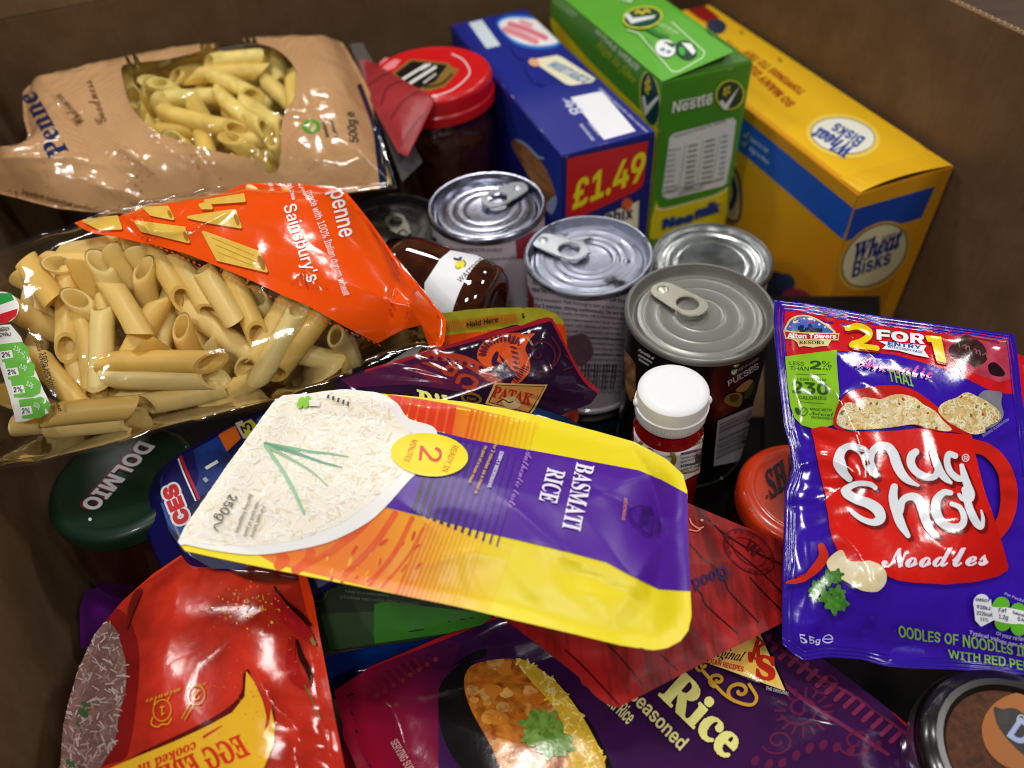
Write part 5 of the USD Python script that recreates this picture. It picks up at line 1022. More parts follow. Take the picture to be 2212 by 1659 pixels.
for (x, y, r_) in [(700, 690, 42), (740, 680, 36), (760, 730, 44), (715, 740, 36), (690, 730, 30), (790, 760, 30), (745, 770, 32), (715, 665, 26)]:
    lf.append((SM([(x + r_ * math.cos(t) * (1 + .3 * math.cos(5 * t + x)), y + r_ * .8 * math.sin(t) * (1 + .3 * math.cos(5 * t + x))) for t in np.linspace(0, 6.28, 24)[:-1]], BT), mix2('4a7420', '86ac4c', lambda p, x=x: noise_px(9, x % 9)(p) * 2.2 - .6)))
ink(qp, r, 'herb_picture', lf, M_FILM, jit=.00012)
cre = 'e2dc84'
ink(qp, r, 'product_lettering', [(T('Rice', (1082, 600), (1288, 800), 108, BT, up=(.66, -.74), kind='serifbold', dil=.03), cre)], M_FILM)
ink(qp, r, 'small_lettering', [(T('Seasoned', (985, 605), (1146, 772), 46, BT, up=(.66, -.74), wt=700), 'd8cf90'), (T('Basmati Rice', (870, 580), (985, 692), 46, BT, up=(.66, -.74), wt=700), 'd8cf90'), (T('SERVING SUGGESTION', (255, 745), (345, 900), 26, BT, up=(.86, -.5), wt=700), 'd8a0a0')], M_FILM)
sc_ = []
for cx, cy, s_, w_ in [(1215, 510, 22, 9), (1262, 555, 28, 10), (1330, 590, 40, 11)]:
    sc_.append((ST([(cx + s_ * (1 - t / 8) * math.cos(t + 2), cy + s_ * .8 * (1 - t / 8) * math.sin(t + 2)) for t in np.linspace(0, 7, 22)], w_, BT), mix2('a87820', 'd8a840', noise_px(10, 3))))
sc_.append((ST([(1215, 525), (1290, 605), (1360, 632), (1382, 610), (1360, 570)], 10, BT), 'c89830'))
ink(qp, r, 'gold_scrolls', sc_, M_FILM)
ink(qp, r, 'brand_badge', [(PL([(1180, 490), (1340, 395), (1400, 410), (1482, 600)], BT), '141012'), (PL([(1190, 488), (1342, 402), (1392, 416), (1470, 590)], BT), 'e8c878'), (PL([(1204, 488), (1345, 410), (1384, 424), (1450, 572)], BT), mix2('e8a868', 'e8c04c', lambda p: (p[:, :1] - 1500) / 180))], M_FILM)
ink(qp, r, 'badge_lettering', [(T("K", (1362, 478), (1394, 508), 62, BT, up=(.3, -.95), kind='serifbold', dil=.05), 'c42a1c'), (T("'S", (1358, 545), (1440, 560), 72, BT, up=(.0, -1), kind='serifbold', dil=.05), 'c42a1c'), (T('original', (1230, 480), (1335, 500), 34, BT, up=(.4, -.9), kind='bolditalic'), '1c1614'), (T('INDIAN RECIPES', (1215, 500), (1340, 532), 16, BT, up=(.2, -1), wt=800), 'c42a1c'), (T('THE ORIGINAL', (1408, 585), (1480, 605), 10, BT), 'b0a8b0')], M_FILM)

# ---- red wood-grain pouch
wood = lambda p: noise_px(46, 5)(np.c_[p[:, :1] * .55 + p[:, 1:] * 1.1, p[:, 1:] * .3 - p[:, :1] * .25])
mp_ = pouch('food_pouch', 'red wood-grain printed pouch under the right end of the basmati pouch', 'food pouch',
    [(960, 1230, .158), (1440, 1060, .165), (1800, 1270, .124), (1320, 1530, .160)],
    [(940, 1230), (1440, 1065), (1484, 1086), (1600, 1135), (1700, 1172), (1740, 1205), (1748, 1310), (1690, 1345), (1560, 1410), (1335, 1528), (1310, 1520), (1285, 1502), (1268, 1482), (1258, 1478), (1252, 1462), (1140, 1375)],
    mottled('red_wood_print', .46, 24., .40, 1.2, (5., .8, 1.5), .5), '9c1a1a', thick=.010, seal=.006, L=.026, wr=.0008, wscale=.05, seed=31, sealwr=.0006)
gl_ = []
for pts in [[(800, 110), (900, 240), (1010, 350), (1080, 450), (1300, 640), (1460, 800)], [(790, 440), (880, 540), (960, 600), (1040, 710), (1080, 790), (1280, 1000)], [(800, 700), (870, 800), (910, 880), (1130, 1080)], [(200, 1160), (300, 1260), (480, 1480)], [(570, 1220), (700, 1340)], [(1220, 680), (1300, 770), (1440, 910)], [(-100, 1200), (40, 1330), (280, 1590)], [(1000, 340), (1200, 470), (1480, 600)]]:
    gl_.append((ST(pts, 12, RW), '2e0608'))
ink(mp_, mp_.root, 'board_lines', gl_, M_SATIN)
navy = '2a1a5c'
W0_, W1_ = (1215, 495), None
stamp = [(LineString(np.array(EL(1210, 495, 205, 128, 38, RW).exterior.coords)).buffer(1.7), '5a0e14'), (LineString(np.array(EL(1210, 495, 135, 76, 38, RW).exterior.coords)).buffer(1.0), '5a0e14'), (T('W', (1170, 460), (1250, 545), 78, RW, up=(.62, -.78), wt=800), '4a0c12')]
for i, ch in enumerate('GOOD FOOD · ON BIDS · '):
    a = 2 * math.pi * i / 22 + 2.2; e = EL(1210, 495, 168, 101, 38, RW)
    c_, s_ = math.cos(math.radians(38)), math.sin(math.radians(38)); ex, ey = 168 * math.cos(a), 101 * math.sin(a)
    px_, py_ = 1210 + ex * c_ - ey * s_, 495 + ex * s_ + ey * c_
    tx, ty = -168 * math.sin(a), 101 * math.cos(a); dx, dy = tx * c_ - ty * s_, tx * s_ + ty * c_; L_ = math.hypot(dx, dy); dx, dy = dx / L_ * 13, dy / L_ * 13
    if ch not in ' ·': stamp.append((T(ch, (px_ - dx, py_ - dy), (px_ + dx, py_ + dy), 30, RW, wt=700), '5a0e14'))
ink(mp_, mp_.root, 'round_stamp', stamp, M_SATIN)
ink(mp_, mp_.root, 'lettering', [(T('Good', (1035, 590), (800, 695), 92, RW, up=(.30, .95), wt=700), navy), (ST([(782, 262), (800, 300), (845, 330), (880, 322)], 11, RW), 'e08a6a'), (ST([(780, 340), (830, 350), (860, 338)], 9, RW), 'e08a6a'), (EL(870, 272, 12, 10, 0, RW), 'e08a6a')], M_SATIN)

# ---- egg fried rice pouch
E_ = fr(0, 1000, 1000, 1679)
efr = pouch('rice_pouch', 'red egg fried rice pouch in the bottom left corner', 'food pouch',
    [(330, 1190, .150), (660, 1240, .158), (790, 1900, .150), (60, 1900, .130)],
    [(400, 1193), (330, 1240), (262, 1300), (205, 1370), (172, 1440), (150, 1510), (137, 1570), (130, 1660), (110, 1900), (800, 1900), (770, 1720), (745, 1659), (725, 1560), (705, 1450), (690, 1370), (676, 1290), (660, 1235), (560, 1215)],
    mottled('mottled_red_film', .15, 34., .60, 1.08, r0=.36), 'c4301f', thick=.012, seal=.005, L=.022, wr=.0006, wscale=.045, seed=41, fine=.0001, sealwr=.0007,
    creases=[([(550, 1450), (590, 1520), (648, 1580), (640, 1640), (670, 1700)], .0018, .0025), ([(570, 1360), (620, 1335), (650, 1360)], .0014, .004), ([(690, 1560), (715, 1590), (722, 1640)], .0012, .003)])
r = efr.root
orr = 'd83a12'
ink(efr, r, 'orange_edge', [(ST([(815, 715), (690, 800), (520, 920), (400, 1030), (330, 1130), (285, 1260), (262, 1400), (245, 1659)], 20, E_), orr), (ST([(1320, 830), (1350, 960), (1400, 1120), (1440, 1280), (1490, 1480), (1550, 1680)], 42, E_), orr)], M_FILM)
ink(efr, r, 'red_plate_picture', [(SM([(340, 1090), (410, 1000), (500, 965), (560, 1010), (600, 1120), (605, 1250), (590, 1400), (570, 1540), (540, 1620), (440, 1660), (300, 1800), (240, 1700), (270, 1300)], E_), mix2('701010', '8c1a18', noise_px(40, 3)))], M_FILM)
wr_ = SM([(330, 1120), (390, 1040), (440, 1015), (500, 1050), (530, 1130), (550, 1220), (545, 1330), (520, 1420), (500, 1540), (450, 1640), (380, 1750), (280, 1750), (265, 1500), (290, 1250)], E_)
ink(efr, r, 'white_rice_picture', [(wr_, mix2('4a2e2c', '947068', noise_px(14, 4)))], M_FILM)
rg = []
shapely.prepare(wr_); b_ = wr_.bounds
while len(rg) < 330:
    c = np.array([rng.uniform(b_[0], b_[2]), rng.uniform(b_[1], b_[3])])
    if wr_.contains(Point(c)):
        a = rng.uniform(0, 3.14); d = np.array([math.cos(a), math.sin(a)]) * rng.uniform(5, 9)
        rg.append((ST([c - d, c + d], rng.uniform(2.2, 3.6)), ['ac9690', '977d77', 'bcaaa3', '8a6c66'][rng.integers(0, 4)]))
for (x, y) in [(365, 1420), (350, 1480), (310, 1640), (375, 1390)]:
    rg.append((EL(x, y, 26, 16, 40, E_), '3f5a38'))
ink(efr, r, 'rice_grains_print', rg, M_FILM, jit=.0002)
ylw = mix2('d8a01c', 'e8b834', noise_px(80, 2))
ink(efr, r, 'banner_shadow', [(SM([(470, 1680), (620, 1590), (850, 1480), (990, 1400), (1050, 1330), (1060, 1250), (1085, 1238), (1075, 1330), (1010, 1420), (800, 1530), (560, 1640)], E_), '5a1010'), (SM([(1150, 1508), (1185, 1430), (1180, 1340), (1195, 1430), (1190, 1480)], E_), '6a1412')], M_FILM)
ink(efr, r, 'yellow_banner', [(PL([(460, 1670), (600, 1610), (760, 1545), (900, 1480), (1010, 1420), (1065, 1350), (1072, 1240), (1110, 1290), (1145, 1370), (1160, 1440), (1150, 1500), (1170, 1470), (1180, 1400), (1196, 1480), (1190, 1560), (1140, 1680), (1050, 1800), (400, 1800)], E_), ylw)], M_FILM)
rdl = 'c8321c'
ink(efr, r, 'product_lettering', [(T('EGG FRIED', (1090, 1600), (640, 1780), 100, E_, up=(-.36, -.93), kind='bolditalic', dil=.03), rdl), (T('cooked in', (850, 1545), (600, 1650), 46, E_, up=(.36, .93), kind='bolditalic', dil=.02), rdl), (VS([(890, 1525, 12), (930, 1500, 10), (965, 1478, 5)], E_), rdl)], M_FILM)
yi = 'd8981c'
ink(efr, r, 'icons', [(LineString(EL(857, 1345, 36, 42, 10, E_).exterior.coords).buffer(1.2), yi), (LineString(EL(710, 1410, 38, 46, 10, E_).exterior.coords).buffer(1.2), yi), (T('2', (872, 1320), (842, 1326), 44, E_, up=(0, 1)), yi), (T('1', (720, 1390), (700, 1394), 40, E_, up=(0, 1)), yi), (ST([(832, 1375), (795, 1445)], 5, E_), yi), (ST([(845, 1385), (808, 1450)], 5, E_), yi),
    (ST([(670, 1440), (665, 1470), (690, 1482), (712, 1470), (735, 1470), (750, 1445)], 6, E_), yi), (ST([(680, 1375), (674, 1385)], 5, E_), yi), (ST([(735, 1365), (742, 1352)], 5, E_), yi), (T('serving', (900, 1290), (815, 1308), 24, E_, up=(.1, 1), kind='script'), yi), (T('minutes', (790, 1312), (640, 1365), 28, E_, up=(.2, 1), kind='script'), yi)], M_FILM)
ch = [(VS([(1200, 920, 30), (1230, 985, 60), (1290, 1045, 62), (1340, 1090, 46), (1358, 1108, 26)], E_), mix2('8c1416', 'c8202c', noise_px(14, 2))), (ST([(1358, 1105), (1370, 1122)], 18, E_), '8a7a1c'), (VS([(1268, 1110, 30), (1262, 1180, 40), (1275, 1250, 50), (1312, 1295, 40), (1325, 1300, 20)], E_), mix2('8c1414', 'b82018', noise_px(14, 3))), (ST([(1325, 1305), (1350, 1360), (1395, 1450)], 7, E_), '6a6428')]
ink(efr, r, 'chilli_shadow', [(VS([(1195, 880, 10), (1230, 940, 26), (1300, 1000, 30), (1350, 1040, 16)], E_), '2a0c0c'), (VS([(1290, 1110, 12), (1310, 1180, 26), (1345, 1250, 24), (1350, 1300, 8)], E_), '2a0c0c'), (SM([(960, 770), (1100, 780), (1260, 800), (1290, 850), (1150, 860), (1040, 830)], E_), mix2('3a0a0a', '6a1412', noise_px(20, 2))), (SM([(590, 900), (625, 890), (590, 980), (560, 1060), (565, 970)], E_), '6a1612')], M_FILM)
ink(efr, r, 'chilli_picture', ch, M_FILM)
ink(efr, r, 'spice_specks', [(EL(rng.normal(1080, 90), rng.normal(960, 42), rng.uniform(2, 6), rng.uniform(2, 5), 0, E_), ['d8a02c', 'c88420', 'e0b040'][i % 3]) for i in range(70)] + [(EL(rng.uniform(900, 1450), rng.uniform(1000, 1640), rng.uniform(2, 4), 3, 0, E_), 'c8601c') for i in range(50)], M_FILM)

# ---- green pouch
gp = pouch('food_pouch', 'dark pouch with a bright green lower corner between the red pouches', 'food pouch',
    [(560, 1180, .140), (1080, 1180, .140), (1090, 1340, .138), (600, 1420, .132)],
    [(560, 1190), (1060, 1190), (1090, 1280), (1068, 1330), (1040, 1350), (900, 1385), (690, 1408), (640, 1380)],
    M_MATTE, mix2('0e1c0c', '162a12', noise_px(60, 3)), thick=.010, seal=.005, L=.02, wr=.0008, seed=51)
ink(gp, gp.root, 'green_panel', [(PL([(820, 970), (860, 960), (1300, 1010), (1290, 1050), (1220, 1075), (820, 1132), (815, 1080)], B0_), mix2('22600f', '2f7a18', noise_px(40, 2))), (PL([(600, 1010), (820, 1000), (815, 1132), (640, 1160)], B0_), '27421c')], M_MATTE)
ink(gp, gp.root, 'small_print', [(T('please recycle this pouch', (680, 945), (1000, 975), 14, B0_, wt=500), '52604c'), (T('keep in a cool place', (700, 922), (880, 940), 12, B0_), '52604c'), (LineString(EL(590, 905, 40, 55, 0, B0_).exterior.coords).buffer(1), '3a4a34')], M_MATTE)

# ---- paisley pouch behind the basmati pouch
PK = fr(880, 780, 680, 2212)
op = pouch('rice_pouch', 'purple and orange paisley pilau rice pouch standing in front of the tins', 'food pouch',
    [(734, 817, .19), (1190, 687, .205), (1290, 850, .172), (900, 990, .165)],
    [(720, 822), (734, 815), (960, 747), (1105, 703), (1118, 701), (1122, 705), (1134, 700), (1160, 690), (1182, 685), (1193, 688), (1206, 712), (1224, 748), (1240, 780), (1262, 815), (1296, 845), (1275, 872), (1232, 889), (1100, 940), (900, 1000), (760, 900)],
    M_FILM, mix2('1c0c20', '2e1232', noise_px(60, 3)), thick=.008, seal=.004, L=.02, wr=.0003, wscale=.06, seed=61, sealwr=.0006, creases=[([(1165, 735), (1190, 790), (1200, 815)], .0014, .0016), ([(960, 800), (1060, 790), (1150, 730)], .0008, .004)])
r = op.root
ink(op, r, 'crimson_edge', [(ST([(230, 585), (880, 385), (1500, 222), (1760, 150), (1800, 170), (1910, 380), (2050, 640), (2180, 760)], 40, PK), mix2('b02034', '8c1420', noise_px(40, 2)))], M_FILM)
ink(op, r, 'violet_panel', [(PL([(0, 660), (300, 570), (700, 470), (1000, 480), (1300, 600), (1400, 700), (1000, 760), (600, 700), (100, 730)], PK), mix2('3a1240', '5a1c34', noise_px(40, 5)))], M_FILM)
og = mix2('b8401c', 'd85a1c', noise_px(40, 4))
og2 = mix2('8c2c20', 'b03c1c', noise_px(40, 5))
pa = [(SM([(1155, 470), (1180, 380), (1260, 310), (1380, 275), (1500, 265), (1560, 280), (1640, 270), (1600, 320), (1560, 400), (1590, 480), (1600, 570), (1560, 640), (1500, 690), (1440, 690), (1480, 600), (1400, 560), (1340, 520), (1280, 570), (1200, 530)], PK), og),
      (VS([(640, 470, 20), (760, 465, 60), (900, 470, 80), (1040, 500, 84), (1160, 560, 90), (1260, 630, 90), (1340, 690, 50)], PK), og2), (VS([(700, 520, 16), (800, 545, 30), (900, 580, 24)], PK), og2), (LineString(PK([(900, 560), (950, 540), (980, 580), (950, 620), (890, 610), (870, 580)])).buffer(4), og2), (VS([(990, 680, 40), (1020, 630, 36), (1100, 640, 34), (1150, 680, 34), (1110, 730, 40), (1040, 720, 30)], PK), og2), (VS([(650, 560, 60), (760, 640, 60), (860, 690, 30)], PK), mix2('7c2430', '6a1c38', noise_px(20, 3)))]
ink(op, r, 'paisley_pattern', pa, M_FILM)
dts = []
for k in range(13):
    a = math.pi * (1.02 + .72 * k / 12); dts.append((affinity.rotate(EL(1390 + 190 * math.cos(a), 460 + 150 * math.sin(a), 13, 34, math.degrees(a) + 90, PK), 0), '5a1c30'))
for k in range(9): dts.append((EL(700 + 70 * k, 468 + 7 * k + .9 * k * k, 20, 17, 20, PK), '4a1838'))
for k in range(8): dts.append((EL(1450 + 13 * k - 1.2 * k * k, 350 + 42 * k, 34, 9, 20, PK), '5a1c30'))
for k in range(9): dts.append((ST([(1585 - 12 * k, 560 + 16 * k), (1545 - 12 * k, 545 + 14 * k)], 8, PK), '3a1430'))
dts += [(VS([(1300, 500, 6), (1320, 440, 30), (1300, 520, 50), (1380, 570, 60), (1430, 620, 30)], PK), '3c1438'), (VS([(1345, 460, 10), (1380, 510, 24), (1430, 580, 20), (1470, 630, 8)], PK), '4a1830'), (SM([(1020, 650), (1080, 640), (1110, 670), (1080, 710), (1040, 700)], PK), '3a1238')]
ink(op, r, 'pattern_dots', dts, M_FILM, jit=.00004)
ghost = [(LineString(PK([(1680 + 60 * math.cos(t) * t / 3, 440 + 60 * math.sin(t) * t / 3) for t in np.linspace(0, 8, 40)])).buffer(2.2), '4c1a2c'), (ST([(1780, 300), (1850, 420), (1800, 540), (1700, 600)], 18, PK), '521a2a'), (ST([(1900, 450), (1960, 540), (1880, 580)], 12, PK), '521a2a')]
ink(op, r, 'faint_pattern', ghost, M_FILM)
ink(op, r, 'product_lettering', [(T('Pilau', (655, 985), (1180, 1110), 265, PK, up=(-.18, -1), kind='bolditalic', dil=.02), 'e2dc74')], M_FILM)
ink(op, r, 'brand_badge', [(PL([(1300, 685), (1745, 700), (1640, 900), (1600, 960), (1220, 860)], PK), 'c8a060'), (PL([(1318, 700), (1726, 712), (1620, 900), (1590, 940), (1245, 850)], PK), '2a1a14'), (PL([(1326, 706), (1718, 718), (1612, 896), (1582, 930), (1256, 846)], PK), mix2('b8783c', 'c88a48', noise_px(20, 2)))], M_FILM)
ink(op, r, 'badge_lettering', [(T('PATAK', (1275, 800), (1600, 868), 96, PK, up=(.35, -1), kind='serifbold', dil=.03), 'a8281c'), (EL(1440, 850, 80, 50, 10, PK), 'c8a878'), (ST([(1320, 850), (1370, 825), (1420, 850), (1450, 840)], 9, PK), '1c1412')], M_FILM)
ink(op, r, 'gold_scroll', [(LineString(EL(1105, 815, 78, 40, 10, PK).exterior.coords).buffer(2.5), '7a5a1c'), (T('Pure', (1070, 830), (1140, 832), 30, PK), '7a5a1c')], M_FILM)
ink(op, r, 'small_lettering', [(T('tear here', (1570, 318), (1612, 380), 26, PK, wt=700), 'a89878'), (EL(1592, 258, 14, 18, 0, PK), 'e6d8d0')], M_FILM)

# ---- gold-topped pouch "Hold Here"
hp = pouch('food_pouch', 'gold and orange pouch top marked Hold Here', 'food pouch',
    [(955, 676, .193), (1216, 690, .193), (1225, 790, .172), (955, 810, .165)],
    [(900, 690), (955, 677), (1010, 669), (1068, 665), (1126, 664), (1130, 667), (1136, 664), (1170, 666), (1200, 677), (1216, 692), (1222, 720), (1226, 760), (1228, 830), (920, 840)],
    M_FILM, mix2('8e8a1c', 'b0a830', lambda p: noise_px(16, 3)(p) * 1.5 - .2), thick=.006, seal=.011, L=.018, wr=.0005, seed=71)
ink(hp, hp.root, 'orange_panel', [(PL([(860, 290), (1000, 275), (1200, 250), (1480, 212), (1760, 180), (1900, 198), (1930, 420), (1900, 560), (860, 560)], PK), mix2('d8400e', 'e0560e', noise_px(40, 2)))], M_FILM)
hs = []
for i in range(34):
    x = 890 + i * 17.5; y0, y1 = 165 - (x - 890) * .115, 258 - (x - 890) * .15
    hs.append((PL([(x, y0), (x + 9, y0), (x + 26, y1), (x + 17, y1)], PK), 'c8601c'))
ink(hp, hp.root, 'hatched_band', hs, M_FILM)
ink(hp, hp.root, 'lettering', [(T('Hold Here', (1068, 218), (1335, 170), 46, PK, up=(.02, -1), wt=700), '1c180e'), (PL([(1528, 102), (1552, 100), (1542, 124)], PK), '1c180e'), (PL([(1530, 122), (1560, 122), (1546, 146)], PK), '1c180e')], M_FILM)

# ---- sachet corner under the orange bag
wp = pouch('food_packet', 'clear and white sachet corner under the end of the orange pasta bag', 'food packet', [(815, 790, .19), (950, 735, .19), (965, 775, .182), (830, 830, .178)],
    [(810, 800), (900, 745), (950, 740), (962, 760), (955, 778), (830, 825)], M_FILM, mix2('8a8478', 'b0aaa0', noise_px(20, 3)), thick=.004, seal=.003, L=.01, wr=.0012, wscale=.018, seed=81)
ink(wp, wp.root, 'lettering', [(T('suggestion', (495, 352), (618, 348), 20, PK, up=(0, -1), wt=700), '2a2622')], M_FILM)
ink(wp, wp.root, 'red_print', [(SM([(650, 330), (690, 315), (700, 350), (670, 380)], PK), 'b8301c'), (SM([(660, 430), (700, 385), (730, 400), (730, 430), (680, 445)], PK), '6a2a18')], M_FILM)

# ---- small items seen in part
bl = pouch('food_packet', 'blue packet with nutrition marks tucked behind the basmati pouch', 'food packet', [(1010, 880, .172), (1260, 905, .170), (1260, 960, .160), (1000, 940, .160)],
    [(1015, 880), (1050, 866), (1100, 868), (1160, 880), (1220, 900), (1265, 925), (1260, 960), (1010, 950)], M_FILM, mix2('1c3a6a', '10203c', fade(1080, 1260)), thick=.006, seal=.003, L=.01, wr=.001, wscale=.02, seed=91)
ink(bl, bl.root, 'nutrition_marks', [(EL(1240, 885, 62, 22, 0, PK), '4f8a2c'), (PL([(1285, 862), (1320, 858), (1440, 890), (1452, 918), (1400, 925), (1310, 905)], PK), 'b8c4c8'), (PL([(1225, 900), (1300, 900), (1330, 915), (1230, 915)], PK), 'b8c4c8'), (T('138kJ', (1330, 885), (1420, 905), 18, PK), '3a4450')], M_FILM)
orp = pouch('food_packet', 'small dark orange packet corner beside the teal tin', 'food packet', [(1180, 880, .150), (1250, 870, .150), (1250, 930, .14), (1180, 940, .14)], [(1170, 890), (1245, 868), (1250, 900), (1235, 935), (1180, 940)], M_SATIN, '9c2c10', thick=.004, seal=.002, L=.008, seed=92)
bl2 = pouch('food_packet', 'blue foil packet corner between the green and purple pouches', 'food packet', [(690, 1400, .100), (960, 1360, .100), (960, 1460, .095), (700, 1500, .095)], [(690, 1420), (850, 1385), (1000, 1350), (1000, 1420), (720, 1510)], M_FILM, '0e2c74', thick=.005, seal=.003, L=.01, seed=93)
pu = pouch('food_packet', 'purple crinkled wrapper against the left box wall', 'food packet', [(150, 1270, .10), (320, 1270, .10), (300, 1400, .09), (150, 1400, .09)], [(185, 1272), (235, 1268), (320, 1290), (300, 1400), (175, 1400), (172, 1320)], M_FILM, '4a1060', thick=.006, seal=.002, L=.012, wr=.004, wscale=.02, seed=94)
rdp = pouch('food_packet', 'crimson packet edge at the bottom between the two rice pouches', 'food packet', [(735, 1560, .112), (840, 1580, .112), (930, 1740, .105), (760, 1800, .105)], [(735, 1572), (765, 1580), (800, 1620), (860, 1690), (940, 1760), (800, 1800), (745, 1680)], M_FILM, mix2('a80c28', '780a1c', noise_px(20, 3)), thick=.008, seal=.003, L=.012, seed=95)
rdr = pouch('food_packet', 'red packet sliver at the right edge behind the noodle packet', 'food packet', [(2195, 765, .165), (2330, 790, .165), (2340, 880, .155), (2195, 870, .155)], [(2190, 762), (2240, 780), (2340, 800), (2340, 880), (2200, 880)], M_FILM, 'c81420', thick=.004, seal=.002, L=.01, seed=96)
rwc = pouch('food_packet', 'red wood-grain packet corner beside the seal of the brown pasta bag', 'food packet', [(770, 130, .218), (945, 210, .218), (885, 345, .205), (800, 300, .205)], [(776, 128), (800, 132), (870, 172), (938, 212), (935, 226), (918, 262), (905, 290), (880, 338), (860, 330), (800, 220)], M_SATIN, mix2('8c2026', 'b0353a', lambda p: wood(p) * 1.6 - .3), thick=.003, seal=.002, L=.01, wr=.0006, seed=97)
ink(rwc, rwc.root, 'board_lines', [(ST([(95, 470), (200, 400), (260, 395)], 7, BX), '5a1418'), (ST([(180, 560), (215, 470), (300, 430)], 7, BX), '5a1418'), (ST([(230, 640), (300, 540), (390, 490)], 7, BX), '5a1418'), (ST([(290, 780), (340, 690), (420, 600)], 7, BX), '5a1418')], M_SATIN)

# ---- blue rounded tub
TZ = .160
tub_px = [(344, 1060), (346, 1035), (359, 1006), (372, 990), (387, 979), (440, 948), (528, 903), (640, 862), (760, 850), (900, 900), (850, 1050), (700, 1180), (560, 1240), (430, 1215), (398, 1198), (372, 1150), (352, 1105)]
tp_ = SM([tuple(p) for p in tub_px]); top3 = np.array([at(x, y, TZ + .004 * (1000 - y) / 200) for x, y in np.array(tp_.segmentize(12).exterior.coords)[:-1]])
cen = top3.mean(0)
tub = thing('plastic_tub', 'dark blue rounded plastic tub under the left end of the basmati pouch', 'tub')
rings = []
for ins, dz in ((.004, .0002), (.0016, .0004), (.0004, -.0006), (0, -.002), (-.002, -.006), (-.0105, -.0105), (-.0125, -.0125), (-.012, -.016), (-.010, -.05), (.004, -.058)):
    d_ = top3 - cen; L_ = np.linalg.norm(d_[:, :2], axis=1, keepdims=True); rings.append(top3 - d_ / L_ * ins + UP * dz)
n_ = len(top3); V_ = np.vstack(rings + [cen[None] + UP * .0002]); F_ = []
for k in range(len(rings) - 1):
    i_ = np.arange(n_); j_ = (i_ + 1) % n_
    F_ += [np.c_[i_ + k * n_, i_ + (k + 1) * n_, j_ + (k + 1) * n_], np.c_[i_ + k * n_, j_ + (k + 1) * n_, j_ + k * n_]]
i_ = np.arange(n_); j_ = (i_ + 1) % n_; F_.append(np.c_[i_, j_, np.full(n_, len(V_) - 1)])
tm_ = trimesh.Trimesh(V_, np.vstack(F_), process=False); trimesh.repair.fix_normals(tm_)
putm(tub, 'tub_body', tm_, plain('blue_tub_plastic', '0e0f58', 0.28, 0.5, coat=.2), 50)
cs = [at(*p, TZ + .004 * (1000 - p[1]) / 200 + .0004) for p in ((300, 850), (900, 850), (900, 1240), (300, 1240))]
tsf = flat(*cs); tsf.step = .004; tsf.root = tub
ink(tsf, tub, 'label', [(PL([(1120, 560), (1160, 470), (1290, 340), (1900, 30), (2300, -100), (2300, 1400), (1600, 1400), (1330, 1240), (1200, 1040), (1135, 800)], DL), mix2('0c1030', '14205c', noise_px(60, 2))), (PL([(1310, 360), (1660, 170), (1745, 330), (2000, 500), (1480, 740), (1420, 600)], DL), mix2('0a1030', '1c48a8', lambda p: noise_px(50, 4)(p) * 1.9 - .5)), (PL([(1125, 790), (1200, 820), (1290, 960), (1400, 1100), (1330, 1140), (1200, 1000)], DL), '1a4aa0')], M_CARTON)
ink(tsf, tub, 'label_stripes', [(ST([(1285, 372), (1340, 520), (1450, 770)], 16, DL), 'dfe0e4'), (ST([(1310, 362), (1370, 510), (1480, 750)], 28, DL), 'b81c28'), (PL([(1815, 60), (1880, 30), (1950, 200), (1890, 200)], DL), 'c8c0b8'), (PL([(1660, 165), (1815, 80), (1870, 200), (1740, 320)], DL), 'd8661c'), (PL([(1860, 72), (1960, 20), (2015, 70), (1990, 150), (1910, 185), (1895, 170)], DL), 'd8d048'), (PL([(2010, 30), (2060, -10), (2100, 20), (2030, 90)], DL), '2f7ac8')], M_CARTON)
ces = T('CES', (1400, 950), (1265, 610), 140, DL, up=(-.9, .42), wt=900, dil=.04)
ink(tsf, tub, 'brand_outline', [(ces.buffer(4.5), 'd8dce4')], M_CARTON)
ink(tsf, tub, 'brand_lettering', [(ces, 'c01c24'), (T('3', (1985, 120), (1945, 45), 100, DL, up=(-.9, .42)), '15130f'), (PL([(1535, 465), (1650, 398), (1665, 425), (1555, 490)], DL), 'd8d8dc'), (PL([(1515, 575), (1545, 555), (1575, 590), (1545, 610)], DL), '9aa0ac')], M_CARTON)

# print on the tub's rounded side wall
def ink_mesh(parent, name, mesh, shapes, material, step=5.0, lift=.0003):
    V, Fs, Cs, Nn, k = [], [], [], [], 0
    for g, c in shapes:
        v, f = tri2d(g, step)
        d = np.array([ray(*q) for q in v]); loc, ir, it = mesh.ray.intersects_location(np.tile(EYE, (len(d), 1)), d, multiple_hits=False)
        o = np.full((len(v), 3), np.nan); o[ir] = loc + mesh.face_normals[it] * lift
        nn = np.zeros((len(v), 3)); nn[ir] = mesh.face_normals[it]
        ok = ~np.isnan(o).any(1); f = f[ok[f].all(1)][:, ::-1]
        V.append(np.nan_to_num(o)); Nn.append(nn); Fs.append(f + k); Cs.append(colour_of(c, v)); k += len(v)
    put(parent, name, np.vstack(V), np.vstack(Fs), material, np.vstack(Nn), np.vstack(Cs))
ink_mesh(tub, 'side_print', tm_, [(ST([(1035, 1060), (1080, 1150), (1110, 1215), (1170, 1295)], 34, DL), '2f86d8'), (PL([(1065, 1030), (1150, 1015), (1180, 1090), (1230, 1170), (1275, 1270), (1240, 1295), (1180, 1220), (1150, 1150)], DL), 'c8b81c')], M_CARTON)
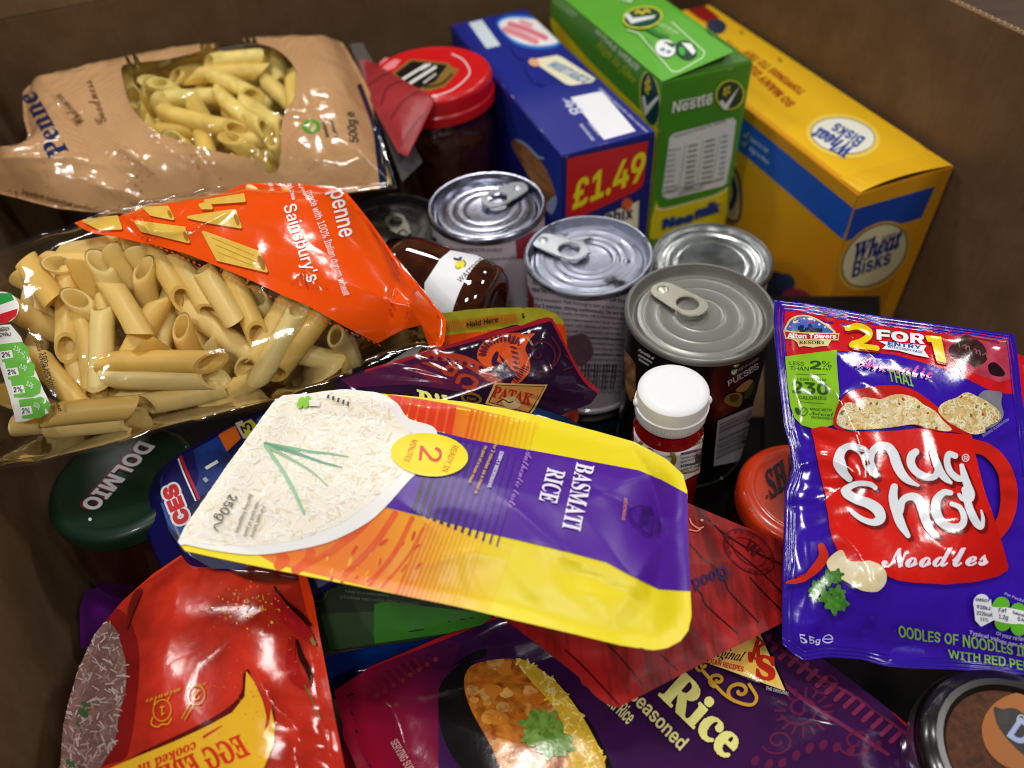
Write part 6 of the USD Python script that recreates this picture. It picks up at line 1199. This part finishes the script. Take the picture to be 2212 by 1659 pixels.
ink_mesh(tub, 'side_lettering', tm_, [(ST([(1050, 1085), (1075, 1140)], 8, DL), '14306c'), (ST([(1100, 1190), (1150, 1265)], 8, DL), '14306c'), (ST([(1110, 1060), (1145, 1050)], 10, DL), '2a2608'), (ST([(1130, 1100), (1165, 1090)], 10, DL), '2a2608'), (ST([(1170, 1180), (1205, 1165)], 10, DL), '2a2608'), (ST([(1205, 1240), (1250, 1225)], 12, DL), '2a2608')], M_CARTON, lift=.0005)
M_SHADE_SHEET = printed('gap_shade_sheet', 0.8, 0.15)
# added dark sheets, not real packets: shade for the gaps between jars and tins
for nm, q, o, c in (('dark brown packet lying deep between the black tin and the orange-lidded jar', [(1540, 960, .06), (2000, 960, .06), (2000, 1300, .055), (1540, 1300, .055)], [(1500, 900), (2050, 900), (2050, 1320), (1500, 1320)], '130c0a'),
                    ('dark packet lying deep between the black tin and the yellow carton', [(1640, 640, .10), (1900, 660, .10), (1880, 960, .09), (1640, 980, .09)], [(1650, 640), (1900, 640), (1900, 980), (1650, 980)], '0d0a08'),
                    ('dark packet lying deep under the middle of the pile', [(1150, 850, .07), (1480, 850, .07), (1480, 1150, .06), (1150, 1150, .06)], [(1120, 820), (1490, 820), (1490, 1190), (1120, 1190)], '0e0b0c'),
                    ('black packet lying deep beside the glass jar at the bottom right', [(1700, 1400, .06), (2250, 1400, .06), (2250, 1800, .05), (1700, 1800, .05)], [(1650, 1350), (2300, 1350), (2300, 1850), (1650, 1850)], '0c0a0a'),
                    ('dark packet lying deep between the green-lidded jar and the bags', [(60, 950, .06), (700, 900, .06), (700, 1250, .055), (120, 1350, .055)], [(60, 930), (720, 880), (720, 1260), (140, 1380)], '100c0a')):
    pouch('food_packet', nm, 'food packet', q, o, M_SHADE_SHEET, c, thick=.006, seal=.003, L=.012, seed=hash(nm[:9]) % 7 + 120 if False else len(nm), step=.006)
# ------------------------------------------------------------------ pasta bags
M_CLEAR = mat('clear_wrapping_film', {'f': ('fresnel', {'IOR': 1.42}), 't': ('transparent_bsdf', {'color': (1, 1, 1)}), 'g': ('glossy_bsdf', {'color': (1, 1, 1), 'roughness': 0.07}),
    'm': ('math', {'math_type': 'multiply_add', 'value2': 1.0, 'value3': 0.01, 'use_clamp': True}), 'x': ('mix_closure', {}),
    'ge': ('geometry', {}), 'n': ('noise_texture', {'scale': 130.0, 'detail': 3.0}), 'b': ('bump', {'strength': 0.10, 'distance': 0.0008})},
    [('f.fac', 'm.value1'), ('m.value', 'x.fac'), ('t.BSDF', 'x.closure1'), ('g.BSDF', 'x.closure2'), ('ge.position', 'n.vector'), ('n.fac', 'b.height'), ('b.normal', 'g.normal')], surface='x.closure')
def pasta_mat(name, a, b):
    return mat(name, {'o': ('object_info', {}), 'r': ('rgb_ramp', {'ramp': [(0.0, tuple(srgb(a))), (1.0, tuple(srgb(b)))]}), 'ge': ('texture_coordinate', {}), 'm': ('mapping', {'scale': (90.0, 90.0, 30.0)}), 'n': ('noise_texture', {'scale': 1.0, 'detail': 4.0}),
        'mx': ('mix', {'mix_type': 'multiply', 'fac': 0.35}), 'p': ('principled_bsdf', {'roughness': 0.42, 'specular_ior_level': 0.4, 'subsurface_weight': 0.15, 'subsurface_scale': 0.004, 'subsurface_radius': (1.0, 0.7, 0.3)})},
        [('o.random', 'r.fac'), ('ge.object', 'm.vector'), ('m.vector', 'n.vector'), ('r.color', 'mx.color1'), ('n.color', 'mx.color2'), ('r.color', 'p.base_color')])
M_PASTA = pasta_mat('durum_pasta', 'f5c864', 'fde494')
M_PASTA2 = pasta_mat('pale_durum_pasta', 'f7cf62', 'fde88c')
def penne_mesh(L=.044, ro=.0056, ri=.0041, seg=40, bendy=.0008):
    th = np.arange(seg) * 2 * np.pi / seg
    ridge = 1 + .018 * np.cos(th * 20)
    zs = np.linspace(-L / 2, L / 2, 9); V = []
    for r_, rd in ((ro, ridge), (ri, np.ones(seg))):
        for z in zs:
            cut = ro * 1.0 * np.cos(th) * (abs(z) / (L / 2)) ** 4 if True else 0
            x = r_ * rd * np.cos(th); y = r_ * rd * np.sin(th)
            zz = z + x / ro * ro * 1.25 * (abs(z) / (L / 2)) ** 2
            V.append(np.c_[x + bendy * (1 - (2 * z / L) ** 2), y, zz])
    V = np.vstack(V); n = len(zs); F = []
    i = np.arange(seg); j = (i + 1) % seg
    for k in range(n - 1):
        a, b = k * seg, (k + 1) * seg; F += [np.c_[a + i, a + j, b + j], np.c_[a + i, b + j, b + i]]
        a, b = (n + k) * seg, (n + k + 1) * seg; F += [np.c_[a + i, b + j, a + j], np.c_[a + i, b + i, b + j]]
    for k, s in ((0, 1), (n - 1, -1)):
        a, b = k * seg, (n + k) * seg
        f = [np.c_[a + i, b + j, a + j], np.c_[a + i, b + i, b + j]]
        F += f if s > 0 else [q[:, ::-1] for q in f]
    return trimesh.Trimesh(V, np.vstack(F), process=False)
_pm = penne_mesh()
stage.CreateClassPrim('/prototypes')
_pv, _pf, _pn = meshkit.arrays(_pm, 38)
protos = {}
for key, m in (('penne_piece', M_PASTA), ('pale_penne_piece', M_PASTA2)):
    p = '/prototypes/' + key
    UsdGeom.Xform.Define(stage, p)
    put(p, 'tube', _pv, _pf, m, _pn); protos[key] = p
def penne(kind, c, axis, roll, scale, label, group):
    path = uniq('/World', kind); x = UsdGeom.Xform.Define(stage, path)
    z = axis / np.linalg.norm(axis); a = np.cross(z, [0.3, 0.2, 0.9]); a /= np.linalg.norm(a); b = np.cross(z, a)
    X = a * math.cos(roll) + b * math.sin(roll); Y = np.cross(z, X)
    X, Y, Z = X * scale[0], Y * scale[0], z * scale[1]
    x.AddTransformOp().Set(Gf.Matrix4d(*X, 0, *Y, 0, *Z, 0, *c, 1))
    x.GetPrim().GetReferences().AddInternalReference(protos[kind]); x.GetPrim().SetInstanceable(True)
    tag(x.GetPrim(), label, 'pasta', group)
def facing_roll(z, toward_v):
    z = z / np.linalg.norm(z); a = np.cross(z, [0.3, 0.2, 0.9]); a /= np.linalg.norm(a); b = np.cross(z, a)
    return math.atan2(toward_v @ b, toward_v @ a)
# ---- clear bag with orange print
Pz = fr(0, 440, 1200, 2212)
bagB = pouch('pasta_bag', 'clear penne bag with orange printed top lying at the left', 'pasta bag',
    [(-30, 555, .232), (790, 400, .232), (975, 770, .19), (-30, 1010, .188)],
    [(-40, 548), (60, 515), (150, 486), (230, 458), (320, 430), (430, 408), (540, 396), (640, 397), (720, 402), (745, 412), (768, 440), (800, 480), (850, 550), (900, 610), (955, 668), (963, 690), (960, 735), (950, 755), (905, 752), (840, 770), (815, 782), (700, 835), (600, 870), (450, 908), (352, 930), (224, 971), (83, 1002), (0, 1012), (-40, 1016)],
    M_CLEAR, 'ffffff', thick=.021, seal=.002, L=.014, wr=.0008, wscale=.030, seed=101, fine=.0002, sealwr=.0016, body='clear_film',
    creases=[([(160, 490), (250, 465), (330, 505), (420, 500), (520, 445)], .003, .003), ([(60, 680), (75, 760), (40, 790)], .003, .004), ([(640, 620), (660, 590), (700, 630)], .0025, .004), ([(760, 430), (830, 560), (870, 640), (930, 690)], .004, .006), ([(860, 560), (850, 650), (830, 740)], -.003, .005), ([(900, 620), (880, 690), (860, 750)], .003, .004), ([(190, 830), (200, 790), (240, 770)], .003, .003), ([(100, 850), (110, 900), (160, 950)], .003, .003), ([(330, 520), (320, 490), (300, 470)], .003, .002)])
r = bagB.root
zz = PL([(345, 245), (420, 238), (560, 225), (700, 175), (1000, 130), (1180, 62), (1600, 75), (1660, 90), (1720, 170), (1900, 430), (2110, 690), (2130, 720), (2118, 840), (2050, 850), (2010, 740), (1930, 760), (1870, 790), (1800, 828), (1640, 745), (1470, 650), (1330, 590), (1180, 520), (1050, 465), (900, 405), (740, 358), (660, 345), (560, 320), (450, 305), (400, 285)], Pz)
orange = mix2('e8480a', 'ee560c', noise_px(90, 2))
teeth = [ST([(x, y), (x + 8, y + 6)], 5, Pz) for x, y in [(740 + 26 * k, 358 + 11.6 * k) for k in range(42)]]
ink(bagB, r, 'orange_print', [(zz.union(shapely.union_all(teeth)), orange)], M_FILM)
pp = []
for pts in [[(400, 245), (560, 225), (578, 280), (480, 285)], [(690, 185), (800, 180), (826, 235), (720, 215)], [(650, 250), (880, 280), (900, 345), (680, 290)], [(900, 228), (1120, 195), (1148, 275), (1000, 250)], [(980, 150), (1160, 122), (1166, 150), (1020, 160)], [(970, 298), (1235, 395), (1272, 485), (1040, 430)], [(955, 170), (1000, 160), (1010, 185), (965, 185)]]:
    pp.append((PL(pts, Pz).buffer(3), mix2('d8a838', 'e8c460', noise_px(12, 3))))
ink(bagB, r, 'pasta_shapes_shadow', [(affinity.translate(g, 2, 4), 'a82c08') for g, _ in pp], M_FILM)
ink(bagB, r, 'pasta_shapes_print', pp, M_FILM)
ink(bagB, r, 'pasta_shape_lines', [(ST([(1010, 325), (1210, 410)], 3, Pz), 'b88420'), (ST([(1030, 360), (1220, 440)], 3, Pz), 'b88420'), (ST([(1040, 395), (1200, 455)], 3, Pz), 'c89430'), (EL(1248, 445, 14, 36, -22, Pz), '9c6a1c'), (EL(1130, 240, 10, 28, -20, Pz), 'a8741c'), (EL(888, 318, 9, 24, -20, Pz), 'a8741c'), (EL(812, 215, 8, 20, -25, Pz), 'a8741c')], M_FILM)
wl = 'f2e9e4'
ink(bagB, r, 'brand_lettering', [(T("Sainsbury's", (1352, 178), (1470, 540), 62, Pz, up=(1, -.28), wt=600), wl)], M_FILM)
ink(bagB, r, 'product_lettering', [(T('penne', (1570, 110), (1622, 330), 84, Pz, up=(1, -.25), wt=600), wl)], M_FILM)
ink(bagB, r, 'small_lettering', [(T('made with 100% Italian durum wheat', (1460, 110), (1640, 605), 36, Pz, up=(1, -.3), wt=400), wl), (T('boiling for 12 minutes', (1370, 60), (1395, 150), 20, Pz, up=(1, -.2)), wl), (T('4 people', (1420, 70), (1465, 150), 18, Pz, up=(1, -.2)), wl), (T('full of', (1280, 62), (1290, 110), 22, Pz, up=(1, -.2)), wl)], M_FILM)
ink(bagB, r, 'flag_badge', [(EL(15, 660, 82, 76, 0, Pz), 'e8e6e2'), (PL([(-60, 590), (60, 592), (75, 625), (0, 650), (-60, 640)], Pz), '2f9a4a'), (PL([(10, 690), (92, 665), (85, 700), (40, 735), (0, 735)], Pz), 'c82430')], M_FILM)
grn2 = '6cb84a'
nb = [(PL([(-20, 745), (60, 740), (110, 800), (150, 900), (240, 1120), (230, 1160), (130, 1195), (80, 1200), (60, 1100), (0, 900)], Pz), 'e6e6de')]
for k, (x, y) in enumerate([(85, 868), (112, 950), (140, 1035), (175, 1130)]):
    nb.append((PL([(x - 75, y - 30), (x + 30, y - 42), (x + 58, y - 15), (x + 55, y + 30), (x + 20, y + 46), (x - 60, y + 50)], Pz).buffer(1.5), grn2))
    nb.append((PL([(x - 72, y + 2), (x - 20, y - 5), (x - 12, y + 30), (x - 66, y + 40)], Pz), 'eef0ea'))
ink(bagB, r, 'nutrition_badges', nb, M_FILM)
ink(bagB, r, 'badge_lettering', [(T(s_, (x - 5, y - 8), (x + 25, y + 2), 22, Pz, wt=600), 'f0f4ea') for s_, x, y in (('2.1g', 80, 870), ('0.3g', 108, 955), ('3.0g', 138, 1040), ('0.02g', 172, 1135))] + [(T('2%', (x - 62, y + 30), (x - 24, y + 26), 24, Pz), '333') if False else (T('2%', (x - 62, y + 30), (x - 24, y + 26), 24, Pz), '333333') for x, y in ((85, 868), (112, 950), (140, 1035), (175, 1130))] + [(T('Per 180g serving cooked', (188, 828), (282, 1150), 22, Pz, up=(1, -.28)), '40382a'), (T('of your reference intake', (160, 790), (250, 1080), 18, Pz, up=(1, -.28)), '40382a'), (T('ENERGY', (5, 775), (60, 770), 18, Pz), '40382a'), (T('1299kJ', (5, 800), (65, 795), 18, Pz), '40382a')], M_FILM)
# the pasta pieces one can see (two ends each, read from the photo), then the layer below
PB_ = [((60, 480), (40, 440), 0), ((55, 470, 150, 560), 0)]
vis = [(90, 400, 190, 540), (30, 455, 130, 520), (120, 470, 190, 600), (240, 420, 330, 330), (215, 335, 290, 400), (255, 450, 250, 780), (345, 410, 372, 580), (445, 390, 455, 570), (500, 350, 575, 500), (660, 430, 590, 590), (700, 360, 815, 545), (815, 395, 960, 620), (950, 440, 1090, 670), (1090, 490, 1200, 740), (1170, 530, 1290, 650), (500, 520, 620, 720), (720, 545, 540, 870), (790, 560, 1120, 800), (760, 620, 750, 740), (330, 580, 370, 670), (455, 610, 440, 1000), (315, 680, 380, 1060), (240, 740, 310, 1150), (840, 720, 850, 860), (930, 730, 1090, 850), (650, 800, 740, 840), (910, 840, 1020, 880), (520, 910, 1000, 910), (520, 1000, 1000, 1005), (400, 1110, 700, 1050), (700, 1120, 980, 1060), (1030, 910, 1120, 890), (1130, 930, 1330, 610), (1230, 990, 1420, 660), (1310, 985, 1530, 700), (1370, 650, 1500, 640), (1480, 790, 1680, 890), (1540, 700, 1660, 760), (1480, 900, 1730, 960), (1640, 780, 1790, 890), (1720, 900, 1800, 920), (1380, 950, 1500, 960), (1000, 1000, 1200, 940), (900, 1150, 1130, 1030), (150, 640, 200, 740), (200, 1210, 600, 1170), (280, 1265, 560, 1235), (20, 640, 100, 700), (60, 560, 90, 680), (590, 640, 560, 760), (880, 900, 960, 790), (1240, 760, 1180, 860), (1420, 860, 1340, 960), (620, 350, 700, 480), (150, 850, 180, 1100), (420, 860, 500, 1000), (700, 870, 820, 790), (20, 900, 60, 1150), (10, 1180, 150, 1290), (640, 1190, 900, 1110), (1590, 860, 1700, 800), (1600, 980, 1480, 990), (760, 960, 600, 1090), (20, 440, 120, 400), (130, 420, 230, 370), (0, 1230, 200, 1270), (180, 1280, 420, 1290), (430, 1240, 700, 1210), (700, 1180, 960, 1110), (980, 1080, 1220, 1010), (1240, 1010, 1420, 975), (1450, 1000, 1620, 970), (0, 1040, 50, 1180), (20, 1300, 160, 1310)]
LB = 'yellow ridged penne piece inside the clear orange-printed bag'
def inside(bag, c, ax, L, need):
    """How far the two ends of a piece stick out of the bag (positive = out of it) and whether they lie within its outline."""
    e = np.stack([c - ax * L / 2, c, c + ax * L / 2]); uv = bag.inv(proj(e))
    s_, n_ = bag.P(uv), bag.N(uv)
    return need - ((s_ - e) * n_).sum(1).min(), bag.inner.contains(shapely.points(uv)).all()
def fill(bag, kind, F, pieces, label, group, extra, ro=.0056, Ls=.044):
    P = np.array([F([(a, b), (c, d)]) for a, b, c, d in pieces]); uv = bag.inv(P.reshape(-1, 2)).reshape(-1, 2, 2)
    segs = []; tt = np.linspace(-.5, .5, 9)[:, None]
    def gap(c, ax, L):
        if not segs: return 1.0
        e = c + ax * L * tt * .92; return np.sqrt(((np.vstack(segs)[:, None] - e[None]) ** 2).sum(-1).min())
    bag.inner = bag.out.buffer(-.0075); shapely.prepare(bag.inner); ctr = np.array(bag.out.centroid.coords[0])
    cp = bag.P(ctr[None])[0]
    for k, (u0, u1) in enumerate(uv):
        p = bag.P(np.stack([u0, u1])); n = bag.N(np.stack([u0, u1])).mean(0); n /= np.linalg.norm(n)
        ax = p[1] - p[0]; L = np.linalg.norm(ax); L0 = np.clip(max(L, .030), .034, .049)
        sink = rng.uniform(.0078, .0095) + .0022 * ((k * 7) % 3)
        ax = ax / max(L, 1e-6)
        if L < .024: ax = ax * (L / .044) + -n * math.sqrt(max(0, 1 - (L / .044) ** 2)) * .8; ax /= np.linalg.norm(ax); sink += .006
        c = p.mean(0) - n * sink; ok = False
        for _ in range(14):
            out_, ok = inside(bag, c, ax, L0, ro + .0012)
            if not ok:
                d = cp - c; c = c + d / np.linalg.norm(d) * .0022; continue
            if out_ > 0: c = c - bag.nrm * min(out_, .003); ok = False; continue
            break
        if not ok: continue
        for _ in range(15):
            if gap(c, ax, L0) > ro * 1.30: break
            c = c - bag.nrm * .0012
        else: continue
        segs.append(c + ax * L0 * tt * .92)
        roll = facing_roll(ax, n) + (math.pi if rng.random() < .55 else 0) + rng.normal(0, .5)
        penne(kind, c, ax, roll, (rng.uniform(.95, 1.06) * (ro / .0056), L0 / .044), label, group)
    q = bag.out.buffer(-.008); b = q.bounds; cnt = 0; tries = 0; shapely.prepare(q)
    while cnt < extra and tries < 2200:
        tries += 1
        u = np.array([[rng.uniform(b[0], b[2]), rng.uniform(b[1], b[3])]])
        if not q.contains(Point(u[0])): continue
        n = bag.nrm; p = bag.P(u)[0] - n * rng.uniform(.010, .030)
        if ((p - bag.back.P(u)[0]) @ n) < .004: continue
        a = rng.uniform(0, 6.28); e1 = np.cross(n, [0, 0.3, 1]); e1 /= np.linalg.norm(e1); e2 = np.cross(n, e1)
        ax = e1 * math.cos(a) + e2 * math.sin(a) + n * rng.normal(0, .08); ax /= np.linalg.norm(ax)
        L0 = Ls * rng.uniform(.88, 1.05)
        deep = .0125 if bag.out.exterior.distance(Point(u[0])) < .022 else .0165
        out_, ok = inside(bag, p, ax, L0, ro + .001)
        if not ok or out_ > 0: continue
        if ((bag.P(u)[0] - p) @ n) < deep: continue
        if gap(p, ax, L0) < ro * 1.05: continue
        segs.append(p + ax * L0 * tt * .92)
        cnt += 1
        penne(kind, p, ax, rng.uniform(0, 6.28), (ro / .0056 * rng.uniform(.95, 1.05), L0 / .044), label, group)
fill(bagB, 'penne_piece', Pz, vis, LB, 'penne inside the clear orange-printed bag', 130)

# ---- brown paper-look bag
A_ = fr(0, 0, 1150, 2212)
bagA = pouch('pasta_bag', 'brown hessian-print penne bag with a clear window, at the back left', 'pasta bag',
    [(40, 165, .232), (745, 88, .226), (850, 400, .195), (10, 445, .205)],
    [(48, 200), (60, 185), (140, 165), (270, 135), (400, 110), (560, 90), (640, 83), (715, 85), (740, 94), (775, 150), (800, 200), (815, 260), (832, 330), (858, 405), (800, 412), (700, 425), (560, 425), (430, 430), (330, 445), (240, 465), (120, 452), (50, 432), (0, 420), (-30, 410), (-30, 330), (50, 320), (60, 290), (50, 250)],
    M_CLEAR, 'ffffff', thick=.021, seal=.002, L=.014, wr=.0015, wscale=.019, seed=111, fine=.0004, sealwr=.0016, body='clear_film',
    creases=[([(265, 140), (275, 200), (320, 280), (370, 330)], .003, .004), ([(90, 190), (130, 230), (180, 300), (195, 340)], -.002, .005), ([(0, 348), (90, 350), (200, 345)], .004, .004), ([(250, 315), (310, 360), (350, 395)], .004, .004), ([(430, 320), (440, 370), (430, 420)], .003, .003), ([(190, 400), (240, 420), (330, 440)], .004, .005), ([(340, 215), (400, 210), (490, 150)], .002, .002), ([(590, 290), (560, 330), (560, 370)], .003, .003), ([(540, 260), (620, 240), (640, 290)], .002, .003), ([(390, 310), (430, 300), (460, 270)], .003, .003)])
r = bagA.root
weave = lambda p: .5 + .25 * np.sin(p[:, :1] * 1.9 + p[:, 1:] * .2) + .25 * np.sin(p[:, 1:] * 1.9)
tan_ = mix2('b4865a', 'd0a678', lambda p: weave(p) * .5 + noise_px(60, 3)(p) * .6 - .05)
allA = PL([(-100, 300), (40, 100), (700, 60), (775, 150), (815, 260), (850, 330), (866, 440), (600, 470), (240, 500), (-100, 480)])
win = SM([(610, 330), (700, 312), (860, 290), (1080, 235), (1220, 215), (1350, 235), (1440, 300), (1480, 380), (1470, 470), (1420, 560), (1400, 640), (1400, 760), (1380, 850), (1330, 860), (1290, 800), (1100, 760), (960, 720), (790, 665), (700, 590), (640, 500), (612, 400)], A_)
right_ = PL([(1815, 350), (1850, 500), (1870, 640), (1890, 940), (2010, 925), (1950, 640), (1880, 480), (1830, 350)], A_)
hess = bagA.clip.buffer(-.0003).difference(shapely.union_all(bagA.map(win))).difference(shapely.union_all(bagA.map(right_)))
ink(bagA, r, 'hessian_print', [(max(polys(hess), key=lambda p: p.area), tan_)], M_CRISP, uvspace=True)
ink(bagA, r, 'navy_stripes', [(ST([(1790, 430 - 0), (1840, 560), (1870, 660), (1885, 780), (1905, 930)], 26, A_, True), '14233f'), (ST([(1880, 640), (1900, 720), (1925, 920)], 12, A_), '14233f'), (ST([(1898, 640), (1930, 760), (1955, 920)], 12, A_), '14233f'), (ST([(1925, 680), (1955, 780), (1980, 900)], 24, A_), '14233f')], M_CRISP)
nvy = '1c2a52'
ink(bagA, r, 'product_lettering', [(T('Penne', (340, 752), (172, 452), 105, A_, up=(-.9, .35), kind='serifbold', dil=.02), nvy)], M_CRISP)
ink(bagA, r, 'script_lettering', [(T('Wholesome', (425, 605), (300, 465), 58, A_, up=(-.75, .65), kind='script'), '6a4420'), (T('Goodness', (535, 610), (455, 400), 62, A_, up=(-.95, .3), kind='script'), '6a4420')], M_CRISP)
ink(bagA, r, 'weight_lettering', [(T('500g e', (1785, 712), (1760, 560), 46, A_, up=(-1, -.05), wt=600), '2c2a3a'), (T('Suitable for', (1640, 685), (1615, 600), 20, A_, up=(-1, 0)), '3a3428'), (T('vegetarians', (1682, 690), (1655, 600), 18, A_, up=(-1, 0)), '3a3428'), (T('Ingredients durum wheat semolina cooking', (110, 965), (540, 1078), 26, A_, up=(.1, -1), wt=500), '5a3c20'), (ST([(82, 955), (86, 1005)], 6, A_), '7a4a20')], M_CRISP)
ink(bagA, r, 'green_badge', [(EL(1550, 632, 46, 34, 0, A_), '4f9a2c'), (EL(1552, 632, 24, 24, 0, A_), 'c8a878'), (ST([(1540, 650), (1552, 620), (1575, 612)], 8, A_), '4f9a2c')], M_CRISP)
# clear end seal with crimped ribs
sl = [at(755, 95, .222), at(782, 92, .222), at(912, 345, .196), at(868, 388, .194)]
sA = flat(*sl)
uu = np.stack(np.meshgrid(np.linspace(0, 1, 9), np.linspace(0, 1, 121), indexing='ij'), -1).reshape(-1, 2) * [sA.W, sA.H]
pts_ = sA.P(uu) + sA.nrm * (0.00035 * np.sin(uu[:, 1:] / sA.H * 120 * np.pi / 2) + .002 * np.sin(uu[:, 1:] / sA.H * 5))
i_ = np.arange(8)[:, None] * 121 + np.arange(120)[None]; i_ = i_.ravel()
M_SEAL = mat('crimped_clear_film', {'t': ('transparent_bsdf', {'color': (1, 1, 1)}), 'd': ('principled_bsdf', {'base_color': (.8, .8, .82), 'roughness': .12}), 'x': ('mix_closure', {'fac': .09})}, [('t.BSDF', 'x.closure1'), ('d.BSDF', 'x.closure2')], surface='x.closure')
put(r, 'crimped_seal', pts_, np.vstack([np.c_[i_, i_ + 1, i_ + 122], np.c_[i_, i_ + 122, i_ + 121]]), M_SEAL)
visA = [(640, 430, 740, 360), (760, 370, 930, 340), (900, 300, 1290, 280), (1210, 330, 1330, 390), (1080, 420, 1310, 590), (1200, 450, 1400, 570), (820, 520, 1160, 600), (930, 450, 1030, 500), (700, 570, 830, 640), (1110, 640, 1290, 660), (1120, 740, 1290, 770), (1300, 560, 1440, 480), (1320, 440, 1440, 430), (850, 400, 1050, 390), (660, 500, 760, 480), (1000, 700, 1250, 690), (1330, 640, 1420, 700), (1310, 760, 1380, 860), (1060, 330, 1240, 420), (960, 560, 1000, 680), (840, 660, 950, 690), (700, 340, 860, 320), (1250, 700, 1330, 780), (1180, 560, 1300, 520), (760, 450, 850, 520), (680, 330, 860, 300), (840, 290, 1050, 255), (1040, 255, 1230, 235), (1230, 240, 1370, 290), (640, 380, 700, 560), (1440, 330, 1450, 480)]
fill(bagA, 'pale_penne_piece', A_, visA, 'pale penne piece inside the brown hessian-print bag', 'penne inside the brown bag', 45, ro=.0058, Ls=.046)
